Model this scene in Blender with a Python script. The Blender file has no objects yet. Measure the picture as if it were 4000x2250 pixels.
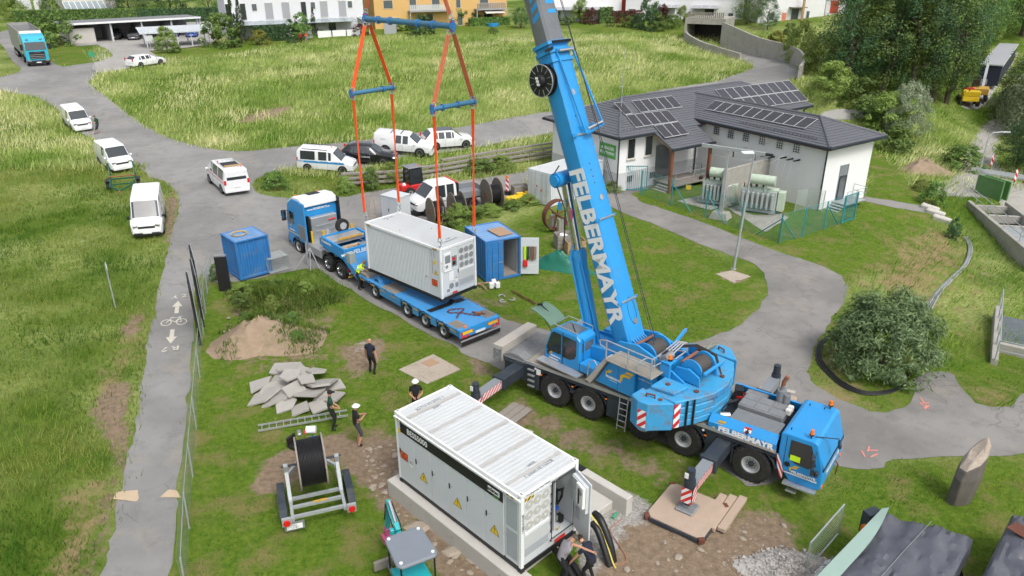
import bpy,bmesh,math,random
import numpy as np
from mathutils import Vector,Matrix,Euler
R_=math.radians
SC=bpy.context.scene
COL=SC.collection
random.seed(7);RNG=np.random.default_rng(7)
# camera
PITCH,ROLL,FPX,CAMZ=R_(24.07),R_(-0.19),2933.0,17.5
_cp,_sp,_cr,_sr=math.cos(PITCH),math.sin(PITCH),math.cos(ROLL),math.sin(ROLL)
_r0,_u0,CF=np.array([1,0,0.]),np.array([0,_sp,_cp]),np.array([0,_cp,-_sp])
CR,CU=_cr*_r0+_sr*_u0,-_sr*_r0+_cr*_u0
CAM=np.array([0,0,CAMZ])
cd=bpy.data.cameras.new('camera');cam=bpy.data.objects.new('camera',cd);COL.objects.link(cam)
cd.sensor_width=36;cd.lens=FPX/4000*36;cd.clip_end=3000;cd.clip_start=0.5
cam.matrix_world=Matrix(((CR[0],CU[0],-CF[0],0),(CR[1],CU[1],-CF[1],0),(CR[2],CU[2],-CF[2],CAMZ),(0,0,0,1)))
SC.camera=cam
# light
SUN_EL,SUN_AZ=R_(54),R_(-60)
w=bpy.data.worlds.new('World');SC.world=w;w.use_nodes=True
nt=w.node_tree;bg=nt.nodes['Background']
sky=nt.nodes.new('ShaderNodeTexSky');sky.sky_type='NISHITA';sky.sun_disc=False
sky.sun_elevation=SUN_EL;sky.sun_rotation=R_(90)-SUN_AZ
sky.air_density=1.0;sky.dust_density=4.0;sky.ozone_density=1.0
hs=nt.nodes.new('ShaderNodeHueSaturation');hs.inputs['Saturation'].default_value=0.34
nt.links.new(sky.outputs[0],hs.inputs['Color']);nt.links.new(hs.outputs[0],bg.inputs[0]);bg.inputs[1].default_value=0.15
sd=bpy.data.lights.new('sun','SUN');sd.energy=1.3;sd.angle=R_(17);sd.color=(1.0,0.965,0.91)
so=bpy.data.objects.new('sun',sd);COL.objects.link(so)
_sv=Vector((math.cos(SUN_EL)*math.cos(SUN_AZ),math.cos(SUN_EL)*math.sin(SUN_AZ),math.sin(SUN_EL)))
so.rotation_euler=_sv.to_track_quat('Z','Y').to_euler();so.location=(40,-40,80)
VS=SC.view_settings;VS.view_transform='Standard';VS.look='None';VS.gamma=1;VS.use_curve_mapping=False
VS.exposure=0.42
CY=SC.cycles;CY.max_bounces=4;CY.diffuse_bounces=2;CY.glossy_bounces=2;CY.transmission_bounces=2;CY.transparent_max_bounces=6;CY.caustics_reflective=False;CY.caustics_refractive=False;CY.use_adaptive_sampling=True;CY.adaptive_threshold=.04
# materials
MATS={}
def nod(nt,t,**k):
 n=nt.nodes.new(t)
 for a,b in k.items():
  if a.startswith('i_'):
   a=a[2:];n.inputs[int(a)if a.isdigit()else a.replace('_',' ')].default_value=b
  else:setattr(n,a,b)
 return n
def c4(c):return(c[0],c[1],c[2],1)
def mat(name,col,rough=.5,metal=0,var=.1,sc=2.5,bump=0,bsc=30,dirt=0,dcol=(.12,.1,.08),dsc=1.6,coat=0,col2=None,emit=None):
 if name in MATS:return MATS[name]
 m=bpy.data.materials.new(name);m.use_nodes=True;nt=m.node_tree;L=nt.links.new
 p=nt.nodes['Principled BSDF'];tc=nod(nt,'ShaderNodeTexCoord')
 no=nod(nt,'ShaderNodeTexNoise',i_Scale=sc,i_Detail=3.0,i_Roughness=.6);L(tc.outputs['Object'],no.inputs['Vector'])
 mx=nod(nt,'ShaderNodeMix',data_type='RGBA')
 a=[max(0,x*(1-var))for x in col];b=col2 or[min(1,x*(1+var))for x in col]
 mx.inputs[6].default_value=c4(a);mx.inputs[7].default_value=c4(b);L(no.outputs['Fac'],mx.inputs[0])
 out=mx.outputs[2]
 if dirt:
  n2=nod(nt,'ShaderNodeTexNoise',i_Scale=dsc,i_Detail=5.0,i_Roughness=.7);L(tc.outputs['Object'],n2.inputs['Vector'])
  rp=nod(nt,'ShaderNodeMapRange',i_1=.5,i_2=.75,i_3=0,i_4=dirt);L(n2.outputs['Fac'],rp.inputs[0])
  m2=nod(nt,'ShaderNodeMix',data_type='RGBA');m2.inputs[7].default_value=c4(dcol);L(out,m2.inputs[6]);L(rp.outputs[0],m2.inputs[0]);out=m2.outputs[2]
 L(out,p.inputs['Base Color'])
 mr=nod(nt,'ShaderNodeMapRange',i_3=max(.02,rough-.08),i_4=min(1,rough+.1));L(no.outputs['Fac'],mr.inputs[0]);L(mr.outputs[0],p.inputs['Roughness'])
 p.inputs['Metallic'].default_value=metal
 if coat:p.inputs['Coat Weight'].default_value=coat;p.inputs['Coat Roughness'].default_value=.12
 if bump:
  n3=nod(nt,'ShaderNodeTexNoise',i_Scale=bsc,i_Detail=4.0);L(tc.outputs['Object'],n3.inputs['Vector'])
  bp=nod(nt,'ShaderNodeBump',i_Strength=bump,i_Distance=.02);L(n3.outputs['Fac'],bp.inputs['Height']);L(bp.outputs[0],p.inputs['Normal'])
 if emit:p.inputs['Emission Color'].default_value=c4(emit[:3]);p.inputs['Emission Strength'].default_value=emit[3]
 MATS[name]=m;return m
mat('blue',(.022,.285,.66),.4,var=.13,sc=.9,coat=.12,dirt=.42,dcol=(.09,.23,.40),dsc=1.1)
mat('blue_worn',(.045,.32,.60),.5,var=.16,sc=1.5,dirt=.85,dcol=(.2,.11,.06),dsc=2.2)
mat('blue_pale',(.06,.29,.62),.5,var=.14,sc=1.1,dirt=.4,dcol=(.2,.24,.28),dsc=1.4)
mat('blue_steel',(.05,.19,.33),.55,var=.25,sc=3,dirt=.8,dcol=(.14,.1,.07),dsc=3)
mat('blue_box',(.03,.18,.46),.5,var=.18,sc=1.4,dirt=.55,dcol=(.2,.19,.2),dsc=1.8)
mat('blue_boxtop',(.16,.31,.55),.55,var=.25,sc=1,dirt=.6,dcol=(.3,.24,.18),dsc=1.1)
mat('white',(.80,.81,.82),.35,var=.03,coat=.2)
mat('white_van',(.78,.79,.80),.28,var=.02,coat=.5)
mat('boxwhite',(.60,.63,.655),.42,var=.04,sc=.8,dirt=.1,dcol=(.4,.4,.38))
mat('boxside',(.585,.615,.65),.42,var=.03,sc=.7,dirt=.08,dcol=(.4,.4,.4))
mat('rooftop',(.55,.57,.575),.5,var=.05,sc=.6,dirt=.35,dcol=(.45,.43,.40),dsc=.9)
mat('seam',(.44,.43,.41),.7,var=.12,sc=5)
mat('offwhite',(.62,.6,.54),.6,var=.1)
mat('chassis',(.028,.038,.052),.5,var=.2,sc=3,dirt=.35,dcol=(.11,.1,.09))
mat('black',(.014,.014,.016),.5,var=.2)
mat('rubber',(.022,.021,.021),.82,var=.25,sc=8,dirt=.6,dcol=(.075,.065,.055),dsc=5,bump=.25,bsc=60)
mat('glass',(.03,.038,.042),.04,var=.1,sc=1,coat=1)
mat('glass_mid',(.11,.13,.14),.06,var=.25,sc=1.5,coat=1)
mat('alu',(.55,.56,.57),.42,metal=.65,var=.1,sc=4)
mat('galv',(.42,.45,.46),.5,metal=.35,var=.18,sc=6,dirt=.2,dcol=(.3,.3,.3))
mat('steel',(.30,.31,.32),.5,metal=.5,var=.2,sc=5)
mat('chrome',(.7,.7,.72),.16,metal=1,var=.05)
mat('rim',(.50,.51,.53),.45,metal=.3,var=.12,sc=6,dirt=.3,dcol=(.16,.14,.13))
mat('grey',(.22,.24,.26),.5,var=.12)
mat('greydeck',(.20,.205,.21),.75,var=.2,sc=6,dirt=.4,dcol=(.1,.09,.08))
mat('checker',(.30,.27,.22),.65,var=.2,sc=14,dirt=.3,dcol=(.12,.1,.08))
mat('beige',(.43,.40,.355),.6,var=.08,dirt=.25,dcol=(.3,.28,.25))
mat('orange',(.85,.105,.02),.6,var=.16,sc=6,dirt=.2,dcol=(.45,.08,.04))
mat('orange_sign',(.83,.11,.02),.5,var=.06)
mat('amber',(.85,.20,.01),.25,var=.05)
mat('amber_dim',(.62,.26,.03),.4,var=.1)
mat('red',(.60,.025,.025),.4,var=.08)
mat('redlamp',(.62,.012,.012),.2,var=.1,coat=.5)
mat('yellow',(.83,.55,.02),.45,var=.08)
mat('logo_yellow',(.80,.50,.015),.45,var=.06)
mat('ochre',(.55,.33,.06),.6,var=.2,sc=5)
mat('teal',(.012,.39,.44),.35,var=.08,coat=.3,dirt=.15,dcol=(.1,.15,.15))
mat('teal_truck',(.03,.40,.56),.3,var=.06,coat=.4)
mat('teal_fence',(.03,.25,.28),.5,var=.15,sc=4)
mat('green_dark',(.012,.10,.055),.5,var=.2,sc=3)
mat('green_sign',(.09,.36,.07),.5,var=.06)
mat('green_paint',(.09,.22,.07),.55,var=.15,dirt=.3)
mat('green_tarp',(.012,.14,.095),.38,var=.22,sc=2.2,bump=.3,bsc=5)
mat('sage',(.46,.55,.44),.5,var=.1,sc=3,dirt=.3,dcol=(.3,.3,.25))
mat('sage_grey',(.36,.40,.39),.55,var=.1,sc=3,dirt=.3,dcol=(.2,.2,.18))
mat('pink',(.45,.09,.2),.5,var=.15)
mat('rust',(.13,.045,.028),.85,var=.35,sc=5,dirt=.5,dcol=(.22,.11,.06),dsc=4,bump=.3)
mat('rust_light',(.25,.1,.05),.85,var=.35,sc=8)
mat('oldwood',(.20,.165,.135),.85,var=.35,sc=7,dirt=.5,dcol=(.06,.05,.045),dsc=5,bump=.35,bsc=25)
mat('wood',(.42,.27,.14),.75,var=.25,sc=6,bump=.2,bsc=20)
mat('wood_pale',(.52,.39,.24),.75,var=.2,sc=6,bump=.2,bsc=20)
mat('wood_grey',(.27,.245,.215),.85,var=.22,sc=6,dirt=.3,dcol=(.12,.1,.09),bump=.3,bsc=22)
mat('mdf',(.38,.245,.155),.75,var=.1)
mat('padwood',(.42,.325,.25),.8,var=.14,sc=2,dirt=.35,dcol=(.28,.22,.18),dsc=1.4,bump=.2)
mat('concrete',(.50,.48,.44),.85,var=.09,sc=2,dirt=.25,dcol=(.36,.33,.29),bump=.2,bsc=40)
mat('concrete_old',(.36,.345,.31),.9,var=.18,sc=2.2,dirt=.6,dcol=(.19,.18,.15),dsc=.9,bump=.35,bsc=30)
mat('concrete_slab',(.40,.34,.28),.9,var=.16,sc=3,dirt=.4,dcol=(.24,.19,.145),dsc=1.5,bump=.3)
mat('rubble',(.36,.345,.315),.9,var=.16,sc=3,dirt=.45,dcol=(.32,.28,.23),dsc=2.2,bump=.35,bsc=25)
mat('asphalt_broken',(.035,.034,.034),.95,var=.3,sc=12,bump=.4)
mat('rock',(.13,.115,.10),.9,var=.3,sc=2.5,dirt=.6,dcol=(.09,.085,.08),dsc=1.6,bump=.6,bsc=9)
mat('rock_face',(.42,.345,.28),.9,var=.25,sc=4,dirt=.6,dcol=(.62,.58,.5),dsc=3,bump=.6,bsc=10)
mat('stone',(.33,.28,.22),.9,var=.25,sc=4,bump=.4,bsc=14)
mat('wall_white',(.80,.80,.81),.85,var=.03,sc=1.2,dirt=.12,dcol=(.6,.59,.58),dsc=.5)
mat('wall_plinth',(.55,.56,.58),.85,var=.06,dirt=.25,dcol=(.4,.4,.4))
mat('wall_house',(.68,.69,.71),.85,var=.03,dirt=.1,dcol=(.5,.5,.5))
mat('wall_ochre',(.66,.42,.16),.85,var=.04,dirt=.12,dcol=(.5,.34,.16))
mat('wall_grey',(.34,.35,.37),.8,var=.08)
mat('roof_tile',(.115,.12,.135),.55,var=.14,sc=5,dirt=.2,dcol=(.12,.12,.12))
mat('solar',(.034,.03,.036),.22,var=.15,sc=9,coat=.4)
mat('solar_frame',(.66,.67,.68),.4,metal=.4,var=.05)
mat('frame_brown',(.22,.075,.03),.6,var=.15)
mat('gutter',(.024,.03,.04),.5,var=.1)
mat('hivis',(.62,.95,.02),.6,var=.06)
mat('skin',(.50,.26,.17),.6,var=.08)
mat('skin_pink',(.56,.30,.22),.6,var=.08)
mat('cloth_black',(.012,.012,.014),.9,var=.3)
mat('cloth_navy',(.014,.018,.035),.9,var=.25)
mat('cloth_green',(.008,.055,.03),.9,var=.25)
mat('cloth_grey',(.25,.235,.26),.9,var=.12)
mat('cloth_olive',(.09,.075,.055),.9,var=.2)
mat('cloth_red',(.55,.05,.03),.9,var=.12)
mat('cloth_maroon',(.30,.02,.04),.9,var=.12)
mat('cloth_short',(.06,.06,.075),.9,var=.2)
mat('cloth_blue',(.05,.14,.36),.9,var=.2)
mat('tarp_grey',(.085,.09,.11),.42,var=.22,sc=1.3,bump=1.0,bsc=4.5,dirt=.35,dcol=(.17,.17,.19),dsc=1.2)
mat('tarp_mint',(.36,.50,.43),.42,var=.08,sc=1.5,bump=.2,bsc=4)
mat('hair_dark',(.015,.011,.009),.8,var=.3)
mat('hair_fair',(.35,.24,.14),.8,var=.3)
mat('cable_black',(.013,.013,.015),.45,var=.2)
mat('wire_red',(.40,.16,.09),.7,var=.2)
mat('strap_yellow',(.66,.55,.12),.6,var=.15)
mat('paint_road',(.58,.55,.47),.85,var=.14,sc=7,dirt=.55,dcol=(.27,.265,.255),dsc=6)
mat('paint_pink',(.66,.24,.20),.85,var=.2,sc=9)
mat('plastic_green',(.06,.32,.18),.2,var=.2)
mat('red_house',(.42,.055,.035),.8,var=.08)
mat('salmon',(.72,.22,.12),.8,var=.05)
mat('awning',(.55,.58,.60),.4,var=.06)
mat('patio_glass',(.26,.31,.33),.12,var=.2,sc=1)
mat('car_black',(.012,.012,.016),.2,var=.1,coat=.8)
mat('car_blue',(.02,.09,.45),.2,var=.1,coat=.8)
mat('car_grey',(.10,.10,.11),.25,var=.1,coat=.6)
mat('stripe_blue',(.03,.26,.58),.35,var=.05)
mat('bark',(.10,.08,.06),.95,var=.3,sc=5,bump=.5,bsc=12)
mat('water',(.10,.12,.125),.08,var=.3,sc=.8,bump=.5,bsc=2.5)
# mesh builder
def unit(a):
 a=np.asarray(a,float);n=np.linalg.norm(a);return a/n if n>1e-9 else a
def basis(d):
 d=unit(d);up=np.array([0,0,1.])if abs(d[2])<.95 else np.array([1.,0,0])
 s=unit(np.cross(up,d));return d,s,np.cross(d,s)
class B:
 def __init__(s):s.v=[];s.f=[];s.m=[]
 def add(s,vs,fs,mi=0):
  k=len(s.v);s.v+=[tuple(float(c)for c in q)for q in vs];s.f+=[tuple(i+k for i in f)for f in fs];s.m+=[mi]*len(fs);return s
 def hexa(s,q,mi=0):return s.add(q,[(0,3,2,1),(4,5,6,7),(0,1,5,4),(1,2,6,5),(2,3,7,6),(3,0,4,7)],mi)
 def box(s,c,d,rz=0,mi=0,tx=1,ty=1,mat=None):
  h=[(-1,-1,-1),(1,-1,-1),(1,1,-1),(-1,1,-1),(-1,-1,1),(1,-1,1),(1,1,1),(-1,1,1)];cz,sz=math.cos(rz),math.sin(rz);q=[]
  for a,b,e in h:
   x,y,z=a*d[0]/2*(tx if e>0 else 1),b*d[1]/2*(ty if e>0 else 1),e*d[2]/2
   if mat is not None:v=mat@Vector((x,y,z));q.append((v.x+c[0],v.y+c[1],v.z+c[2]))
   else:q.append((c[0]+x*cz-y*sz,c[1]+x*sz+y*cz,c[2]+z))
  return s.hexa(q,mi)
 def bb(s,x0,x1,y0,y1,z0,z1,mi=0):return s.box(((x0+x1)/2,(y0+y1)/2,(z0+z1)/2),(abs(x1-x0),abs(y1-y0),abs(z1-z0)),0,mi)
 def bar(s,p,q,w,h=None,mi=0,side=None):
  h=h or w;p=np.asarray(p,float);q=np.asarray(q,float);d,a,b=basis(q-p)
  if side is not None:a=unit(np.asarray(side,float)-d*np.dot(side,d));b=np.cross(d,a)
  r=[]
  for e in(p,q):
   for i,j in((-1,-1),(1,-1),(1,1),(-1,1)):r.append(e+a*i*w/2+b*j*h/2)
  return s.hexa(r,mi)
 def cyl(s,p,q,r,r2=None,n=12,mi=0,cap=True):
  r2=r if r2 is None else r2;p=np.asarray(p,float);q=np.asarray(q,float);d,a,b=basis(q-p);vs=[]
  for e,rr in((p,r),(q,r2)):
   for i in range(n):t=2*math.pi*i/n;vs.append(e+(a*math.cos(t)+b*math.sin(t))*rr)
  fs=[(i,(i+1)%n,n+(i+1)%n,n+i)for i in range(n)]
  if cap:fs+=[tuple(range(n-1,-1,-1)),tuple(range(n,2*n))]
  return s.add(vs,fs,mi)
 def ringlathe(s,prof,p,ax,n=20,mi=0,closed=False):
  p=np.asarray(p,float);d,a,b=basis(ax);vs=[]
  for o,r in prof:
   for i in range(n):t=2*math.pi*i/n;vs.append(p+d*o+(a*math.cos(t)+b*math.sin(t))*max(r,1e-4))
  fs=[];K=len(prof)
  for k in range(K if closed else K-1):
   k2=(k+1)%K
   for i in range(n):fs.append((k*n+i,k*n+(i+1)%n,k2*n+(i+1)%n,k2*n+i))
  return s.add(vs,fs,mi)
 def tube(s,pts,r,n=6,mi=0,closed=False):
  pts=[np.asarray(p,float)for p in pts];N=len(pts);vs=[]
  pa=None
  for i,p in enumerate(pts):
   t=unit(pts[(i+1)%N]-pts[i-1])if closed else unit(pts[min(i+1,N-1)]-pts[max(i-1,0)])
   if pa is None:_,a,b=basis(t)
   else:
    a=unit(pa-t*np.dot(pa,t));b=np.cross(t,a)
   pa=a;rr=r[i]if isinstance(r,(list,tuple))else r
   for j in range(n):u=2*math.pi*j/n;vs.append(p+(a*math.cos(u)+b*math.sin(u))*rr)
  fs=[]
  for i in range(N if closed else N-1):
   k=(i+1)%N
   for j in range(n):fs.append((i*n+j,i*n+(j+1)%n,k*n+(j+1)%n,k*n+j))
  if not closed:fs+=[tuple(range(n-1,-1,-1)),tuple((N-1)*n+j for j in range(n))]
  return s.add(vs,fs,mi)
 def ext(s,poly,a0,a1,axis='y',mi=0,poly2=None):
  q=lambda u,v,a:{'y':(u,a,v),'z':(u,v,a),'x':(a,u,v)}[axis]
  n=len(poly);p2=poly2 or poly
  vs=[q(u,v,a0)for u,v in poly]+[q(u,v,a1)for u,v in p2]
  return s.add(vs,[(i,(i+1)%n,n+(i+1)%n,n+i)for i in range(n)]+[tuple(range(n-1,-1,-1)),tuple(range(n,2*n))],mi)
 def loft(s,rings,mi=0,cap=True):
  n=len(rings[0]);vs=[p for r in rings for p in r];fs=[]
  for k in range(len(rings)-1):
   for i in range(n):fs.append((k*n+i,k*n+(i+1)%n,(k+1)*n+(i+1)%n,(k+1)*n+i))
  if cap:fs+=[tuple(range(n-1,-1,-1)),tuple((len(rings)-1)*n+i for i in range(n))]
  return s.add(vs,fs,mi)
 def quad(s,*q,mi=0):return s.add(q,[tuple(range(len(q)))],mi)
 def xf(s,M):
  s.v=[tuple(M@Vector(v))for v in s.v];return s
 def o(s,name,mats,parent=None,smooth=False,bevel=0,seg=1,label=None,loc=None,rot=None,fix=True):
  me=bpy.data.meshes.new(name);me.from_pydata(s.v,[],s.f)
  if fix:
   bm=bmesh.new();bm.from_mesh(me);bmesh.ops.recalc_face_normals(bm,faces=bm.faces);bm.to_mesh(me);bm.free()
  if not isinstance(mats,(list,tuple)):mats=[mats]
  for m in mats:me.materials.append(MATS[m]if isinstance(m,str)else m)
  if len(mats)>1:me.polygons.foreach_set('material_index',s.m)
  if smooth:
   me.polygons.foreach_set('use_smooth',[True]*len(me.polygons));me.set_sharp_from_angle(angle=R_(38))
  ob=bpy.data.objects.new(name,me);COL.objects.link(ob)
  if parent is not None:ob.parent=parent
  if loc is not None:ob.location=loc
  if rot is not None:ob.rotation_euler=rot
  if bevel:
   b=ob.modifiers.new('bevel','BEVEL');b.width=bevel;b.segments=seg;b.limit_method='ANGLE';b.angle_limit=R_(40)
  if label:ob['label']=label
  return ob
def tag(o,label=None,cat=None,group=None,kind=None):
 if label:o['label']=label
 if cat:o['category']=cat
 if group:o['group']=group
 if kind:o['kind']=kind
 return o
def thing(name,label,cat,loc=(0,0,0),rz=0,group=None,rot=None):
 o=bpy.data.objects.new(name,None);o.empty_display_size=.3;COL.objects.link(o)
 o.location=tuple(float(c)for c in loc);o.rotation_euler=rot or(0,0,rz);return tag(o,label,cat,group)
def copy_tree(o,parent=None):
 c=o.copy();COL.objects.link(c);c.parent=parent
 if parent is not None:c.matrix_parent_inverse=o.matrix_parent_inverse
 for ch in list(o.children):copy_tree(ch,c)
 return c
WORK=bpy.data.scenes.new('workbench')
def baked(ob):
 WORK.collection.objects.link(ob)
 with bpy.context.temp_override(scene=WORK,view_layer=WORK.view_layers[0]):dg=bpy.context.evaluated_depsgraph_get();dg.update();me=bpy.data.meshes.new_from_object(ob.evaluated_get(dg))
 bpy.data.objects.remove(ob);return me
def text_mesh(txt,size=1,bold=.0,shear=0,sx=1,align='CENTER',extrude=.003):
 cu=bpy.data.curves.new('t','FONT');cu.body=txt;cu.size=size;cu.offset=bold;cu.shear=shear;cu.align_x=align;cu.align_y='CENTER';cu.extrude=extrude;cu.resolution_u=3
 ob=bpy.data.objects.new('t',cu);me=baked(ob);bpy.data.curves.remove(cu)
 if sx!=1:me.transform(Matrix.Diagonal((sx,1,1,1)))
 return me
def text(name,txt,mt,origin,xdir,ydir,size,parent=None,**k):
 me=text_mesh(txt,size,**k);x,y=Vector(unit(xdir)),Vector(unit(ydir));z=x.cross(y)
 M=Matrix(((x.x,y.x,z.x,origin[0]),(x.y,y.y,z.y,origin[1]),(x.z,y.z,z.z,origin[2]),(0,0,0,1)))
 me.transform(M);me.name=name;me.materials.clear();me.materials.append(MATS[mt])
 ob=bpy.data.objects.new(name,me);COL.objects.link(ob);ob.parent=parent;return ob
def crom(pts,k=4,closed=True):
 P=[np.asarray(p,float)for p in pts];n=len(P);out=[]
 for i in range(n if closed else n-1):
  g=(lambda j:P[j%n])if closed else(lambda j:P[min(max(j,0),n-1)])
  a,b,c,d=g(i-1),g(i),g(i+1),g(i+2)
  for j in range(k):
   t=j/k;out.append(.5*(2*b+(c-a)*t+(2*a-5*b+4*c-d)*t*t+(3*b-a-3*c+d)*t**3))
 if not closed:out.append(P[-1])
 return out
# terrain
KV=4000/2576
def ray(x,y):
 d=CF*FPX+CR*(x*KV-2000)+CU*(1125-y*KV);return d/np.linalg.norm(d)
def zat(x,y,z):d=ray(x,y);return CAM+d*((z-CAMZ)/d[2])
SURV=[(250,1449,.1),(640,1449,0),(1288,1449,0),(1930,1449,0),(2576,1449,0),(0,1449,.3),(0,1100,.5),(320,1100,.05),(640,1100,0),(1288,1100,0),(1930,1100,0),(2250,1100,0),(2576,1060,-.1),(0,840,.9),(390,840,.25),(640,840,0),(1288,840,0),(1930,840,0),(2190,800,-.1),(2350,860,-.5),(2480,880,-.9),(2390,760,-1.0),(2550,760,-1.2),(0,640,1.1),(400,600,.9),(580,640,.35),(840,640,.05),(1288,640,0),(1930,640,0),(2200,620,0),(2300,620,-.3),(2430,640,-1.2),(2500,560,-1.2),(0,500,1.4),(400,480,1.2),(580,500,1.1),(780,520,.3),(1100,480,.05),(1330,450,.0),(1500,470,0),(1930,520,0),(2180,500,0),(2330,500,-.3),(2420,470,-.9),(2560,480,-.9),(150,300,2.4),(330,330,1.9),(480,400,1.5),(640,420,1.35),(760,410,1.2),(930,390,1.2),(1100,368,1.2),(1288,330,1.25),(1450,290,1.3),(1000,460,.45),(1250,420,.4),(640,300,2.4),(900,270,2.6),(1288,250,2.6),(1650,230,2.6),(1890,180,3.0),(1960,190,3.2),(700,200,3.8),(1288,170,4.0),(1700,140,4.3),(1870,150,3.4),(60,215,4.2),(110,165,4.7),(240,160,4.6),(400,140,4.7),(640,130,4.8),(1000,90,5.1),(1400,70,5.3),(1700,75,5.5),(2000,60,6.3),(0,90,5.6),(300,95,5.0),(2000,300,.6),(2180,290,.3),(2060,190,5.0),(2150,260,2.6),(2250,330,.6),(2300,300,1.0),(2400,270,.9),(2460,240,.9),(2520,150,1.5),(2250,230,3.4),(2180,140,5.6),(2330,440,-.4),(2420,350,-.6),(2470,300,-.3)]
_sp=np.array([zat(x,y,z)for x,y,z in SURV])
_sp=np.vstack([_sp,[(-70,8,.8),(-25,0,.2),(0,4,0),(30,4,0),(70,10,-.5),(70,30,-.8),(-90,60,2.5),(-110,100,5),(-120,150,6.5),(110,60,1.5),(110,110,7),(70,140,8),(0,175,6.5),(-60,175,6.5),(60,190,8.5),(120,190,10),(-120,200,7.5)]])
def _k(r2):return np.where(r2>1e-9,.5*r2*np.log(np.maximum(r2,1e-9)),0)
_n=len(_sp);_A=np.zeros((_n+3,_n+3));_d2=((_sp[:,None,:2]-_sp[None,:,:2])**2).sum(2)
_A[:_n,:_n]=_k(_d2)+np.eye(_n)*6.0;_A[:_n,_n:]=np.c_[np.ones(_n),_sp[:,:2]];_A[_n:,:_n]=_A[:_n,_n:].T
_w=np.linalg.solve(_A,np.r_[_sp[:,2],0,0,0])
def H(x,y):
 x=np.atleast_1d(np.asarray(x,float));y=np.atleast_1d(np.asarray(y,float));sh=x.shape;q=np.c_[x.ravel(),y.ravel()];out=np.empty(len(q))
 for i in range(0,len(q),20000):
  c=q[i:i+20000];d2=((c[:,None]-_sp[None,:,:2])**2).sum(2);out[i:i+20000]=_k(d2)@_w[:_n]+_w[_n]+c@_w[_n+1:]
 r=np.hypot((q[:,0]-5)/135,(q[:,1]-85)/125);t=np.clip((r-.8)/.5,0,1);t=t*t*(3-2*t)
 return(out*(1-t)+7*t*np.clip((q[:,1]+40)/150,-.1,1)).reshape(sh)
_hx,_hy=np.arange(-170,181,.75),np.arange(-20,281,.75);_HX,_HY=np.meshgrid(_hx,_hy);_HG=H(_HX,_HY);_Hfull=H
def H(x,y):
 x=np.atleast_1d(np.asarray(x,float));y=np.atleast_1d(np.asarray(y,float))
 u=np.clip((x+170)/.75,0,len(_hx)-1.001);v=np.clip((y+20)/.75,0,len(_hy)-1.001);i=u.astype(int);j=v.astype(int);a=u-i;b=v-j
 r=(_HG[j,i]*(1-a)+_HG[j,i+1]*a)*(1-b)+(_HG[j+1,i]*(1-a)+_HG[j+1,i+1]*a)*b
 far=(x<-170)|(x>179)|(y<-20)|(y>279)
 if far.any():r[far]=_Hfull(x[far],y[far])
 return r
def hz(x,y):return float(H(x,y)[0])
_T=np.r_[np.linspace(14,80,500),np.linspace(80.3,260,420)]
def g(x,y,dz=0.0):
 d=ray(x,y);P=CAM+d*_T[:,None];s=P[:,2]-H(P[:,0],P[:,1])-dz;i=int(np.argmax(s<0))or len(_T)-1
 a=s[i-1]/(s[i-1]-s[i]+1e-9);return P[i-1]*(1-a)+P[i]*a
def poly(pts,k=3):return np.array([g(x,y)[:2]for x,y in(crom(pts,k)if k>1 else pts)])
def sdf(P,X,Y):
 lo,hi=P.min(0)-2.5,P.max(0)+2.5;bx=(X>lo[0])&(X<hi[0])&(Y>lo[1])&(Y<hi[1])
 if not bx.all():
  r=np.full(X.shape,-9.)
  if bx.any():r[bx]=sdf(P,X[bx],Y[bx])
  return r
 ins=np.zeros(X.shape,bool);d=np.full(X.shape,1e9);n=len(P)
 for i in range(n):
  x0,y0=P[i];x1,y1=P[(i+1)%n]
  c=((y0>Y)!=(y1>Y));ins^=c&(X<(x1-x0)*(Y-y0)/((y1-y0)if abs(y1-y0)>1e-9 else 1e-9)+x0)
  dx,dy=x1-x0,y1-y0;t=np.clip(((X-x0)*dx+(Y-y0)*dy)/max(dx*dx+dy*dy,1e-9),0,1);d=np.minimum(d,np.hypot(X-x0-t*dx,Y-y0-t*dy))
 return np.where(ins,d,-d)
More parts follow.
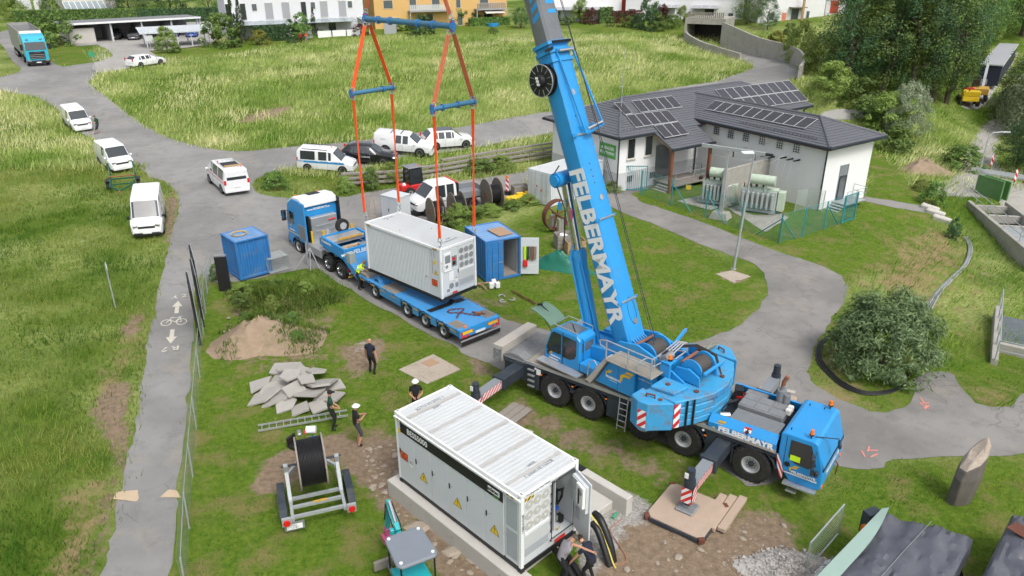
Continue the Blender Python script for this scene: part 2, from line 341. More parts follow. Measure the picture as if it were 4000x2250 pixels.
ROADS={'road':[(-60,200),(0,194),(40,184),(52,173),(30,152),(5,112),(-14,92),(20,76),(75,95),(140,163),(190,163),(235,158),(242,172),(236,196),(222,205),(240,225),(275,250),(320,285),(370,320),(420,345),(470,362),(520,372),(580,380),(640,379),(760,366),(894,356),(1019,337),(1144,322),(1288,296),(1373,282),(1470,265),(1590,240),(1718,217),(1788,207),(1838,192),(1886,174),(1893,165),(1868,152),(1830,120),(1905,130),(1975,150),(2010,175),(2005,197),(1960,212),(1840,235),(1700,262),(1560,290),(1480,310),(1388,335),(1288,352),(1194,372),(1069,390),(994,400),(932,420),(844,434),(752,426),(676,436),(640,455),(636,470),(655,488),(724,499),(780,500),(870,495),(919,484),(1030,468),(1144,457),(1288,437),(1335,430),(1330,462),(1262,500),(1150,545),(1080,570),(1000,575),(960,640),(930,730),(876,724),(819,689),(779,675),(706,688),(644,702),(560,712),(520,706),(505,690),(492,724),(484,790),(486,844),(485,874),(480,949),(472,999),(466,1086),(457,1161),(445,1236),(442,1286),(437,1361),(425,1448),(415,1560),(225,1560),(255,1448),(267,1398),(285,1336),(297,1261),(310,1221),(325,1136),(337,1086),(347,1037),(355,987),(362,937),(367,887),(375,844),(386,799),(395,762),(400,724),(410,687),(422,637),(430,600),(440,557),(452,502),(430,470),(410,455),(375,444),(340,415),(290,395),(235,350),(170,318),(150,280),(110,252),(60,238),(0,228),(-60,222)],'forecourt':[(235,159),(285,142),(245,113),(190,116),(215,70),(520,50),(535,112),(376,129),(425,158),(320,173),(246,184)],'driveway':[(870,560),(930,560),(1000,600),(1120,720),(1200,760),(1262,800),(1310,815),(1400,838),(1560,868),(1738,862),(1813,840),(1863,817),(1908,775),(1932,728),(1920,687),(1888,660),(1838,643),(1763,615),(1688,583),(1613,553),(1545,526),(1500,500),(1480,470),(1560,440),(1640,430),(1640,470),(1590,486),(1600,497),(1613,509),(1663,524),(1713,542),(1788,567),(1850,592),(1932,624),(1994,645),(2052,664),(2092,682),(2117,697),(2131,722),(2127,754),(2102,786),(2082,824),(2057,856),(2044,886),(2034,936),(2039,956),(2062,976),(2114,1006),(2157,1024),(2207,1039),(2272,1026),(2300,985),(2310,945),(2390,938),(2407,961),(2427,989),(2470,1021),(2532,1021),(2576,994),(2680,950),(2680,1145),(2576,1143),(2357,1151),(2250,1158),(2207,1180),(2122,1176),(2070,1165),(1990,1200),(1900,1226),(1863,1211),(1763,1143),(1650,1110),(1500,1030),(1380,965),(1264,931),(1219,909),(1169,894),(1139,868),(1069,836),(1006,798),(944,768),(894,735),(850,690)],'garden_path':[(2165,492),(2195,498),(2330,520),(2338,536),(2300,532),(2160,504)],'back_lane':[(2060,290),(2100,276),(2180,278),(2200,285),(2170,296),(2100,304),(2050,312)],'far_track':[(2418,268),(2440,250),(2475,215),(2500,170),(2530,135),(2560,132),(2540,170),(2510,215),(2480,262),(2450,276)],'concrete_apron':[(2520,497),(2576,480),(2640,480),(2640,640),(2576,590),(2518,528)],}
RW={k:poly(v,3 if k in('road','driveway')else 2)for k,v in ROADS.items()}
MASK={'soil':[([(545,720),(640,695),(720,720),(850,760),(870,840),(830,930),(700,960),(560,930),(535,830)],.42,1.2),([(850,880),(930,850),(990,860),(960,920),(900,960),(850,930)],.75,1),([(1170,890),(1230,900),(1240,945),(1180,935)],.7,.6),([(860,1120),(1000,1100),(1012,1250),(1100,1340),(1260,1448),(1330,1560),(1190,1560),(1060,1390),(960,1270),(880,1190)],1,.7),([(628,1240),(650,1195),(715,1130),(860,1090),(900,1140),(760,1190),(700,1245)],.95,.6),([(1480,1420),(1500,1340),(1580,1310),(1660,1285),(1800,1330),(1880,1290),(1960,1290),(1990,1340),(2000,1400),(2070,1460),(2000,1600),(1450,1600)],1,.9),([(1250,1000),(1400,1030),(1560,1120),(1760,1190),(1700,1240),(1480,1160),(1300,1070)],.62,1.2),([(340,985),(330,1040),(330,1086),(318,1130),(305,1200),(290,1260),(275,1340),(258,1400),(225,1500),(195,1500),(245,1340),(262,1240),(285,1160),(262,1110),(226,1010),(300,960)],.8,.5),([(345,770),(330,800),(300,830),(320,860),(352,850),(362,800)],.6,.5),([(430,470),(452,505),(440,560),(428,625),(412,600),(415,520)],.8,.5),([(598,305),(650,278),(735,266),(720,285),(660,302),(620,310)],.8,1.2),([(1120,735),(1250,740),(1330,760),(1200,790)],.45,1),([(890,1060),(1000,1080),(990,1110),(900,1090)],.5,.6),([(1700,640),(1660,700),(1800,710),(1888,700),(1860,688)],.15,1),([(1800,690),(1842,682),(1888,698),(1850,716)],.8,.4),([(2280,440),(2310,395),(2345,400),(2360,440),(2330,445)],.9,.6),([(0,190),(50,178),(40,190),(0,200)],.7,.6),([(80,238),(130,258),(150,285),(130,262)],.6,.5),([(1290,1000),(1320,985),(1340,1060),(1290,1080)],.8,.5)],'gravel':[([(1455,1440),(1470,1290),(1540,1235),(1610,1250),(1650,1295),(1580,1330),(1540,1390),(1500,1440)],.95,.5),([(2330,480),(2400,440),(2415,405),(2445,355),(2490,300),(2540,300),(2505,370),(2520,420),(2590,470),(2590,510),(2480,498),(2400,495)],.9,.8),([(1560,1100),(1700,1150),(1860,1225),(1900,1240),(1840,1215),(1700,1170)],.5,.6),([(870,870),(920,850),(960,870),(930,910)],.4,.5),([(2470,600),(2440,700),(2400,780),(2390,850),(2430,850),(2470,760),(2500,680)],.38,1.5),([(235,158),(262,150),(290,140),(250,115),(235,118)],.6,1)],'lawn':[([(490,760),(540,705),(700,690),(900,740),(1150,870),(1300,940),(1400,1000),(2040,1250),(2100,1170),(2576,1150),(2750,1150),(2750,1700),(430,1700),(445,1240),(480,950)],1,.6),([(1290,560),(1420,520),(1545,528),(1763,618),(1930,730),(1860,820),(1730,870),(1400,840),(1262,800),(1160,740),(1280,690)],1,.8),([(1600,500),(1700,470),(2200,505),(2330,520),(2335,570),(2260,640),(2125,715),(1950,632),(1613,510)],1,.6),([(2170,375),(2215,380),(2320,490),(2330,515),(2180,495)],1,.6),([(2034,950),(2045,880),(2110,760),(2300,780),(2380,900),(2300,980),(2210,1040)],.8,.8),([(2390,930),(2500,850),(2600,960),(2520,1022),(2440,1010)],.8,.8),([(560,130),(700,118),(980,90),(1500,72),(1720,100),(1700,60),(1000,70),(600,100)],1,3),([(128,108),(190,116),(238,158),(140,165)],1,.7),([(1600,480),(1700,440),(1960,480),(2160,500),(2120,560),(1950,610)],1,.6),([(380,128),(520,118),(640,112),(640,130),(430,150)],1,1.5),([(1880,80),(1990,90),(2060,160),(2000,170),(1850,130)],.4,3)],'dry':[([(2240,610),(2330,560),(2390,565),(2440,640),(2430,700),(2350,775),(2270,745),(2120,722),(2200,665)],.62,1.6),([(300,820),(345,770),(360,830),(330,930),(280,1000),(230,1020),(270,930)],.7,.8),([(150,1250),(250,1200),(262,1300),(200,1448),(130,1448),(170,1330)],.8,1),([(2100,830),(2040,900),(2040,1000),(2220,1040),(2180,1000)],.5,.8),([(2390,700),(2470,640),(2500,720),(2450,850),(2390,900)],.45,1.5),([(480,950),(520,940),(500,1100),(470,1240),(455,1448),(440,1448),(450,1240)],.5,.3),([(2420,960),(2560,960),(2530,1020),(2460,1015)],.5,.8)],}
def _axis(lo,a,b,hi,f,gr):
 mid=list(np.arange(a,b,f));out=[];s=f;x=mid[-1]
 while x<hi:s*=gr;x+=s;out.append(x)
 left=[];s=f;x=a
 while x>lo:s*=gr;x-=s;left.append(x)
 return np.array(left[::-1]+mid+out)
_gx=_axis(-900,-24,32,900,.34,1.035);_gy=_axis(-60,10,56,1300,.34,1.03)
GX,GY=np.meshgrid(_gx,_gy);GZ=H(GX,GY)
fx,fy=GX.ravel(),GY.ravel();NEAR=(fx>-130)&(fx<130)&(fy>5)&(fy<210)
onroad=np.full(fx.shape,-9.)
for k,P in RW.items():onroad[NEAR]=np.maximum(onroad[NEAR],sdf(P,fx[NEAR],fy[NEAR]))
col=np.zeros((len(fx),4),np.float32);GM={}
for ci,kk in enumerate(('soil','gravel','lawn','dry')):
 GM[kk]=[]
 for pts,st,soft in MASK[kk]:
  P=poly(pts,2);GM[kk].append((P,st,soft));v=np.clip(sdf(P,fx[NEAR],fy[NEAR])/(soft*1.7)+.5,0,1)*st;col[NEAR,ci]=np.maximum(col[NEAR,ci],v)
def mask_at(kk,X,Y):
 r=np.zeros(X.shape)
 for P,st,soft in GM[kk]:r=np.maximum(r,np.clip(sdf(P,X,Y)/soft+.5,0,1)*st)
 return r
def road_at(X,Y):
 r=np.full(X.shape,-9.)
 for P in RW.values():r=np.maximum(r,sdf(P,X,Y))
 return r
gz=GZ.ravel()-.12*np.clip((onroad-.25)/.5,0,1)
def vnoise(x,y,s,seed):
 r=np.random.default_rng(seed);T=r.random((64,64));u,v=x/s,y/s;i,j=np.floor(u).astype(int),np.floor(v).astype(int);a,b=u-i,v-j;a=a*a*(3-2*a);b=b*b*(3-2*b)
 q=lambda m,n:T[(m)%64,(n)%64]
 return(q(i,j)*(1-a)+q(i+1,j)*a)*(1-b)+(q(i,j+1)*(1-a)+q(i+1,j+1)*a)*b-.5
def micro(X,Y,onr):return np.where(onr<-.2,(vnoise(X,Y,2.3,1)*.10+vnoise(X,Y,.8,2)*.06)*np.clip((-onr-.2),0,1),0)
gz=gz+np.where(NEAR,micro(fx,fy,onroad),0)
def gh(x,y):
 X,Y=np.array([x],float),np.array([y],float);return float(H(X,Y)[0]+micro(X,Y,road_at(X,Y))[0])
def ghv(X,Y):return H(X,Y)+micro(X,Y,road_at(X,Y))
nx,ny=len(_gx),len(_gy)
me=bpy.data.meshes.new('ground');me.vertices.add(nx*ny);me.vertices.foreach_set('co',np.c_[fx,fy,gz].astype(np.float32).ravel())
_i=(np.arange(ny-1)[:,None]*nx+np.arange(nx-1)[None,:]).ravel();_q=np.c_[_i,_i+1,_i+nx+1,_i+nx].astype(np.int32)
me.loops.add(len(_q)*4);me.loops.foreach_set('vertex_index',_q.ravel());me.polygons.add(len(_q));me.polygons.foreach_set('loop_start',np.arange(0,len(_q)*4,4,dtype=np.int32));me.polygons.foreach_set('use_smooth',np.ones(len(_q),bool));me.update(calc_edges=True)
at_=me.color_attributes.new('mask','FLOAT_COLOR','POINT');at_.data.foreach_set('color',col.ravel())
m=bpy.data.materials.new('ground');m.use_nodes=True;nt=m.node_tree;L=nt.links.new;p=nt.nodes['Principled BSDF'];p.inputs['Roughness'].default_value=.95;p.inputs['Specular IOR Level'].default_value=.15
tc=nod(nt,'ShaderNodeTexCoord');va=nod(nt,'ShaderNodeVertexColor',layer_name='mask');sep=nod(nt,'ShaderNodeSeparateColor');L(va.outputs['Color'],sep.inputs[0])
def noi(s,d=6,r=.6):
 n=nod(nt,'ShaderNodeTexNoise',i_Scale=s,i_Detail=float(d),i_Roughness=r);L(tc.outputs['Object'],n.inputs['Vector']);return n.outputs['Fac']
def mixc(f,a,b):
 x=nod(nt,'ShaderNodeMix',data_type='RGBA')
 for i,q in((0,f),(6,a),(7,b)):
  if isinstance(q,(tuple,float)):x.inputs[i].default_value=q if isinstance(q,float)else c4(q)
  else:L(q,x.inputs[i])
 return x.outputs[2]
def rmp(f,a,b,lo=0.,hi=1.):
 x=nod(nt,'ShaderNodeMapRange',i_1=a,i_2=b,i_3=lo,i_4=hi);L(f,x.inputs[0]);return x.outputs[0]
def mth(op,a,b):
 x=nod(nt,'ShaderNodeMath',operation=op,use_clamp=False)
 for i,q in enumerate((a,b)):
  if isinstance(q,float):x.inputs[i].default_value=q
  else:L(q,x.inputs[i])
 return x.outputs[0]
n_big,n_mid,n_fine,n_vf=noi(.12,2),noi(.7,3),noi(4.5,4,.65),noi(28,3,.7)
grass=mixc(rmp(n_mid,.35,.68),(.07,.135,.012),(.14,.20,.028));grass=mixc(rmp(n_big,.42,.62),grass,mixc(rmp(n_fine,.4,.62),(.20,.26,.06),(.36,.39,.15)))
lawn=mixc(rmp(n_fine,.36,.64),(.075,.15,.012),(.15,.215,.026));lawn=mixc(rmp(n_mid,.5,.68,0,.7),lawn,(.25,.195,.09))
lawn=mixc(rmp(n_vf,.45,.72,0,.45),lawn,(.045,.085,.008));grass=mixc(rmp(n_vf,.45,.7,0,.5),grass,(.045,.075,.010))
base=mixc(sep.outputs['Blue'],grass,lawn)
dryf=rmp(mth('ADD',va.outputs['Alpha'],mth('MULTIPLY',mth('SUBTRACT',noi(.9,6,.78),.5),2.4)),.35,.75);base=mixc(dryf,base,mixc(rmp(n_vf,.35,.7),(.235,.175,.085),(.36,.275,.15)))
soilc=mixc(rmp(n_fine,.3,.7),(.175,.125,.082),(.31,.235,.165));soilc=mixc(rmp(n_vf,.58,.72,0,.7),soilc,(.42,.36,.29))
soilf=rmp(mth('ADD',sep.outputs['Red'],mth('MULTIPLY',mth('SUBTRACT',noi(1.1,5,.75),.5),1.5)),.36,.58);base=mixc(soilf,base,soilc)
vor=nod(nt,'ShaderNodeTexVoronoi',i_Scale=16.0);L(tc.outputs['Object'],vor.inputs['Vector']);gs=nod(nt,'ShaderNodeSeparateColor');L(vor.outputs['Color'],gs.inputs[0])
grav=mixc(gs.outputs[0],(.26,.25,.23),(.46,.44,.41));gravf=rmp(mth('ADD',sep.outputs['Green'],mth('MULTIPLY',mth('SUBTRACT',noi(1.4,5,.75),.5),1.5)),.4,.62);base=mixc(gravf,base,grav)
L(base,p.inputs['Base Color'])
bp=nod(nt,'ShaderNodeBump',i_Strength=.6,i_Distance=.09);L(mth('ADD',n_vf,n_fine),bp.inputs['Height']);L(bp.outputs[0],p.inputs['Normal']);MATS['ground']=m
me.materials.append(m);ground=bpy.data.objects.new('ground',me);COL.objects.link(ground);tag(ground,'grassy uneven ground with bare soil and gravel patches',kind='structure')
def asphalt(name,ca,cb,crack=1.0):
 global nt,L,tc
 m=bpy.data.materials.new(name);m.use_nodes=True;nt=m.node_tree;L=nt.links.new;p=nt.nodes['Principled BSDF'];p.inputs['Roughness'].default_value=.9;p.inputs['Specular IOR Level'].default_value=.25
 tc=nod(nt,'ShaderNodeTexCoord');a=mixc(rmp(noi(.22,3),.38,.62),ca,cb);a=mixc(rmp(noi(1.3,4,.7),.5,.72,0,.55),a,tuple(x*.66 for x in ca));a=mixc(rmp(noi(.34,5,.75),.55,.66,0,.5),a,(.30,.265,.215));a=mixc(rmp(noi(45,1),.3,.7,0,.35),a,tuple(x*1.25 for x in cb))
 wv=nod(nt,'ShaderNodeTexNoise',i_Scale=.9,i_Detail=3.0);L(tc.outputs['Object'],wv.inputs['Vector']);ad=nod(nt,'ShaderNodeVectorMath',operation='MULTIPLY_ADD');L(wv.outputs['Color'],ad.inputs[0]);ad.inputs[1].default_value=(1.6,1.6,0);L(tc.outputs['Object'],ad.inputs[2])
 vo=nod(nt,'ShaderNodeTexVoronoi',feature='DISTANCE_TO_EDGE',i_Scale=.42);L(ad.outputs[0],vo.inputs['Vector'])
 cr=mth('MULTIPLY',rmp(vo.outputs['Distance'],.004,.014,1,0),rmp(noi(.16,1),.54,.62));cr=mth('MULTIPLY',cr,.5*crack);a=mixc(cr,a,(.05,.05,.046))
 L(a,p.inputs['Base Color']);bp=nod(nt,'ShaderNodeBump',i_Strength=.25,i_Distance=.02);L(noi(60,1),bp.inputs['Height']);L(bp.outputs[0],p.inputs['Normal']);MATS[name]=m
asphalt('asphalt',(.185,.183,.178),(.265,.26,.252));asphalt('asphalt_yard',(.165,.16,.153),(.25,.24,.228),.6);asphalt('asphalt_light',(.30,.29,.275),(.36,.35,.33),.4)
def drape(name,P,mt,dz,step=.9,jit=.085,label=None,parent=None):
 P=np.asarray(P);r=np.random.default_rng(len(P));Q=[]
 for i in range(len(P)):
  a,b=P[i],P[(i+1)%len(P)];k=max(1,int(np.hypot(*(b-a))/(step*.6)))
  for j in range(k):Q.append(a+(b-a)*j/k+(r.random(2)-.5)*2*jit)
 Q=np.array(Q);bm=bmesh.new();vs=[bm.verts.new((q[0],q[1],0))for q in Q];bm.faces.new(vs)
 bmesh.ops.triangulate(bm,faces=bm.faces[:])
 for ax in(0,1):
  lo,hi=Q[:,ax].min(),Q[:,ax].max();nrm=(1,0,0)if ax==0 else(0,1,0);st=step if hi-lo<45 else step*1.8
  for c in np.arange(lo+st,hi,st):bmesh.ops.bisect_plane(bm,geom=bm.verts[:]+bm.edges[:]+bm.faces[:],plane_co=(c,c,0),plane_no=nrm,dist=1e-4)
 co=np.array([v.co[:2]for v in bm.verts]);z=H(co[:,0],co[:,1])
 for v,zz in zip(bm.verts,z):v.co.z=zz+dz
 bmesh.ops.recalc_face_normals(bm,faces=bm.faces)
 if sum(f.normal.z for f in bm.faces)<0:bmesh.ops.reverse_faces(bm,faces=bm.faces)
 me=bpy.data.meshes.new(name);bm.to_mesh(me);bm.free();me.materials.append(MATS[mt]);me.polygons.foreach_set('use_smooth',[True]*len(me.polygons));ob=bpy.data.objects.new(name,me);COL.objects.link(ob)
 if parent is not None:ob.parent=parent
 elif label:tag(ob,label,kind='structure')
 return ob
road=drape('road',RW['road'],'asphalt',.012,label='grey cracked asphalt road with cycle path')
drape('forecourt',RW['forecourt'],'asphalt_light',.05,label='pale asphalt forecourt in front of the carports')
drape('driveway',RW['driveway'],'asphalt_yard',.022,label='worn asphalt driveway curving past the crane')
drape('garden_path',RW['garden_path'],'asphalt_yard',.02,label='narrow asphalt path beside the powerhouse')
drape('back_lane',RW['back_lane'],'asphalt_light',.02,label='lane behind the powerhouse')
drape('far_track',RW['far_track'],'asphalt_light',.02,label='distant gravel lane along the wooded slope')
drape('concrete_apron',RW['concrete_apron'],'concrete_old',.03,label='concrete apron beside the sluice')
# shared bits
WCACHE={}
def wheel(parent,c,R,w,side=-1,rim='rim',rr=.58,lug=0,hub='chassis',name='wheel'):
 key=(R,w,side,rim,rr,lug,hub)
 if key not in WCACHE:
  t=B();h=w/2;q=R*rr
  t.ringlathe([(-h*.8,q),(-h,q*1.12),(-h,R*.9),(-h*.75,R),(h*.75,R),(h,R*.9),(h,q*1.12),(h*.8,q)],(0,0,0),(0,1,0),28,closed=True)
  if lug:
   for i in range(lug):
    for s in(-1,1):
     a=2*math.pi*(i+.25*s)/lug;d=np.array([math.cos(a),0,math.sin(a)]);t.bar(d*(R-.02)+np.array([0,s*.06*w,0]),d*(R-.02)+np.array([0,s*.5*w,0])+np.array([-d[2],0,d[0]])*.06,.05*R/.7,.06)
  r=B();s=side;prof=[(s*h*.92,q),(s*h*.95,q*.93),(s*h*.55,q*.86),(s*h*.42,q*.62),(s*h*.5,q*.5),(s*h*.5,q*.01)]
  r.ringlathe(prof,(0,0,0),(0,1,0),24);r.ringlathe([(-s*h*.8,q),(-s*h*.3,q*.05)],(0,0,0),(0,1,0),16)
  r.cyl((0,s*h*.5,0),(0,s*h*.78,0),q*.36,q*.3,14,1)
  for i in range(10):a=2*math.pi*i/10;r.cyl((math.cos(a)*q*.5,s*h*.45,math.sin(a)*q*.5),(math.cos(a)*q*.5,s*h*.62,math.sin(a)*q*.5),q*.06,None,6,1)
  to=t.o(name,'rubber',smooth=True);ro=r.o('rim',[rim,hub],to,smooth=True)
  WCACHE[key]=to;to.parent=parent;to.location=c;return to
 o=copy_tree(WCACHE[key],parent);o.location=c;return o
def clip_poly(P,n,d):
 out=[]
 for i in range(len(P)):
  a,b=P[i],P[(i+1)%len(P)];fa,fb=a[0]*n[0]+a[1]*n[1]-d,b[0]*n[0]+b[1]*n[1]-d
  if fa>=0:out.append(a)
  if fa*fb<0:t=fa/(fa-fb);out.append((a[0]+(b[0]-a[0])*t,a[1]+(b[1]-a[1])*t))
 return out
def hazard(name,parent,o,xd,yd,w,h,band=.14,slant=1,c1='red',c2='white',th=.006,outline=None):
 o=np.asarray(o,float);x,y=unit(xd),unit(yd);n=np.cross(x,y);b=B();rect=outline or[(0,0),(w,0),(w,h),(0,h)]
 f=lambda u,v,k:o+x*u+y*v+n*k
 b.add([f(u,v,th)for u,v in rect],[tuple(range(len(rect)))],1)
 nn=unit((1,slant));ks=[u*nn[0]+v*nn[1]for u,v in rect];t=min(ks)
 while t<max(ks):
  q=clip_poly(clip_poly(list(rect),nn,t),-nn,-(t+band/2))
  if len(q)>2:b.add([f(u,v,th*1.6)for u,v in q],[tuple(range(len(q)))],0)
  t+=band
 return b.o(name,[c1,c2],parent,fix=False)
def flogo(name,parent,o,xd,yd,s,mt='logo_yellow'):
 o=np.asarray(o,float);x,y=unit(xd),unit(yd);n=np.cross(x,y)*.006;b=B();f=lambda u,v:o+(x*u+y*v)*s+n
 for q in([(0,0),(.22,.12),(.22,.42),(.42,.55),(.85,.55),(1.0,.78),(.3,.78),(0,.55)],[(.38,.86),(1.05,.86),(1.25,1.1),(.62,1.1)]):b.add([f(u,v)for u,v in q],[tuple(range(len(q)))])
 return b.o(name,mt,parent,fix=False)
def rail(b,pts,r=.025,mi=0,n=6):return b.tube(pts,r,n,mi)
def ladder(name,parent,p,q,side,w=.4,n=6,mt='alu',r=.02):
 b=B();p,q,s=np.asarray(p,float),np.asarray(q,float),unit(side)*w/2
 b.cyl(p-s,q-s,r,None,6);b.cyl(p+s,q+s,r,None,6);ob=b.o(name,mt,parent)
 for i in range(n):
  t=(i+.6)/n;m_=p+(q-p)*t;B().cyl(m_-s,m_+s,r*.9,None,6).o('rung',mt,ob)
 return ob
# mobile crane
CO,CH=(2.555,28.014,0.02),R_(-36.6)
crane=thing('mobile_crane','big blue five-axle mobile crane with raised telescopic boom and white lettering','crane',CO,CH)
b=B();b.bb(-2.5,9.3,-.5,.5,.72,1.3);b.bb(-2.5,-1.35,-1.34,1.34,.66,1.45)
for x in(0,1.64,4.09,5.8,8.4):b.cyl((x,-1.1,.72),(x,1.1,.72),.13,None,8)
for x0,x1,z0 in((-1.35,-.8,.45),(2.5,3.28,.5),(6.66,7.05,.55),(7.65,7.7,.55)):
 for s in(-1,1):b.bb(x0,x1,s*1.0,s*1.36,z0,1.46)
b.o('carrier_frame','chassis',crane,bevel=.02)
b=B()
for s in(-1,1):
 for xc in(0,1.64,4.09,5.8,8.4):
  b.loft([[(xc+math.cos(a)*.88,s*.86,.72+math.sin(a)*.84),(xc+math.cos(a)*.88,s*1.36,.72+math.sin(a)*.84),(xc+math.cos(a)*.92,s*1.36,.72+math.sin(a)*.89),(xc+math.cos(a)*.92,s*.86,.72+math.sin(a)*.89)]for a in np.linspace(.25,math.pi-.25,9)])
 b.bb(-1.35,6.7,s*1.3,s*1.36,1.42,1.62);b.bb(6.7,9.25,s*1.3,s*1.36,1.42,1.58)
b.o('wheel_arch_skirt','chassis',crane)
b=B();b.bb(-1.4,6.65,-1.37,1.37,1.62,1.72);b.o('deck_plate','checker',crane,bevel=.01)
b=B()
for s in(-1,1):b.bb(-1.42,9.2,s*1.37,s*1.41,1.60,1.735)
b.o('deck_edge_strip','alu',crane)
b=B();b.bb(-2.72,-1.42,-1.3,1.3,1.46,1.58);b.ext([(-2.7,1.58),(-2.3,1.78),(-1.9,1.78),(-1.5,1.6)],-1.28,-.75);b.o('rear_deck','greydeck',crane,bevel=.02)
b=B();b.bb(-3.25,-2.73,-1.32,1.3,1.2,1.93);b.o('rear_storage_box','beige',crane,bevel=.015)
b=B()
for q in((-3.2,-2.78,1.25,1.3),(-3.2,-2.78,1.72,1.77)):b.bb(q[0],q[1],-1.36,-1.325,q[2],q[3])
for q in((-3.2,-3.15),(-2.83,-2.78)):b.bb(q[0],q[1],-1.36,-1.325,1.25,1.77)
b.bar((-3.18,-1.345,1.27),(-2.8,-1.345,1.75),.03);b.bar((-3.18,-1.347,1.75),(-2.8,-1.347,1.27),.03);b.bb(-3.08,-2.9,-1.35,-1.33,1.42,1.6);b.o('vent_grille','grey',crane)
b=B();b.bb(-2.6,-2.0,-1.36,-.9,.7,1.45);b.bb(-2.6,-2.0,-1.4,-1.37,1.38,1.42);b.o('rear_side_locker','chassis',crane,bevel=.02)
for x in(0,1.64,4.09,5.8,8.4):
 for s in(-1,1):wheel(crane,(x,s*1.13,.725),.725,.46,s,'rim',.47,26)
for i in range(4):B().bb(-1.32,-1.0,-1.44,-1.36,.55+i*.26,.61+i*.26).o('step','alu',crane)
for x in(3.0,):ladder('access_ladder',crane,(3.32,-1.62,.28),(3.3,-1.43,1.78),(1,0,0),.36,6)
b=B();b.bb(2.55,3.1,-1.372,-1.35,.62,1.3);b.o('locker_door','chassis',crane,bevel=.01)
for x in(-.7,.85,2.42,6.6):B().bb(x,x+.09,-1.385,-1.36,1.25,1.3).o('marker_lamp','amber',crane)
for x in(-.95,6.55):B().cyl((x,-1.39,1.48),(x,-1.36,1.48),.05,None,8).o('work_lamp','white',crane)
b=B();b.bb(-.9,-.68,-1.375,-1.362,1.22,1.5);b.o('notice_plate','white',crane)
def outrigger(x,s):
 b=B();b.bb(x-.27,x+.27,s*.2,s*2.75,.9,1.38);b.bb(x-.31,x+.31,s*2.62,s*2.78,.86,1.42)
 o=b.o('outrigger_beam','chassis',crane,bevel=.015)
 b=B();b.bb(x-.2,x+.2,s*2.4,s*4.15,.97,1.33);b.o('extension_beam','grey',o,bevel=.01)
 b=B();b.cyl((x,s*4.25,.55),(x,s*4.25,1.45),.19,None,16);b.cyl((x,s*4.25,1.45),(x,s*4.25,1.86),.15,.14,16);b.cyl((x,s*4.25,.22),(x,s*4.25,.6),.1,None,12);b.o('jack_leg','chassis',o,smooth=True)
 b=B();b.box((x,s*4.25,.29),(.66,.66,.06),0,0,.9,.9);b.box((x,s*4.25,.36),(.3,.24,.12));b.o('foot_plate','steel',o,bevel=.02)
 if s<0:
  hazard('hazard_board',o,(x+.205,-4.05,.98),(0,1,0),(0,0,1),1.2,.34,.16,-1);hazard('hazard_board',o,(x+.195,-4.42,.6),(0,1,0),(0,0,1),.36,.6,.2,-1)
  hazard('hazard_board',o,(x-.18,s*4.46,.6),(1,0,0),(0,0,1),.36,.6,.2,-1)
  B().bb(x-.15,x-.02,s*4.42,s*4.39,1.55,1.75).o('notice_plate','white',o)
 else:hazard('hazard_board',o,(x+.205,s*4.1,.98),(0,-1,0),(0,0,1),1.0,.34,.16,1)
for x in(-1.85,7.35):
 for s in(-1,1):outrigger(x,s)
b=B();b.ext([(-1.40,1.60),(-1.42,1.95),(-1.18,2.22),(-1.1,2.2),(-1.3,1.9),(-1.3,1.60)],6.72,9.18,'x');b.o('engine_side_panel','blue',crane,smooth=True)
b=B();b.ext([(1.40,1.60),(1.42,1.95),(1.3,2.25),(1.2,2.25),(1.3,1.9),(1.3,1.60)],6.72,9.18,'x');b.o('engine_side_panel','blue',crane)
b=B();b.bb(6.9,9.15,-1.2,1.25,1.72,1.95);b.o('engine_bed','black',crane)
b=B();b.bb(7.35,9.1,-1.12,-.28,1.95,2.16);b.o('radiator_grille','grey',crane)
for i in range(24):B().bb(7.4+i*.07,7.43+i*.07,-1.1,-.3,2.165,2.18).o('grille_slat','steel',crane)
b=B();b.bb(7.3,8.95,-.2,.8,1.95,2.3);b.o('cooler_cover','greydeck',crane,bevel=.03)
for i in range(3):
 for j in range(2):B().bb(7.38+i*.52,7.84+i*.52,-.14+j*.47,.27+j*.47,2.305,2.315).o('mesh_panel','steel',crane)
b=B();b.bb(7.2,8.0,.86,1.24,1.95,2.2);b.o('battery_box','greydeck',crane,bevel=.02)
b=B();b.cyl((8.5,.95,1.9),(8.5,.95,2.75),.17,None,16);b.cyl((8.72,.9,1.95),(8.72,.9,2.65),.13,None,14);b.cyl((8.5,.95,2.75),(8.55,.95,2.95),.1,.08,10);b.o('exhaust_muffler','steel',crane,smooth=True)
b=B();b.tube([(8.5,.95,2.8),(8.52,.95,3.1),(8.62,.95,3.35)],.08,8);b.o('exhaust_pipe','rust_light',crane,smooth=True)
b=B();b.box((8.72,1.05,2.72),(.42,.18,.03),.2);b.o('heat_shield','beige',crane)
b=B();b.cyl((6.95,-.95,2.05),(7.25,-.75,2.05),.12,None,12);b.o('air_filter','alu',crane,smooth=True)
for k in range(2):B().box((8.98,.35+k*.24,2.3),(.2,.2,.24)).o('fluid_tank','offwhite',crane,bevel=.03)
b=B();b.ext([(6.8,2.0),(6.95,2.45),(7.05,2.45),(6.95,2.0)],.4,.46);b.box((6.95,.9,2.15),(.3,.45,.3),.4);b.o('spare_bracket','black',crane)
B().box((7.0,.85,2.02),(.35,.4,.08)).o('warning_light_bar','red',crane)
for j in range(5):B().tube([(6.85,-.6+j*.06,2.0),(6.95,-.3+j*.05,2.22),(7.15,.1+j*.05,2.18),(7.3,.25+j*.04,2.0)],.022,5).o('hydraulic_hose','black',crane)
flogo('logo_mark',crane,(6.9,-1.415,1.72),(1,0,0),(0,.12,1),.38)
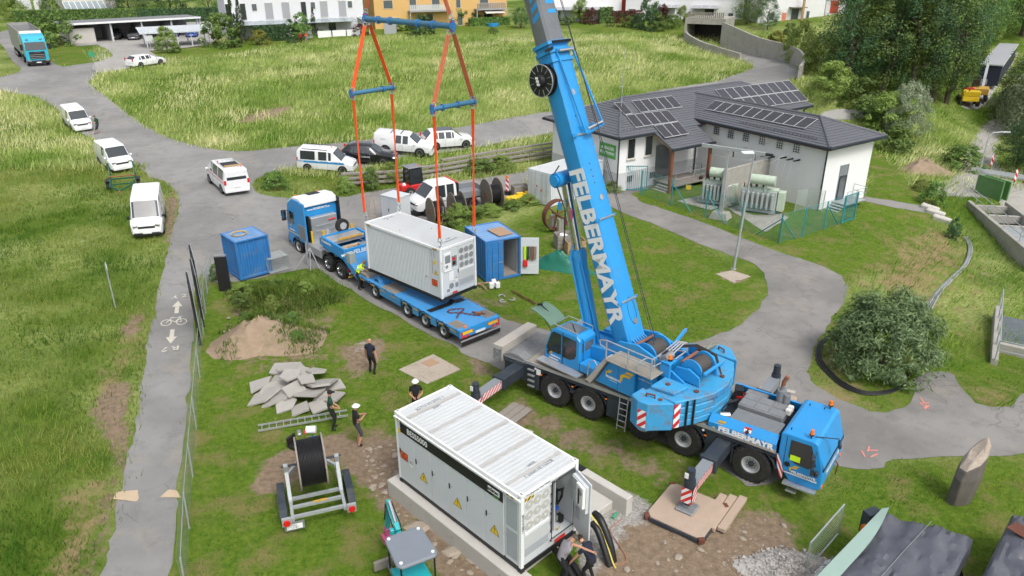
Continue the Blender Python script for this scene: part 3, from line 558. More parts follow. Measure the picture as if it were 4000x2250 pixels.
text('lettering','FELBERMAYR','white',(8.1,-1.422,1.81),(1,0,0),(0,.05,1),.3,crane,bold=.016,sx=1.15)
b=B();q=[(8.0,2.16),(8.26,2.16),(8.26,1.98),(8.13,1.88),(8.0,1.98)]
f=lambda u,v:(u,-1.43+max(0,v-1.95)*.85,v)
b.add([f(*p_)for p_ in q],[tuple(range(5))],0);b.add([f(u,v)for u,v in((8.0,2.1),(8.26,2.1),(8.26,2.02),(8.0,2.02))],[(0,1,2,3)],1);b.v=[(x,y-.004*(i>4),z+.003*(i>4))for i,(x,y,z)in enumerate(b.v)]
b.add([(x,y-.012,z)for x,y,z in[f(u,v)for u,v in((8.05,2.12),(8.09,2.05),(8.11,2.13),(8.13,2.15),(8.15,2.13),(8.17,2.05),(8.21,2.12),(8.19,2.0),(8.15,1.97),(8.13,1.93),(8.11,1.97),(8.07,2.0))]],[tuple(range(12))],2)
b.o('shield_emblem',['red','white','black'],crane,fix=False)
prof=[(9.26,.95),(9.26,2.42),(9.4,2.5),(10.38,2.5),(10.5,2.42),(10.78,1.55),(10.82,.72),(10.6,.62),(9.75,.62),(9.5,.95)]
cab=B().ext(prof,-1.3,1.3).o('driver_cab','blue',crane,bevel=.05,seg=2)
b=B();b.add([(10.475,-1.18,2.40),(10.475,1.18,2.40),(10.765,1.2,1.5),(10.765,-1.2,1.5)],[(0,1,2,3)]);b.v=[(x+.02,y,z+.008)for x,y,z in b.v];b.o('windscreen','glass_mid',cab)
b=B();b.bb(10.45,10.49,-1.24,1.24,2.36,2.43);b.bar((10.48,-1.22,2.38),(10.79,-1.24,1.44),.07,.05);b.bar((10.48,1.22,2.38),(10.79,1.24,1.44),.07,.05);b.bb(10.77,10.81,-1.24,1.24,1.42,1.48);b.o('windscreen_frame','black',cab)
for s in(-1,1):
 b=B();b.ext([(9.62,1.62),(9.62,2.3),(10.3,2.32),(10.55,1.58),(10.3,1.38),(9.85,1.42)],s*1.302,s*1.312);b.o('side_window','glass',cab)
 b=B();b.ext([(9.66,1.66),(9.66,2.26),(10.27,2.28),(10.5,1.6),(10.28,1.44),(9.87,1.48)],s*1.313,s*1.318);b.o('window_pane','glass',cab)
b=B();b.box((9.85,-1.322,1.62),(.34,.006,.22),0);b.o('hivis_jacket','hivis',cab)
b=B();b.ext([(9.48,.98),(9.48,2.4),(9.495,2.4),(9.495,.98)],-1.304,-1.309);b.bb(9.48,10.6,-1.304,-1.309,1.0,1.012);b.o('door_seam','black',cab)
B().bb(9.55,10.66,-1.306,-1.316,.94,.985).o('white_sill_strip','white',cab)
b=B();b.cyl((9.62,-1.3,1.3),(9.62,-1.325,1.3),.1,None,12);b.o('door_handle','black',cab)
flogo('logo_mark',cab,(9.72,-1.318,1.06),(1,0,0),(0,0,1),.26)
text('lettering','FELBERMAYR','white',(10.2,-1.318,1.06),(1,0,0),(0,0,1),.13,cab,bold=.006,sx=1.1)
text('lettering','www.felbermayr.cc','white',(10.3,-1.318,.97),(1,0,0),(0,0,1),.05,cab)
text('lettering','FELBERMAYR','white',(10.815,0,1.12),(0,1,0),(-.05,0,1),.24,cab,bold=.01,sx=1.15)
B().bb(9.6,10.7,-1.52,-1.25,.58,.64).o('cab_step','alu',cab);B().bb(9.75,10.1,-1.5,-1.3,.33,.38).o('cab_step','alu',cab)
hazard('hazard_board',cab,(9.3,-1.325,.8),(.42,0,-.3),(0,0,1),.1,.1,.2,1,outline=[(-.1,.75),(.04,.75),(.28,.35),(.28,.0),(.16,.0),(-.02,.4)])
b=B();b.bar((10.5,-1.34,2.2),(10.55,-1.72,2.15),.03);b.box((10.5,-1.7,2.05),(.12,.3,.3),.3);b.box((10.5,-1.55,1.55),(.12,.22,.3),.2);b.cyl((10.62,-1.45,1.3),(10.62,-1.45,1.5),.08,None,8);b.bar((10.45,-1.34,1.55),(10.5,-1.6,1.6),.03);b.o('mirror','chassis',cab,bevel=.03)
b=B();b.bar((10.3,-1.0,2.53),(10.95,-.45,2.4),.025);b.cyl((10.98,-.5,2.22),(11.02,-.48,2.22),.16,None,14);b.o('front_mirror','chassis',cab)
for x,y in((10.2,-1.12),(10.2,1.1)):
 b=B();b.cyl((x,y,2.5),(x,y,2.62),.025,None,6,1);b.cyl((x,y,2.62),(x,y,2.67),.085,None,12,1);b.cyl((x,y,2.67),(x,y,2.83),.075,.055,12,0);b.o('beacon',['amber','black'],cab,smooth=True)
for q in((9.5,-1.0),(9.55,.9),(10.05,.95)):B().cyl((q[0],q[1],2.5),(q[0],q[1],2.58),.02,None,6).o('roof_fitting','black',cab)
b=B();b.cyl((10.79,-1.12,.75),(10.84,-1.12,.75),.09,None,12);b.cyl((10.79,1.12,.75),(10.84,1.12,.75),.09,None,12);b.o('indicator_lamp','amber',cab)
b=B();b.tube([(10.84,.3,1.0),(10.95,.3,.9),(10.93,.3,.45)],.025,6);b.o('tow_chain','rust',cab)
# superstructure: local frame x forward along the boom, origin at the slew ring
SUP=Matrix.Translation((3.0,0,0))@Matrix.Rotation(R_(171.6),4,'Z');SR=SUP.to_3x3()
def so_(b,name,mt,parent=crane,**k):return b.xf(SUP).o(name,mt,parent,**k)
def sv(p):return tuple(SUP@Vector(p))
def sd_(d):return tuple(SR@Vector(d))
so_(B().cyl((0,0,1.72),(0,0,1.98),1.05,None,32),'slew_ring','chassis',smooth=True)
b=B()
for s in(-1,1):b.ext([(-3.2,2.0),(-3.2,2.75),(-1.9,3.35),(-.5,3.75),(.35,3.6),(.9,3.0),(2.7,2.75),(2.7,2.0)],s*.66,s*.76)
b.bb(-3.2,2.7,-.66,.66,1.98,2.12);b.bb(1.2,2.7,-.66,.66,2.12,2.7);b.bb(-1.75,-1.6,-.66,.66,2.1,3.2);so_(b,'superstructure_frame','blue',bevel=.02)
b=B();b.bb(-1.4,.9,-1.4,-.78,2.0,3.1);b.bb(.9,2.3,-1.3,-.78,2.0,2.9);so_(b,'machinery_housing','blue',bevel=.03)
pr=[(1.75,1.92),(1.75,3.3),(1.95,3.46),(3.05,3.46),(3.3,3.3),(3.62,2.35),(3.66,1.92)]
oc=so_(B().ext(pr,.42,1.46),'operator_cab','blue',bevel=.05,seg=2)
b=B();b.ext([(2.72,2.35),(2.72,3.28),(3.12,3.28),(3.24,3.2),(3.52,2.45),(3.45,2.3)],1.462,1.474);so_(b,'side_window','glass',oc)
b=B();b.ext([(1.92,2.6),(1.92,3.26),(2.6,3.28),(2.6,2.3),(2.25,2.3),(2.0,2.42)],1.462,1.474);so_(b,'door_window','glass',oc)
b=B();b.ext([(2.62,1.95),(2.62,3.4),(2.66,3.4),(2.66,1.95)],1.464,1.47);so_(b,'door_seam','black',oc)
b=B();b.add([(1.742,.6,2.75),(1.742,1.3,2.75),(1.742,1.3,3.15),(1.742,.6,3.15)],[(0,1,2,3)]);so_(b,'rear_window','glass_mid',oc)
b=B();b.add([(3.335,.5,3.22),(3.335,1.4,3.22),(3.655,1.4,2.3),(3.655,.5,2.3)],[(0,1,2,3)]);so_(b,'front_opening','black',oc)
b=B();N=6
for i in range(N):
 a0,a1=i/N,(i+1)/N;P=lambda t:(3.35+1.15*t,3.42+.75*t-.35*t*t)
 (x0,z0),(x1,z1)=P(a0),P(a1);b.hexa([(x0,.45,z0),(x1,.45,z1),(x1,1.42,z1),(x0,1.42,z0),(x0,.45,z0+.03),(x1,.45,z1+.03),(x1,1.42,z1+.03),(x0,1.42,z0+.03)])
mat('pane_green',(.13,.22,.17),.1,var=.15);so_(b,'raised_front_pane','pane_green',oc)
b=B();b.bar((3.5,.9,3.52),(4.4,.95,3.95),.03);b.bar((4.3,.9,3.95),(4.5,1.0,3.9),.08);b.bar((3.3,1.4,3.2),(3.75,1.42,3.65),.02);so_(b,'wiper','black',oc)
b=B();b.tube([(1.9,1.44,3.46),(1.9,1.44,3.6),(3.15,1.44,3.62),(3.2,.46,3.62),(1.9,.46,3.6),(1.9,.46,3.46)],.02,6);so_(b,'roof_rail','alu',oc)
b=B();b.add([(2.05,.58,3.475),(3.0,.58,3.475),(3.0,1.3,3.475),(2.05,1.3,3.475)],[(0,1,2,3)]);so_(b,'roof_window','glass_mid',oc)
b=B();b.bar((2.2,1.2,3.49),(2.75,.75,3.49),.03);so_(b,'roof_wiper','black',oc)
b=B();b.bb(1.5,3.7,1.46,1.9,1.9,1.95);so_(b,'cab_walkway','alu',oc)
b=B();b.tube([(1.7,1.2,2.2),(1.66,1.25,2.7),(1.66,1.25,3.3),(1.78,1.3,3.4)],.025,6);so_(b,'grab_handle','blue',oc)
flogo('logo_mark',oc,sv((3.35,1.478,2.16)),sd_((-1,0,0)),(0,0,1),.16);text('lettering','FELBERMAYR','white',sv((3.0,1.478,2.16)),sd_((-1,0,0)),(0,0,1),.085,oc,bold=.004,sx=1.1)
text('lettering','LIEBHERR','white',sv((3.1,1.478,2.02)),sd_((-1,0,0)),(0,0,1),.1,oc,bold=.005,sx=1.2)
b=B();b.cyl((3.4,1.46,2.22),(3.4,1.48,2.22),.09,None,12);so_(b,'cab_vent','black',oc)
b=B();b.bb(1.0,1.7,.85,1.5,2.0,2.4);so_(b,'oil_tank','blue',bevel=.03)
b=B();b.ext([(.85,1.92),(.15,3.18),(-1.0,3.18),(-1.0,1.92)],.78,1.5);wc=so_(b,'machinery_cabinet','blue',bevel=.02)
b=B();b.ext([(-1.0,1.92),(-1.0,3.1),(-1.6,3.1),(-1.6,1.92)],.8,1.3);so_(b,'machinery_cabinet','blue',bevel=.02)
b=B();b.bb(-.24,-.23,1.5,1.506,1.95,3.15);so_(b,'cabinet_seam','black',wc)
flogo('logo_mark',wc,sv((.35,1.508,2.42)),sd_((-1,0,0)),(0,0,1),.26);text('lettering','FELBERMAYR','white',sv((-.02,1.51,2.38)),sd_((-1,0,0)),(0,0,1),.115,wc,bold=.006,sx=1.1);text('lettering','www.felbermayr.cc','white',sv((-.02,1.51,2.27)),sd_((-1,0,0)),(0,0,1),.05,wc)
flogo('logo_mark',wc,sv((-.35,1.508,2.4)),sd_((-1,0,0)),(0,0,1),.5)
text('lettering','www.felbermayr.cc','white',sv((-1.3,1.31,2.75)),sd_((-1,0,0)),(0,0,1),.09,wc)
b=B();b.ext([(.25,3.19),(.25,3.24),(-1.9,3.24),(-1.9,3.19)],.78,1.75);so_(b,'work_platform','checker',bevel=.01)
b=B();b.ext([(.95,1.86),(1.2,1.95),(1.05,2.1),(.3,3.24),(.15,3.2)],1.25,1.72);so_(b,'boarding_ramp','beige')
b=B()
for zz in(3.7,4.05):b.tube([(.25,1.72,zz),(-1.85,1.72,zz),(-1.88,1.2,zz)],.025,6)
for x in(.22,-.8,-1.85):b.cyl((x,1.72,3.22),(x,1.72,4.05),.028,None,6)
b.tube([(.22,1.72,4.05),(.55,1.72,3.95),(.5,1.72,3.75),(.22,1.72,3.7)],.025,6)
b.tube([(1.1,1.7,2.1),(1.05,1.7,2.75),(.8,1.7,2.95),(.65,1.7,2.8),(.75,1.7,2.5)],.025,6)
b.tube([(-1.2,1.6,3.24),(-1.2,1.6,3.6),(-1.35,1.3,3.75),(-1.5,1.0,3.6),(-1.5,1.0,3.24)],.025,6);so_(b,'handrail','alu',smooth=True)
b=B()
for k in range(4):b.tube([(-1.5-.12*k,.3,3.75),(-1.6-.1*k,-.25,3.95),(-1.9,-.5,3.9)],.03,5)
b.tube([(-1.3,.55,3.5),(-2.1,.55,3.7),(-2.1,-.1,3.75),(-1.3,-.1,3.55)],.03,5,closed=True);so_(b,'folded_rail','alu')
def winch(x,z,R,wd,nm):
 b=B();b.cyl((x,-wd/2,z),(x,wd/2,z),R*.86,None,24);o=so_(b,'winch_drum','cable_black',smooth=True);mat('rope',(.07,.062,.056),.6,var=.3,sc=30)
 o.data.materials.clear();o.data.materials.append(MATS['rope']);b=B()
 for s in(-1,1):b.cyl((x,s*wd/2,z),(x,s*(wd/2+.06),z),R*1.12,None,24)
 so_(b,'drum_flange','blue',o,smooth=True);b=B();b.cyl((x+R*.95,-wd/2-.1,z+R*.65),(x+R*.95,wd/2+.1,z+R*.65),.06,None,8);so_(b,'guide_roller','rust_light',o)
 return o
winch(-.75,3.3,.46,.95,'a');winch(-2.75,3.42,.4,.85,'b')
b=B()
for s in(-1,1):b.ext([(-3.25,3.0),(-3.2,3.35),(-2.75,3.55),(-2.2,3.45),(-1.9,3.0)],s*.55,s*.63)
b.bb(-3.4,-3.3,-.6,.6,3.5,3.62);b.box((-1.95,.95,3.35),(.45,.1,.6));b.box((-1.95,-.95,3.35),(.45,.1,.6));b.bb(-2.15,-1.75,.55,1.0,3.55,3.67);so_(b,'winch_frame','blue',bevel=.02)
for q in((-2.0,.75,3.67),(-2.3,-.75,3.6)):
 b=B();b.cyl(q,(q[0],q[1],q[2]+.08),.1,None,12,1);b.cyl((q[0],q[1],q[2]+.08),(q[0],q[1],q[2]+.22),.085,.06,12,0);so_(b,'beacon',['amber','black'],smooth=True)
b=B();b.cyl((-1.85,.45,3.75),(-1.85,.9,3.75),.16,.12,10);b.cyl((-1.75,.7,3.7),(-1.6,.75,3.55),.12,None,8);so_(b,'hydraulic_motor','steel',smooth=True)
for k in range(6):so_(B().tube([(-.2,-.4+.15*k,3.5),(.15,-.35+.14*k,3.72),(.35,-.3+.12*k,3.4),(.2,-.3+.1*k,2.9)],.035,6),'hydraulic_hose','blue_pale')
for k in range(3):so_(B().tube([(-1.6,-.2-.1*k,3.7),(-2.2,-.55-.08*k,3.85),(-3.0,-.7-.05*k,3.7),(-3.4,-.6,3.1)],.03,6),'hydraulic_hose','black')
so_(B().bar((-1.2,-.8,3.5),(-.9,-2.0,3.55),.1,.12),'light_bracket','blue');so_(B().cyl((-.9,-2.0,3.55),(-.88,-2.06,3.55),.05,None,8),'marker_lamp','redlamp')
def cwp(ins):return[(-1.9,-2.1+ins*.3),(-1.9,2.1-ins*.3),(-3.15,2.1-ins),(-3.6,1.2-ins),(-3.85+ins*.4,.45),(-3.85+ins*.4,-.45),(-3.6,-1.2+ins),(-3.15,-2.1+ins)]
zz=1.86
for i in range(4):
 h=.26;so_(B().ext(cwp(.0 if i<3 else.08),zz,zz+h,'z'),'counterweight_plate','blue_worn',bevel=.03);zz+=h+.015
for s in(-1,1):
 P=[(-1.75,s*2.05),(-1.75,s*2.72),(-2.15,s*2.9),(-2.55,s*2.85),(-3.2,s*2.15)]
 o=so_(B().ext(P,1.84,2.98,'z'),'counterweight_block','blue_worn',bevel=.04,seg=2)
 so_(B().tube([(-2.2,s*2.45,2.98),(-2.2,s*2.45,3.1),(-2.5,s*2.35,3.1),(-2.5,s*2.35,2.98)],.035,6),'lifting_eye','rust',o)
 if s>0:
  d=unit((-3.2+2.55,2.15-2.85));hazard('hazard_board',crane,sv((-2.2,2.905,1.95)),sd_((-.99,-.12,0)),(0,0,1),.34,.72,.24,-1)
  e=unit((-.45,-.9,0));hazard('hazard_board',crane,sv((-3.18,2.1,1.9)),sd_(e),(0,0,1),.25,1.0,.3,-1)
  for k in(.55,.85):P0_=np.array([-3.17,2.12,0])+e*k*.95;so_(B().bb(-.03,.03,-.03,.03,1.85,2.95).xf(Matrix.Translation((P0_[0]-.02,P0_[1],0))),'tie_bar','black')
text('lettering','LIEBHERR','blue_pale',sv((-3.865,0,2.75)),sd_((0,-1,0)),(0,0,1),.22,crane,bold=.01,sx=1.2)
for s in(-1,1):so_(B().ext([(-2.0,s*1.0),(-2.0,s*1.9),(-2.9,s*1.75),(-3.0,s*1.0)],2.97,3.09,'z'),'ballast_lock_plate','blue_worn',bevel=.02)
for q in((-2.4,1.4),(-3.3,.9),(-3.4,-.7),(-2.6,-1.5),(-2.7,2.3)):so_(B().cyl((q[0],q[1],2.9),(q[0],q[1],3.125 if q[1]>1 and q[1]<2 else 3.0),.09,None,10),'bolt_recess','rust')
b=B();r=random.Random(3)
for k in range(7):b.tube([(-1.9-.2*r.random(),-1.3-r.random()*1.2,3.12+r.random()*.12)for _ in range(6)],.05,6)
mat('sling_grey',(.22,.22,.18),.8,var=.25);so_(b,'coiled_hose','sling_grey',smooth=True)
# boom
EL=R_(67.5);bd=np.array([math.cos(EL),0,math.sin(EL)]);bn=np.array([-math.sin(EL),0,math.cos(EL)])
BO=np.array([.58,0,3.6])
def bp_(s,y,n):return BO+bd*s+np.array([0,y,0])+bn*n
def boom_ring(s,w,h,top=.5):
 hw=w/2;n1,n0=h*.5,-h*.5
 pts=[(hw*.82,n1),(hw,n1-.1),(hw,n0+.42*h)]+[(hw*math.cos(a),n0+.42*h-(.42*h)*math.sin(a))for a in(R_(25),R_(50),R_(75))]
 pts=pts+[(-y,n)for y,n in reversed(pts)]
 return[bp_(s,y,n)for y,n in pts]
ob1=so_(B().loft([boom_ring(-.9,1.0,.95),boom_ring(-.2,1.06,1.08),boom_ring(11.55,1.06,1.08)]),'boom_section','blue',smooth=True,label='blue main boom section with white lettering')
b=B()
for s,e in((11.45,.09),(11.15,.06),(10.8,.05)):b.loft([boom_ring(s,1.06+e*2,1.08+e*2),boom_ring(s+.12,1.06+e*2,1.08+e*2)])
b.ext([(0,0)]*3,0,0)if 0 else None;so_(b,'boom_collar','blue',ob1)
b=B();b.bar(bp_(11.5,-.5,.66),bp_(11.5,.5,.66),.1,.08);b.bar(bp_(11.25,.75,.4),bp_(11.3,.5,.62),.1,.08);so_(b,'guide_bar','black',ob1)
mat('boom_grey',(.16,.17,.185),.4,var=.12,sc=2,coat=.3,dirt=.4,dcol=(.09,.08,.07));b2=so_(B().loft([boom_ring(11.3,.92,.95),boom_ring(19,.92,.95)]),'boom_section','boom_grey',smooth=True,label='grey inner boom section with blue stripes')
for k in range(7):
 b=B();s=12.55+k*.36;b.add([bp_(s,.461,.36),bp_(s+.2,.461,.36),bp_(s+.02,.461,-.05+.05*k%.2),bp_(s-.18,.461,-.05+.05*k%.2)],[(0,1,2,3)]);so_(b,'blue_stripe','blue',b2,fix=False);b=B().add([bp_(s+.05,.1,.478),bp_(s+.2,.1,.478),bp_(s+.2,-.36,.478),bp_(s+.05,-.36,.478)],[(0,1,2,3)]);so_(b,'blue_stripe','blue',b2,fix=False)
b3=so_(B().loft([boom_ring(18.8,.8,.82),boom_ring(27,.8,.82)]),'boom_section','boom_grey',smooth=True,label='upper grey boom section');so_(B().loft([boom_ring(26.8,.68,.7),boom_ring(33,.68,.7)]),'boom_section','boom_grey',smooth=True,label='top grey boom section')
b=B()
for s in(-1,1):b.ext([(0,0),(1.5,.5),(1.6,-.2),(.6,-.9),(0,-.6)],s*.3,s*.36,'y')
b.v=[tuple(bp_(33,0,0)+bd*x+bn*z+np.array([0,y,0]))for x,y,z in b.v];b.cyl(bp_(34.2,-.25,-.2),bp_(34.2,.25,-.2),.35,None,16);so_(b,'boom_head','blue')
xd,yd=sd_(-bd),sd_(bn)
text('lettering','FELBERMAYR','white',sv(bp_(3.7,.537,.12)),xd,yd,.98,ob1,bold=.035,sx=1.10)
for s,n_ in((1.35,0),(4.7,0),(8.0,0)):
 b=B();b.bar(bp_(s,.5,.57),bp_(s,-.5,.57),.07,.05);so_(b,'clamp_bar','alu',ob1);b=B();b.bar(bp_(s,.6,.5),bp_(s,.46,.6),.1,.1);b.bar(bp_(s,-.6,.5),bp_(s,-.46,.6),.1,.1);so_(b,'clamp_bracket','blue',ob1)
for s,y in((.45,-.1),(5.5,-.05),(9.6,0)):
 b=B();b.cyl(bp_(s,y,.53),bp_(s,y,.57),.12,None,16);so_(b,'inspection_cover','chrome',ob1,smooth=True)
for s,y in((6.1,.12),(6.35,.12),(6.6,.13),(6.85,.13),(8.7,.2)):so_(B().cyl(bp_(s,y,.53),bp_(s,y,.545),.028,None,8),'bolt_hole','black',ob1)
b=B();pts=[bp_(.9+.55*math.sin(a),-.05+.22*math.cos(a),.548)for a in np.linspace(0,2*math.pi,20,endpoint=False)];b.tube(pts,.008,4,closed=True);so_(b,'access_hatch','gutter',ob1)
c0,c1=bp_(10.3,.56,-.1),bp_(10.3,.82,-.1);b=B();b.cyl(c0,c0+np.array([0,.03,0]),.6,None,32);b.cyl(c1,c1+np.array([0,.03,0]),.6,None,32);b.cyl(c0,c1,.5,None,28);rl=so_(b,'cable_reel','black',ob1,smooth=True)
b=B();b.cyl(c1+[0,.03,0],c1+[0,.2,0],.24,.2,20);so_(b,'reel_hub','black',rl,smooth=True)
for k in range(12):
 a=2*math.pi*k/12;e=bd*math.cos(a)+bn*math.sin(a);so_(B().bar(c1+e*.34+[0,.035,0],c1+e*.58+[0,.035,0],.018,.012),'reel_spoke','alu',rl)
for k in range(3):so_(B().box(c1+[0,.21,0]+bd*(.12-.12*k),(.14,.01,.09)),'reel_label','white',rl)
b=B();b.ringlathe([(-.0,.585),(.0,.61),(.035,.61),(.035,.585)],c1,(0,1,0),32,closed=True);so_(b,'reel_rim','alu',rl,smooth=True)
b=B();b.bar(bp_(11.2,.35,.6),bp_(7.95,.1,.75),.06,.06);b.bar(bp_(11.2,-.55,.6),bp_(8.2,-.75,.95),.06,.06);b.bar(bp_(7.95,.1,.75),bp_(8.15,-.8,.95),.09,.05);b.bar(bp_(11.2,-.55,.62),bp_(11.2,.4,.62),.09,.08);b.bar(bp_(8.3,-.5,.57),bp_(8.15,-.75,.95),.06);b.bar(bp_(8.3,.15,.57),bp_(8,.1,.75),.06);so_(b,'cable_guide_frame','blue',ob1)
b=B();b.cyl(bp_(8.12,.05,.86),bp_(8.25,-.7,1.0),.04,None,8);b.cyl(bp_(11.15,.3,.69),bp_(11.15,-.5,.69),.05,None,8);so_(b,'guide_roller','alu',ob1)
p0,p1=np.array([2.1,0,2.2]),np.array([4.0,0,9.3]);q=p0+(p1-p0)*.60;lc=so_(B().cyl(p0,q,.31,None,24).cyl(q-unit(p1-p0)*.35,q,.34,None,24),'lift_cylinder','blue',smooth=True)
so_(B().cyl(q,p1,.215,None,24),'piston_rod','chrome',lc,smooth=True);b=B()
b.cyl(p1+[0,-.45,0],p1+[0,.62,0],.3,None,20);b.cyl(p1+[0,.62,0],p1+[0,.7,0],.22,None,20);so_(b,'cylinder_pivot','blue',lc,smooth=True)
b=B();b.tube([p0+[.1,.38,.4],q+[0,.42,-.3],q+[0,.36,.3]],.035,6);b.tube([p0+[-.4,.2,.4],q+[-.4,.25,-.4]],.04,6);so_(b,'hydraulic_pipe','blue',lc)
b=B();b.box(q+np.array([.1,.36,1.55]),(.16,.12,.42));so_(b,'rag','pink',lc,bevel=.04)
so_(B().tube([p1+[-.1,.5,.6],p1+[.1,.62,.2],p1+[-.25,.6,-.5],p1+[-.55,.58,-1.1],p1+[-.5,.55,-2.6]],.03,6),'hydraulic_hose','gutter',ob1)
so_(B().box(p1+np.array([-.25,.57,-1.0]),(.2,.08,.3)),'junction_box','blue',ob1,bevel=.02)
b=B();b.tube([(-.75,-.1,3.72),bp_(8.2,-.35,1.02),tuple(bp_(34.2,0,.2))],.016,5);so_(b,'hoist_rope','gutter');b=B()
b.tube([(-.9,.2,3.7),bp_(2,-.45,.9),bp_(11,-.5,.8),bp_(30,-.3,.5)],.012,5);so_(b,'guide_rope','gutter')
def cw_(x,y,z=0):v=Matrix.Translation(CO)@Matrix.Rotation(CH,4,'Z')@Vector((x,y,z));return(v.x,v.y,v.z)
t=thing('outrigger_pad','large beige timber outrigger pad with clipped corners under the striped front jack','pad',cw_(7.35,-4.3),CH+R_(0));P=[(-1.05,-.85),(-.85,-1.08),(.85,-1.08),(1.05,-.9),(1.05,.9),(.85,1.08),(-.85,1.08),(-1.05,.9)]
B().ext(P,.02,.17,'z').o('pad_frame','chassis',t,bevel=.01);B().ext([(x*.97,y*.97)for x,y in P],.171,.235,'z').o('pad_board','padwood',t,bevel=.015)
for s in(-1,1):
 for q in(-1,1):B().box((s*.96,q*.99,.14),(.2,.2,.16),R_(45)).o('corner_iron','rust',t)
for k in range(3):
 t=thing('timber_plank',('nearest','middle','furthest')[k]+' of three thick planks behind the front outrigger pad','plank',cw_(8.05+.3*k,-3.75+.15*k,.02),CH+R_(90),'planks behind the outrigger pad');B().box((0,0,.1),(2.0,.28,.16)).o('plank','padwood',t,bevel=.02)
for k in range(3):
 t=thing('timber_plank',('upper','middle','lower')[k]+' of three brown planks under the rear striped outrigger arm','plank',cw_(-1.3+.33*k,-3.0,.02),CH+R_(90),'planks under the rear outrigger');B().box((0,0,.06),(1.5,.3,.1)).o('plank','wood_grey',t,bevel=.02)
t=thing('timber_beam','long concrete-coloured beam beside the rear outrigger foot','beam',cw_(-.6,-4.0,.02),CH+R_(8));B().box((0,0,.12),(2.4,.38,.22)).o('beam','concrete',t,bevel=.02)
t=thing('outrigger_pad','timber pad under the rear outrigger jack near the container','pad',cw_(-1.85,-4.25,.02),CH);B().box((0,0,.1),(1.6,1.6,.18)).o('pad_board','padwood',t,bevel=.02)
for x,w_ in((-1.85,'rear'),(7.35,'front')):
 t=thing('outrigger_pad','timber pad under the far '+w_+' outrigger jack','pad',cw_(x,4.25,.02),CH);B().box((0,0,.1),(1.6,1.6,.18)).o('pad_board','padwood',t,bevel=.02)
# rigging
LA=R_(-43.03);LU=np.array([math.cos(LA),math.sin(LA),0]);LV=np.array([-math.sin(LA),math.cos(LA),0]);LO=np.array([-7.916,38.181,1.49])
def lp(u,v,z):return LO+LU*u+LV*v+np.array([0,0,z-1.49])
def spreader(name,label,p,q,r,rings,wear=False):
 t=thing(name,label,'spreader beam',p,0);p,q=np.asarray(p),np.asarray(q);d=q-p;o0=np.zeros(3)
 B().cyl(o0,d,r,None,18).o('tube','blue_steel',t,smooth=True);L_=np.linalg.norm(d);u=d/L_
 for k in rings:B().cyl(u*(k-.04),u*(k+.04),r*1.45,None,18).o('flange','blue_box',t,smooth=True)
 for e,sg in((o0,-1),(d,1)):
  b=B();b.cyl(e,e+u*sg*.1,r*1.5,None,16);b.box(e+u*sg*.08,(.1,.14,r*4),math.atan2(u[1],u[0]));b.o('end_lug','blue_box',t,smooth=True)
  for zz in(-1,1):B().cyl(e+u*sg*.06+[0,0,zz*r*1.5]-np.array([-u[1],u[0],0])*.14,e+u*sg*.06+[0,0,zz*r*1.5]+np.array([-u[1],u[0],0])*.14,.035,None,8).o('pin','red',t)
 return t
top0,top1=lp(-.05,1.22,14.55),lp(6.1,1.22,14.55)
spreader('spreader_beam','long blue main spreader beam at the top of the lifting gear',top0,top1,.13,(.95,1.85,3.9,4.95))
spreader('spreader_beam','short blue spreader beam above the rear end of the hanging container',lp(0,-.02,11.1),lp(0,2.46,11.1),.11,(1.9,));spreader('spreader_beam','short blue spreader beam above the vented end of the hanging container',lp(6.06,-.02,11.1),lp(6.06,2.46,11.1),.11,(.55,1.5))
def sling(label,p,q,w,mt='orange',group=None,twist=0):
 p,q=np.asarray(p,float),np.asarray(q,float);t=thing('lifting_sling',label,'sling',p,0,group);d=q-p;u=unit(d);L_=np.linalg.norm(d);s=unit(np.cross(u,[.3,1,.1]))
 for k,off in enumerate((-1,1)):
  b=B();n=7;rg=[]
  for i in range(n):
   f=i/(n-1);c=d*(.03+.94*f)+s*off*w*.42*(1-.6*math.sin(math.pi*f*(1 if twist else.0)))+np.array([0,0,0]);a=twist*f*2;sd=s*math.cos(a)+np.cross(u,s)*math.sin(a);nn=np.cross(u,sd)
   rg.append([c+sd*w*.35+nn*.02,c-sd*w*.35+nn*.02,c-sd*w*.35-nn*.02,c+sd*w*.35-nn*.02])
  b.loft(rg);b.o('strap',mt,t,smooth=True)
 for e,sg in((np.zeros(3),1),(d,-1)):
  b=B();c=e+u*sg*L_*.012;b.tube([c+s*.09*math.cos(a)+u*sg*.11*math.sin(a)for a in np.linspace(0,2*math.pi,10,endpoint=False)],.024,6,closed=True);b.cyl(c-s*.13-u*sg*.08,c+s*.13-u*sg*.08,.028,None,8);b.o('shackle','galv',t,smooth=True)
 return t
mat('orange_old',(.55,.15,.07),.7,var=.2,sc=6)
sling('orange sling from the main beam down to the near end of the rear spreader',lp(0,1.1,14.35),lp(0,0,11.25),.12);sling('orange sling from the main beam down to the far end of the rear spreader',lp(0,1.34,14.35),lp(0,2.44,11.25),.12)
sling('orange sling from the main beam down to the near end of the front spreader',lp(6.06,1.1,14.3),lp(6.06,0,11.25),.13,'orange_old');sling('orange sling from the main beam down to the far end of the front spreader',lp(6.06,1.34,14.3),lp(6.06,2.44,11.25),.13,'orange_old')
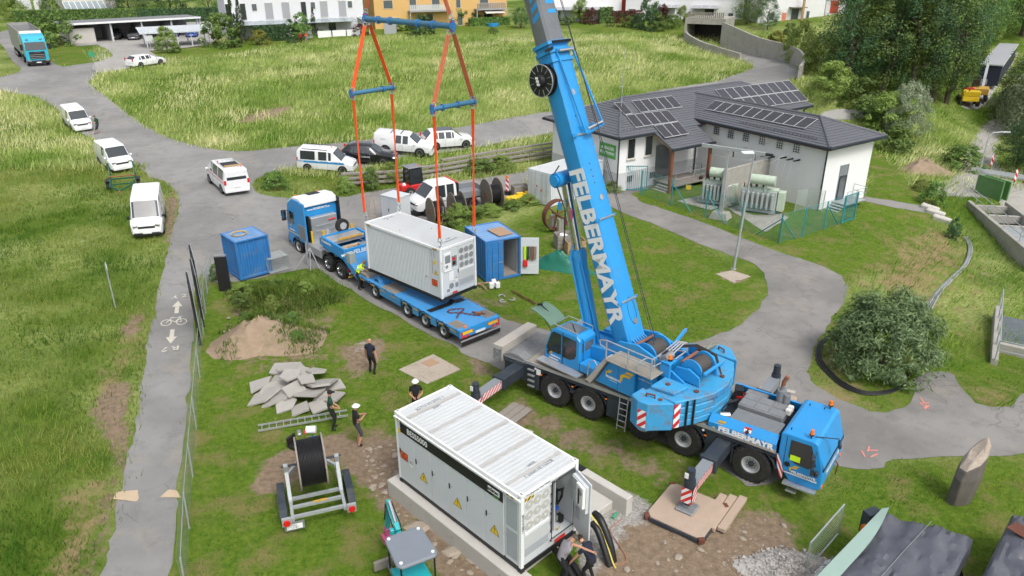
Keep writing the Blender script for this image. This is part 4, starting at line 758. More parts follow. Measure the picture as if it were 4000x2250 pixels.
for u_,v_,w_ in((0,0,'rear near'),(0,2.44,'rear far'),(6.06,0,'vented near'),(6.06,2.44,'vented far')):
 t=sling('orange sling running down to the '+w_+' roof corner of the hanging container',lp(u_,v_,10.95),lp(u_+(.06 if u_<1 else-.06),v_+(.06 if v_<1 else-.06),4.72),.1,twist=1.2)
 e=lp(u_+(.06 if u_<1 else-.06),v_+(.06 if v_<1 else-.06),4.72)-lp(u_,v_,10.95);b=B();b.tube([e+[0,0,0],e+[.04,0,-.1],e+[.05,.02,-.22],e+[-.02,0,-.3],e+[-.06,0,-.22]],.028,6);b.o('hook','grey',t,smooth=True)
hk=BO+bd*34;hk=np.array(SUP@Vector(hk));hkw=np.array(cw_(*hk))
for k,(a_,w_)in enumerate(((top0,'rear'),(top1,'front'))):sling('brown upper sling from the hook to the '+w_+' end of the main spreader beam',(lp(3.03,1.22,0)+np.array([0,0,21.5])),a_+np.array([0,0,.3]),.12,'orange_old')
t=thing('hook_block','yellow hook block holding the upper slings above the frame','hook',tuple(lp(3.03,1.22,0)+np.array([0,0,21.6])),LA);B().box((0,0,.7),(.7,.4,1.1),0,0,.7,.9).o('block','yellow',t,bevel=.05);B().tube([(0,0,.2),(.12,0,.02),(.1,0,-.2),(-.08,0,-.22),(-.16,0,-.08)],.06,8).o('hook','grey',t,smooth=True)
B().tube([(0,.1,1.2),tuple(np.array(hkw)-np.array(t.location))],.02,5).o('rope','gutter',t)if 0 else None
# containers
def corr(b,x0,x1,z0,z1,y,n,d=.03,mi=0,axis='x'):
 st=(x1-x0)/n;P=[]
 for i in range(n):a=x0+i*st;P+=[(a,0),(a+st*.35,0),(a+st*.5,d),(a+st*.85,d)]
 P.append((x1,0));vs=[]
 for u,o in P:
  for z in(z0,z1):vs.append((u,y+o,z)if axis=='x' else(y+o,u,z))
 b.add(vs,[(2*i,2*i+2,2*i+3,2*i+1)for i in range(len(P)-1)],mi);return b
def warn_tri(parent,o,xd,s,mark='!'):
 o=np.asarray(o,float);x=unit(xd);n=np.cross(x,[0,0,1]);z=np.array([0,0,1.]);b=B();f=lambda u,v,k:o+x*u*s+z*v*s+n*k
 b.add([f(-.5,0,.004),f(.5,0,.004),f(0,.87,.004)],[(0,1,2)],1);b.add([f(-.43,.04,.006),f(.43,.04,.006),f(0,.79,.006)],[(0,1,2)],0)
 if mark=='!':b.add([f(-.04,.6,.009),f(-.02,.28,.009),f(.02,.28,.009),f(.04,.6,.009)],[(0,1,2,3)],1);b.add([f(-.03,.2,.009),f(-.03,.13,.009),f(.03,.13,.009),f(.03,.2,.009)],[(0,1,2,3)],1)
 else:b.add([f(.04,.62,.009),f(-.09,.36,.009),f(0,.36,.009),f(-.04,.12,.009),f(.1,.4,.009),f(.01,.4,.009)],[tuple(range(6))],1)
 return b.o('warning_sign',['yellow','black'],parent,fix=False)
def class9(parent,o,xd,s):
 o=np.asarray(o,float);x=unit(xd);n=np.cross(x,[0,0,1]);z=np.array([0,0,1.]);b=B();f=lambda u,v,k=.004:o+x*u*s+z*v*s+n*k
 b.add([f(0,-.5),f(.5,0),f(0,.5),f(-.5,0)],[(0,1,2,3)],0)
 for i in range(-3,4):u=i*.125;h=.5-abs(u);b.add([f(u-.03,.02,.007),f(u+.03,.02,.007),f(u+.03,max(.05,h-.03),.007),f(u-.03,max(.05,h-.03),.007)],[(0,1,2,3)],1)
 return b.o('hazard_diamond',['white','black'],parent,fix=False)
def adr(parent,o,xd,w,h):
 x=unit(xd);n=np.cross(x,[0,0,1]);o=np.asarray(o,float);z=np.array([0,0,1.]);b=B();f=lambda u,v,k:o+x*u+z*v+n*k
 b.add([f(0,0,.004),f(w,0,.004),f(w,h,.004),f(0,h,.004)],[(0,1,2,3)],1);e=.02
 for v0,v1 in((e,h/2-e/2),(h/2+e/2,h-e)):b.add([f(e,v0,.006),f(w-e,v0,.006),f(w-e,v1,.006),f(e,v1,.006)],[(0,1,2,3)],0)
 p_=b.o('danger_plate',['orange_sign','black'],parent,fix=False)
 for s,v in(('90',.75),('3536',.27)):text('plate_number',s,'black',f(w/2,h*v,.008),x,z,h*.36,p_)
 return p_
CL,CW,CHT=6.058,2.438,2.88
def bess(name,label,loc,rz,flip):
 t=thing(name,label,'container',loc,rz);X,Y,Z=np.eye(3)
 b=B();b.bb(.06,CL-.06,.05,CW-.05,.2,CHT-.12);
 if not flip:b=B();b.bb(.06,4.9,.05,CW-.05,.2,CHT-.12);b.bb(4.9,CL-.06,.05,1.28,.2,CHT-.12)
 b.o('body','boxside',t)
 b=B();corr(b,.1,CL-.1,0,1,0,34,.006);b.v=[(x,.08+zz*(CW-.16),CHT-.06+y_)for x,y_,zz in b.v];b.o('roof','rooftop',t,fix=False)
 if not flip:
  for k,x in enumerate((.6,1.75,3.0,4.2,5.35)):
   r=random.Random(k);b=B();n=16;top=[(x+.05+r.random()*.05,.1+(CW-.2)*i/n,CHT-.035)for i in range(n+1)];bot=[(x-.03-r.random()*.05,.1+(CW-.2)*i/n,CHT-.035)for i in range(n+1)]
   b.add(top+bot,[(i,i+1,n+2+i,n+1+i)for i in range(n)]);b.o('roof_seam','seam',t,fix=False)
 fr=B()
 for y in(0,CW):fr.bb(.17,CL-.17,y-.0+(.0 if y else 0)-(.08 if y else 0),y+(.0 if y else.08),CHT-.16,CHT-.02)
 for x in(0,CL):fr.bb(x-(.08 if x else 0),x+(0 if x else.08),.17,CW-.17,CHT-.16,CHT-.02)
 for x in(0,CL-.12):
  for y in(0,CW-.12):fr.bb(x,x+.12,y,y+.12,.18,CHT-.13)
 fr.o('frame_rail','white',t,bevel=.015)
 B().bb(.02,CL-.02,-.05,.01,CHT-.22,CHT-.165).o('drip_edge','white',t)if not flip else None
 b=B();b.bb(.1,CL-.1,.02,.14,.03,.2);b.bb(.1,CL-.1,CW-.14,CW-.02,.03,.2);b.bb(.02,.14,.1,CW-.1,.03,.2);b.bb(CL-.14,CL-.02,.1,CW-.1,.03,.2);b.o('base_rail','black' if flip else 'black',t)
 for x in(0,CL-.178):
  for y in(0,CW-.162):
   for z,mt in((0,'black'),(CHT-.118,'white')):
    o=B().bb(x,x+.178,y,y+.162,z,z+.118).o('corner_casting',mt,t,bevel=.015);B().box((x+.089,y+.081,z+(.119 if z else.05)),(.09,.055,.006)).o('casting_slot','steel',o)if z else None
 for x in(.2,CL-.55):
  hazard('edge_marking',t,(x,-.002 if flip else-.052,CHT-.14 if flip else CHT-.21),X,Z,.34,.07 if flip else.05,.14,1,'black','yellow',.004)
 e=CL+.004
 def fans(y0,mt):
  o=B().bb(e-.06,e-.02,y0,y0+1.06,.5,CHT-.18).o('fan_panel','boxwhite',t,bevel=.01)
  for i in range(3):
   for j in range(3):
    c=np.array([e-.018,y0+.19+i*.34,2.42-j*.38]);q=B().cyl(c,c+X*.012,.155,None,20).o('fan',mt,o,smooth=True);B().ringlathe([(0,.155),(.012,.16),(.02,.15)],c,X,20).o('fan_ring','boxwhite',q)if flip else None;B().cyl(c+X*.012,c+X*.02,.045,None,10).o('fan_hub','grey' if flip else 'boxwhite',q)
  B().bb(e-.018,e-.004,y0+.02,y0+1.04,1.37,1.45).o('rail','white',o);B().bb(e-.019,e-.012,y0+.03,y0+1.03,.56,1.32).o('filter_mesh','mesh_grey',o);B().bb(e-.0185,e-.0095,y0+.03,y0+1.03,.56,.86).o('filter_shade','mesh_dark',o)  # lower band of the filter in a darker mesh colour
 mat('mesh_grey',(.50,.52,.52),.6,var=.08,sc=30);mat('mesh_dark',(.36,.39,.42),.6,var=.12,sc=24);mat('fan_grey',(.27,.275,.28),.55,var=.15,sc=40);mat('fan_light',(.46,.45,.42),.55,var=.25,sc=50)
 if flip:
  corr(b:=B(),.14,CL-.9,.2,CHT-.18,.035,44,.02);b.o('ribbed_wall','boxside',t,fix=False);B().bb(CL-.9,CL-.13,.03,.045,.2,CHT-.18).o('flat_panel','boxside',t)
  fans(1.2,'fan_grey');d=B().bb(e-.06,e-.012,.13,1.18,.3,CHT-.2).o('cabinet_door','boxwhite',t,bevel=.01)
  B().bb(e-.012,e+.03,.2,.66,1.65,2.55).o('air_unit','white',d,bevel=.015);B().bb(e+.03,e+.04,.26,.6,2.02,2.42).o('air_grille','car_grey_l',d)if 'car_grey_l' in MATS else B().bb(e+.03,e+.04,.26,.6,2.02,2.42).o('air_grille','grey',d)
  B().cyl((e+.03,.36,1.84),(e+.04,.36,1.84),.09,None,14).o('fan','grey',d);B().bb(e-.012,e+.06,.2,.66,1.6,1.64).o('drip_rail','white',d)
  w_=B().bb(e-.012,e-.004,.74,1.08,1.72,2.28).o('door_window','grey',d,bevel=.003);B().bb(e-.003,e+.002,.78,.98,2.05,2.2).o('red_light','red',w_);B().bb(e-.003,e+.002,.78,.98,1.8,2.0).o('screen','black',w_)
  B().bb(e-.01,e+.004,1.12,1.16,1.3,1.5).o('door_handle','black',d);B().bb(e-.012,e+.02,.5,.82,1.0,1.5).o('service_flap','white',d,bevel=.01)
  B().cyl((e-.012,.66,.72),(e+.01,.66,.72),.15,None,16).o('cable_gland','grey',d);B().bb(e-.012,e-.003,.93,1.12,.55,.8).o('louvre','grey',d);B().bb(e-.012,e-.003,.35,.54,.45,.6).o('louvre','grey',d);B().bb(e-.01,e-.004,.72,1.05,.26,.36).o('red_label','red',d)
  class9(t,(e+.0,1.0,1.02),Y,.3);adr(t,(CL-.75,.026,.75),X,.42,.36);class9(t,(CL-1.15,.026,1.05),X,.28);warn_tri(t,(CL-.42,.026,1.4),X,.3,'~');B().bb(CL-.52,CL-.36,.02,.028,1.95,2.15).o('yellow_label','yellow',t)
  for x,z0,z1 in((CL-.72,2.3,2.7),(CL-.52,2.25,2.7),(CL-.68,1.4,2.2)):B().bb(x,x+.035,.022,.028,z0,z1).o('marking','grey',t)
  text('container_number','JGYU 012033','grey',(e+.002,.065,1.9),-Z,Y,.09,t);text('container_number','JGYU 012033 7','grey',(5.4,1.22,CHT-.045),-Y,X,.16,t);text('container_number','JGYU 012033 7','grey',(.35,1.4,CHT-.045),Y,-X,.12,t);text('size_code','25SM','grey',(5.15,1.35,CHT-.045),-Y,X,.14,t)
  for x,y,s_ in((.5,1.2,.06),(2.4,.5,.04),(3.4,1.8,.05)):B().box((x,y,CHT-.04),(s_,s_,.02)).o('roof_spot','grey',t)
 else:
  xs=[.12,1.0,1.87,2.74,3.61,4.48,5.32]
  for i in range(6):
   d=B().bb(xs[i]+.006,xs[i+1]-.006,.0,.05,.21,CHT-.24).o('door_panel','boxside',t,bevel=.006)
   B().bb(xs[i+1]-.16 if 0 else xs[i]+.06,xs[i]+.11,-.02,.0,1.3,1.5).o('door_handle','black',d,bevel=.006);B().cyl((xs[i]+.2,-.006,1.43),(xs[i]+.2,0,1.43),.022,None,8).o('lock','wood',d)
  B().bb(.3,5.3,-.012,-.002,2.2,2.58).o('black_band','black',t)
  text('lettering','BESS5000','white',(1.22,-.013,2.39),X,Z,.3,t,bold=.004,sx=.92);o=B().bb(4.66,5.16,-.018,-.013,2.31,2.5).o('logo_plate','white',t,bevel=.002);text('lettering','adstec','black',(4.9,-.019,2.41),X,Z,.18,o,bold=.006);text('lettering','energy','green_sign',(5.02,-.019,2.26),X,Z,.09,o)
  for k in(1,3,5):warn_tri(t,((xs[k]+xs[k+1])/2+.02,-.003,.8),X,.42,'~' if k==1 else '!')
  adr(t,(.2,-.003,1.1),X,.42,.32);class9(t,(.8,-.003,1.12),X,.3);B().bb(.16,.28,-.006,0,2.1,2.27).o('yellow_label','yellow',t)
  v=B().bb(5.36,CL-.13,.02,.05,.21,CHT-.24).o('vent_panel','boxwhite',t);
  for z0,z1 in((.35,1.4),(1.5,2.5)):
   B().bb(5.42,CL-.19,.012,.02,z0,z1).o('vent_mesh','mesh_dark',v)
  fans(.13,'fan_light');B().bb(e-.02,e,.13,1.24,CHT-.26,CHT-.2).o('lintel','boxwhite',t)
  text('lettering','We Empower Your Future','grey',(e+.002,.68,CHT-.09),Y,Z,.09,t,bold=.002);text('container_number','JGYU 012032 1','black',(e+.004,.062,1.85),-Z,Y,.11,t)
  text('container_number','JGYU 012032 1','grey',(5.45,1.3,CHT-.045),-Y,X,.19,t);text('size_code','25SM','grey',(5.15,1.3,CHT-.045),-Y,X,.15,t);text('container_number','JGYU 012032 1','grey',(.42,1.2,CHT-.045),Y,-X,.19,t);text('size_code','25SM','grey',(.75,1.2,CHT-.045),Y,-X,.15,t)
  hazard('edge_marking',t,(e+.001,.14,CHT-.27),Y,Z,.34,.1,.12,-1,'black','yellow',.004)
  b=B();y0,y1=1.28,CW-.12;b.bb(4.9,CL-.06,CW-.09,CW-.05,.2,CHT-.16);b.bb(4.9,CL-.06,y0,y1,.2,.42);b.bb(4.9,CL-.06,y0,y1,CHT-.24,CHT-.12);b.o('cabinet_shell','boxwhite',t)
  B().bb(4.88,4.92,y0,y1,.4,CHT-.2).o('cabinet_back','grey',t);b=B();f0=e-.03
  b.tube([(f0,y0+.03,.5),(f0,y1-.02,.5),(f0,y1-.02,CHT-.28),(f0,y0+.03,CHT-.28)],.018,6,closed=True);b.o('door_seal','black',t)
  B().bb(5.35,5.4,y0+.35,y1-.05,1.85,CHT-.3).o('mounting_plate','boxwhite',t);B().bb(5.3,5.9,y0+.28,y0+.31,.55,CHT-.35).o('partition','boxwhite',t)
  for k,(yy,zz,w_,h_,mt)in enumerate(((1.7,1.5,.2,.45,'black'),(1.98,1.5,.18,.45,'black'),(1.95,1.22,.3,.12,'cable_black'),(1.72,1.12,.14,.14,'white'),(1.95,1.05,.16,.12,'car_blue'),(1.8,.72,.35,.16,'steel'),(1.65,.55,.12,.2,'rust_light'),(2.1,.62,.14,.25,'black'))):B().box((5.45+.03*k,yy,zz),(.2,w_,h_)).o('switchgear',mt,t,bevel=.01)
  warn_tri(t,(5.9,1.78,.52),Y,.14)
  for k in range(6):B().cyl((5.92,y0+.1,.9+k*.22),(5.95,y0+.1,.9+k*.22),.035,None,10).o('gland','steel',t)
  for k in range(5):B().tube([(5.5,1.9+.06*k,1.6),(5.7,2.05+.04*k,1.75),(5.65,2.2,1.4+.05*k),(5.5,2.15,1.0)],.018,5).o('cable','black',t)
  for k in range(7):B().cyl((e-.02,1.25,.5+k*.35),(e+.03,1.25,.5+k*.35),.025,None,8).o('hinge_bolt','black',t)
  hx,hy=e-.02,y1+.02;al=R_(-18);M=Matrix.Translation((hx,hy,0))@Matrix.Rotation(al,4,'Z')
  d=B().bb(0,.93,-.05,0,.42,CHT-.24).xf(M).o('open_door','boxwhite',t,bevel=.01)
  B().bb(.08,.86,-.16,-.05,1.55,CHT-.35).xf(M).o('door_box','boxwhite',d,bevel=.01);B().bb(.45,.84,-.26,-.16,1.75,2.5).xf(M).o('device','white',d,bevel=.01);B().bb(.1,.42,-.2,-.16,2.1,2.5).xf(M).o('device','mesh_grey',d)
  B().cyl((.7,-.28,2.3),(.7,-.26,2.3),.1,None,16).xf(M).o('fan','grey',d);B().bb(.62,.65,-.3,-.26,1.85,2.4).xf(M).o('cable','black',d)
  for k in range(6):B().bb(.15,.38,-.058,-.05,.95+k*.09,.97+k*.09).xf(M).o('louvre_slot','grey',d)
  B().bb(e-.01,e+.002,1.45,1.9,.28,.4).o('red_label','red',t)
 return t
nb=bess('battery_container','white battery container lettered BESS5000 standing on concrete strips in front',(-3.952,21.208,.68),R_(-46.13),False)
hb=bess('battery_container','white ribbed battery container hanging from the crane slings over the blue trailer',tuple(LO),LA,True)
ft=thing('concrete_foundation','pale concrete strip foundation and slab under the front battery container','foundation',(-3.952,21.208,0),R_(-46.13))
def strip(pts,z0,z1,nm):B().ext(pts,z0,z1,'z').o(nm,'concrete',ft,bevel=.02)
strip([(-.35,-.28),(6.3,-.28),(6.3,.22),(-.35,.22)],-.3,.672,'strip_wall');strip([(-.35,.22),(.15,.22),(.15,4.84),(-.35,4.84)],-.3,.665,'cross_wall');strip([(-.35,4.85),(6.2,4.85),(6.2,5.18),(-.35,5.18)],-.3,.72,'side_wall')
strip([(.15,2.25),(5.62,2.25),(5.62,4.845),(.15,4.845)],-.3,.34,'floor_slab');strip([(5.2,.225),(5.6,.225),(5.6,2.24),(5.2,2.24)],-.3,.6,'cross_wall');strip([(.15,2.2),(5.9,2.2),(5.9,2.5),(.15,2.5)],.342,.675,'bearing_strip')
B().box((3.9,5.02,.727),(.5,.3,.006)).o('dark_plate','black',ft)
for x in(1.0,3.2,5.4):B().cyl((x,-.285,.4),(x,-.279,.4),.03,None,8).o('form_tie_hole','grey',ft)
def box_container(name,label,loc,rz,L_,W_,H_,side,top,n=10,group=None,endmat=None,m2=7):
 t=thing(name,label,'container',loc,rz,group);X,Y,Z=np.eye(3)
 for y,s in((.06,-1),(W_-.06,1)):corr(b:=B(),.1,L_-.1,.14,H_-.1,y,n,.05*-s if s>0 else.04);b.o('side_wall',side,t,fix=False)
 corr(b:=B(),.1,W_-.1,.14,H_-.1,.05,m2,.04,axis='y');b.o('end_wall',endmat or side,t,fix=False)
 corr(b:=B(),.08,L_-.08,0,1,0,n,.025);b.v=[(x,.06+z*(W_-.12),H_-.04+y)for x,y,z in b.v];b.o('roof',top,t,fix=False)
 B().bb(.05,L_-.05,.05,W_-.05,.08,.14).o('floor','wood_grey',t)
 fr=B()
 for y in(0,W_-.07):fr.bb(.1,L_-.1,y,y+.07,0,.14);fr.bb(.1,L_-.1,y,y+.07,H_-.1,H_)
 for x in(0,L_-.1):
  fr.bb(x,x+.1,.1,W_-.1,0,.14);fr.bb(x,x+.1,.1,W_-.1,H_-.1,H_-.005)
  for y in(0,W_-.1):fr.bb(x-.002,x+.102,y-.002,y+.102,0,H_+.01)
 fr.o('frame',side,t,bevel=.01);return t
def cdoor(t,x,y0,y1,H_,mt,pr=.04):
 d=B().bb(x-.03,x+.02,y0,y1,.15,H_-.11).o('door',mt,t,bevel=.01);w=y1-y0
 for i in range(4):B().bb(x+.02,x+.032,y0+.08,y1-.08,.28+i*(H_-.5)/4,.2+(i+.8)*(H_-.5)/4).o('door_panel',mt,d,bevel=.01)
 for k in(.3,.68):B().cyl((x+.05,y0+w*k,.12),(x+.05,y0+w*k,H_-.1),.018,None,8).o('lock_bar','galv' if mt!='blue_box' else mt,d)
 B().bar((x+.07,y0+w*.68,1.15),(x+.07,y0+w*.68+.25,1.12),.03).o('lock_handle','galv',d);return d
P,Q=zat(1223,712,0)[:2],zat(1308,695,0)[:2];yv=unit(Q-P);az=math.atan2(yv[1],yv[0])-math.pi/2;xv=np.array([math.cos(az),math.sin(az)])
o_=P-xv*3.0;tc_=box_container('tool_container','blue open steel container with wooden board on roof behind the hanging one',(o_[0],o_[1],.03),az,3.0,2.26,2.5,'blue_box','blue_boxtop',9)
cdoor(tc_,3.0,.1,1.13,2.5,'blue_box');B().bb(.1,.16,.1,2.16,.14,2.4).o('inner_wall','steel',tc_);corr(b:=B(),.2,2.9,.15,2.4,2.12,10,.03);b.o('inner_lining','wall_plinth',tc_,fix=False)
M=Matrix.Translation((3.02,2.24,0))@Matrix.Rotation(R_(-2),4,'Z');M=Matrix.Translation((3.02,2.24,0))@Matrix.Rotation(R_(62),4,'Z')
d=B().bb(0,1.06,-.03,.03,.15,2.4).xf(M).o('open_door','boxside',tc_,bevel=.01);B().bb(0,1.06,-.045,-.03,.15,.75).xf(M).o('door_panel','boxside',d)
MB_='mdf';bx=thing('roof_board','brown board lying on the roof of the open blue container','board',(o_[0]+xv[0]*1.9+yv[0]*1.45,o_[1]+xv[1]*1.9+yv[1]*1.45,2.55),az+.12);B().box((0,0,.03),(1.35,.95,.03)).o('board','mdf',bx)
hang=[('hivis','yellow strap'),('cloth_green','dark strap'),('oldwood','brown strap'),('rust_light','rusty strap'),('oldwood','last strap')]
w2=lambda v:tuple(Matrix.Translation((o_[0],o_[1],.03))@Matrix.Rotation(az,4,'Z')@M@Vector(v))
for k,(mt,nm)in enumerate((('hivis','yellow'),('cloth_green','dark green'),('oldwood','brown'),('rust_light','rusty brown'),('wood_grey','grey brown'))):
 t=thing('hanging_strap',nm+' lashing strap hanging on the open container door','strap',w2((.25+k*.15,-.1,1.9)),az+R_(62));B().tube([(-.04,0,0),(-.05,0,-.4),(-.02,0,-.8-(k%2)*.1),(.03,0,-.8),(.05,0,-.35),(.04,0,0)],.035,6).o('strap',mt,t,smooth=True)
t=thing('red_bag','small red bag hanging below the yellow strap on the container door','bag',w2((.27,-.12,.85)),az+R_(62));B().box((0,0,0),(.3,.12,.42),0,0,.8,.8).o('bag','red',t,bevel=.05,seg=2)
F_,R2=zat(605,706,.28)[:2],zat(685,684,.28)[:2];xv2=unit(R2-F_);az2=math.atan2(xv2[1],xv2[0])
sb=box_container('storage_container','small blue corrugated container beside the cycle path with hose ring on top',(F_[0],F_[1],.27),az2,2.0,2.0,2.35,'blue_box','blue_boxtop',11,m2=10)
t=thing('hose_ring','yellow coiled hose ring lying on the small blue container','hose',tuple(sb.matrix_basis@Vector((.75,1.1,2.37))),az2);B().tube([(.42*math.cos(a)*(1+.04*k),.42*math.sin(a)*(1+.04*k),.03+.03*k)for k in range(2)for a in np.linspace(0,6.2,20)],.025,6).o('hose','ochre',t,smooth=True)
a,b_=zat(1327,502,0)[:2],zat(1381,513,0)[:2];a=np.array([1.25,56.1]);c_=np.array([2.95,54.35]);yv3=unit(a-c_);az3=math.atan2(yv3[1],yv3[0])+math.pi/2;xv3=np.array([math.cos(az3),math.sin(az3)]);o3=a-xv3*6.05
wc_=box_container('storage_container','white steel container with closed doors behind the crane boom',(o3[0],o3[1],hz(*c_)+.03),az3,6.05,2.44,2.55,'boxwhite','rooftop',22)
for y0,y1 in((.1,1.21),(1.23,2.34)):cdoor(wc_,6.05,y0,y1,2.55,'boxwhite')
B().bb(6.09,6.1,1.4,1.6,1.0,1.2).o('door_sticker','orange_old',wc_);B().cyl((6.085,1.0,1.35),(6.095,1.0,1.35),.07,None,12).o('round_sticker','red',wc_)
t=thing('switch_cabinet','plain light grey switch cabinet standing in the yard behind the truck','cabinet',(-9.15,50.5,.1),R_(-36));B().bb(0,1.55,0,1.3,.1,1.95).o('body','boxside',t,bevel=.01);B().bb(-.03,1.58,-.03,1.33,1.95,2.03).o('roof','boxwhite',t,bevel=.01);B().bb(.05,1.5,.05,1.25,0,.1).o('plinth','grey',t);B().bb(.77,.78,-.006,0,.15,1.9).o('door_seam','grey',t);B().bb(.66,.7,-.03,0,.9,1.12).o('door_handle','black',t)
t=thing('step_ladder','wooden step ladder leaning by the grey switch cabinet','ladder',(-9.75,50.3,.1),R_(20));b=B();b.bar((-.25,0,0),(-.1,.1,2.0),.06,.03);b.bar((.25,0,0),(.1,.1,2.0),.06,.03);b.o('side_rail','wood',t)
for k in range(6):B().bar((-.23+.02*k,.01+.016*k,.3*k+.2),(.23-.02*k,.01+.016*k,.3*k+.2),.05,.02).o('rung','wood',t)
# truck tractor + low loader (common axis, local y = 0 is the centre line)
TA=R_(131.35);te=np.array([math.cos(TA),math.sin(TA),0]);tn=np.array([-te[1],te[0],0]);TO=np.array([-3.4,33.06,0])-tn*1.22
tr=thing('low_loader_trailer','long blue low-loader semitrailer under the hanging container','trailer',(TO[0],TO[1],.02),TA);X,Y,Z=np.eye(3)
b=B();b.bb(-1.3,8.0,-1.26,1.26,.78,.93);b.bb(-1.3,3.9,-1.2,1.2,.5,.78);b.bb(3.9,8.0,-.6,.6,.45,.78);b.o('deck','blue_pale',tr,bevel=.02)
b=B();b.ext([(7.95,.93),(9.3,1.55),(9.6,1.65),(9.6,1.3),(8.3,.55),(7.95,.55)],-1.24,1.24);b.o('neck_slope','blue_pale',tr,bevel=.02)
for s in(-1,1):
 b=B();b.ext([(9.35,1.3),(9.35,2.02),(11.9,2.1),(12.25,1.95),(12.25,1.55),(11.0,1.45)],s*1.12,s*1.26);b.o('gooseneck_side','blue',tr,bevel=.015)
 for x0,x1 in((.55,1.02),(2.12,2.62),(3.75,5.75)):B().bb(x0,x1,s*1.2,s*1.262,.42,.78).o('side_panel','blue_pale',tr,bevel=.01)
 for k in range(9):B().bb(-1.1+k*1.05,-.65+k*1.05,s*1.262,s*1.27,.72,.79).o('side_marker_strip','ochre',tr)
 for k in range(12):B().bb(-1.2+k*.78,-1.06+k*.78,s*1.255,s*1.3,.87,.95).o('lashing_ring','blue_box',tr)
b=B();b.bb(9.3,12.2,-1.12,1.12,1.3,1.45);b.bb(9.3,9.42,-1.12,1.12,1.45,2.0);b.bb(12.05,12.2,-1.12,1.12,1.45,2.05);b.o('gooseneck_tray','blue',tr)
b=B();b.bb(11.0,12.0,-1.1,1.1,1.75,2.0);b.o('hydraulic_box','alu',tr,bevel=.02);B().box((10.95,-.1,2.03),(.12,1.6,.1)).o('warning_strip','ochre',tr)
for s in(-1,1):B().box((12.2,s*.95,2.2),(.06,.22,.3)).o('end_board','ochre',tr);B().box((12.18,s*.7,2.2),(.06,.2,.35)).o('end_plate','alu',tr)
B().cyl((12.15,-.35,2.35),(12.4,-.35,2.35),.42,None,20).o('spare_tyre','rubber',tr,smooth=True);B().cyl((12.1,-.35,2.35),(12.42,-.35,2.35),.22,None,14).o('spare_rim','rim',tr,smooth=True)
for x in(0,1.57,3.19,6.3):
 for s in(-1,1):wheel(tr,(x,s*1.06,.41),.41,.36,s,'rim',.58,0)
for x in(0,1.57,3.19,6.3):
 for s in(-1,1):
  b=B();b.loft([[(x+math.cos(a)*.5,s*.9,.41+math.sin(a)*.48),(x+math.cos(a)*.5,s*1.275,.41+math.sin(a)*.48),(x+math.cos(a)*.53,s*1.275,.41+math.sin(a)*.52),(x+math.cos(a)*.53,s*.9,.41+math.sin(a)*.52)]for a in np.linspace(.35,math.pi-.35,7)]);b.o('mudguard','black',tr)
for q in((4.3,5.6,.35,1.24),(-1.15,-.35,.6,1.2),(-1.15,-.35,-1.2,-.6)):
 pl=B().bb(q[0],q[1],q[2],q[3],.93,.95).o('tread_plate','wood_grey',tr)
 for k in range(6):yy=q[2]+.07+k*(q[3]-q[2]-.1)/6;B().bb(q[0]+.03,q[1]-.03,yy,yy+.05,.95,.975).o('tread_bar','wood_grey',pl)
b=B();b.ext([(7.0,.94),(7.3,1.12),(7.8,1.12),(7.9,.94)],.5,1.2);b.o('wheel_trough_cover','wood_grey',tr,bevel=.02);b=B();b.ringlathe([(-.45,.3),(-.3,.45),(.3,.45),(.45,.3)],(6.3,.6,.8),(0,1,0),16);b.o('wheel_hump','blue_pale',tr,smooth=True)
b=B();b.bb(-1.4,-1.28,-1.25,1.25,.5,.93);b.o('rear_board','blue',tr);
for s in(-1,1):B().bb(-1.42,-1.4,s*.5,s*1.1,.66,.8).o('reflector_board','yellow',tr);hazard('reflector_edge',tr,(-1.41,s*1.22 if s>0 else-.45,.64),-Y,Z,.77,.18,2,1,'red','red',.002);B().bb(-1.44,-1.4,s*.98,s*1.2,.5,.6).o('tail_lamp','redlamp',tr);B().bb(-1.43,-1.4,s*.7,s*.9,.5,.58).o('tail_lamp','red',tr)
B().bb(-1.42,-1.4,-.3,.3,.5,.62).o('number_plate','white',tr);B().bb(-1.5,-1.44,-1.25,1.25,.34,.4).o('bumper_bar','alu',tr);B().bb(-1.47,-1.45,-1.22,1.22,.1,.33).o('mud_flap','black',tr)
b=B();b.cyl((-1.3,.85,.93),(-1.3,.85,1.02),.07,None,10);b.o('beacon','amber',tr)
text('lettering','www.FELBERMAYR.cc','white',(9.295,-.1,1.72),-Y,Z,.34,tr,bold=.012,sx=1.0);text('lettering','FELBERMAYR','white',(11.4,1.265,1.85),-X,Z,.17,tr,bold=.006,sx=1.1);flogo('logo_mark',tr,(12.0,1.265,1.75),-X,Z,.25)
B().bb(8.75,9.15,.85,1.25,1.3,1.9).o('control_box','sage_grey',tr,bevel=.01)
def onto(root,v):return tuple(root.matrix_basis@Vector(v))
wn=['long pale','short pale','dark','grey block','flat pale','stout']
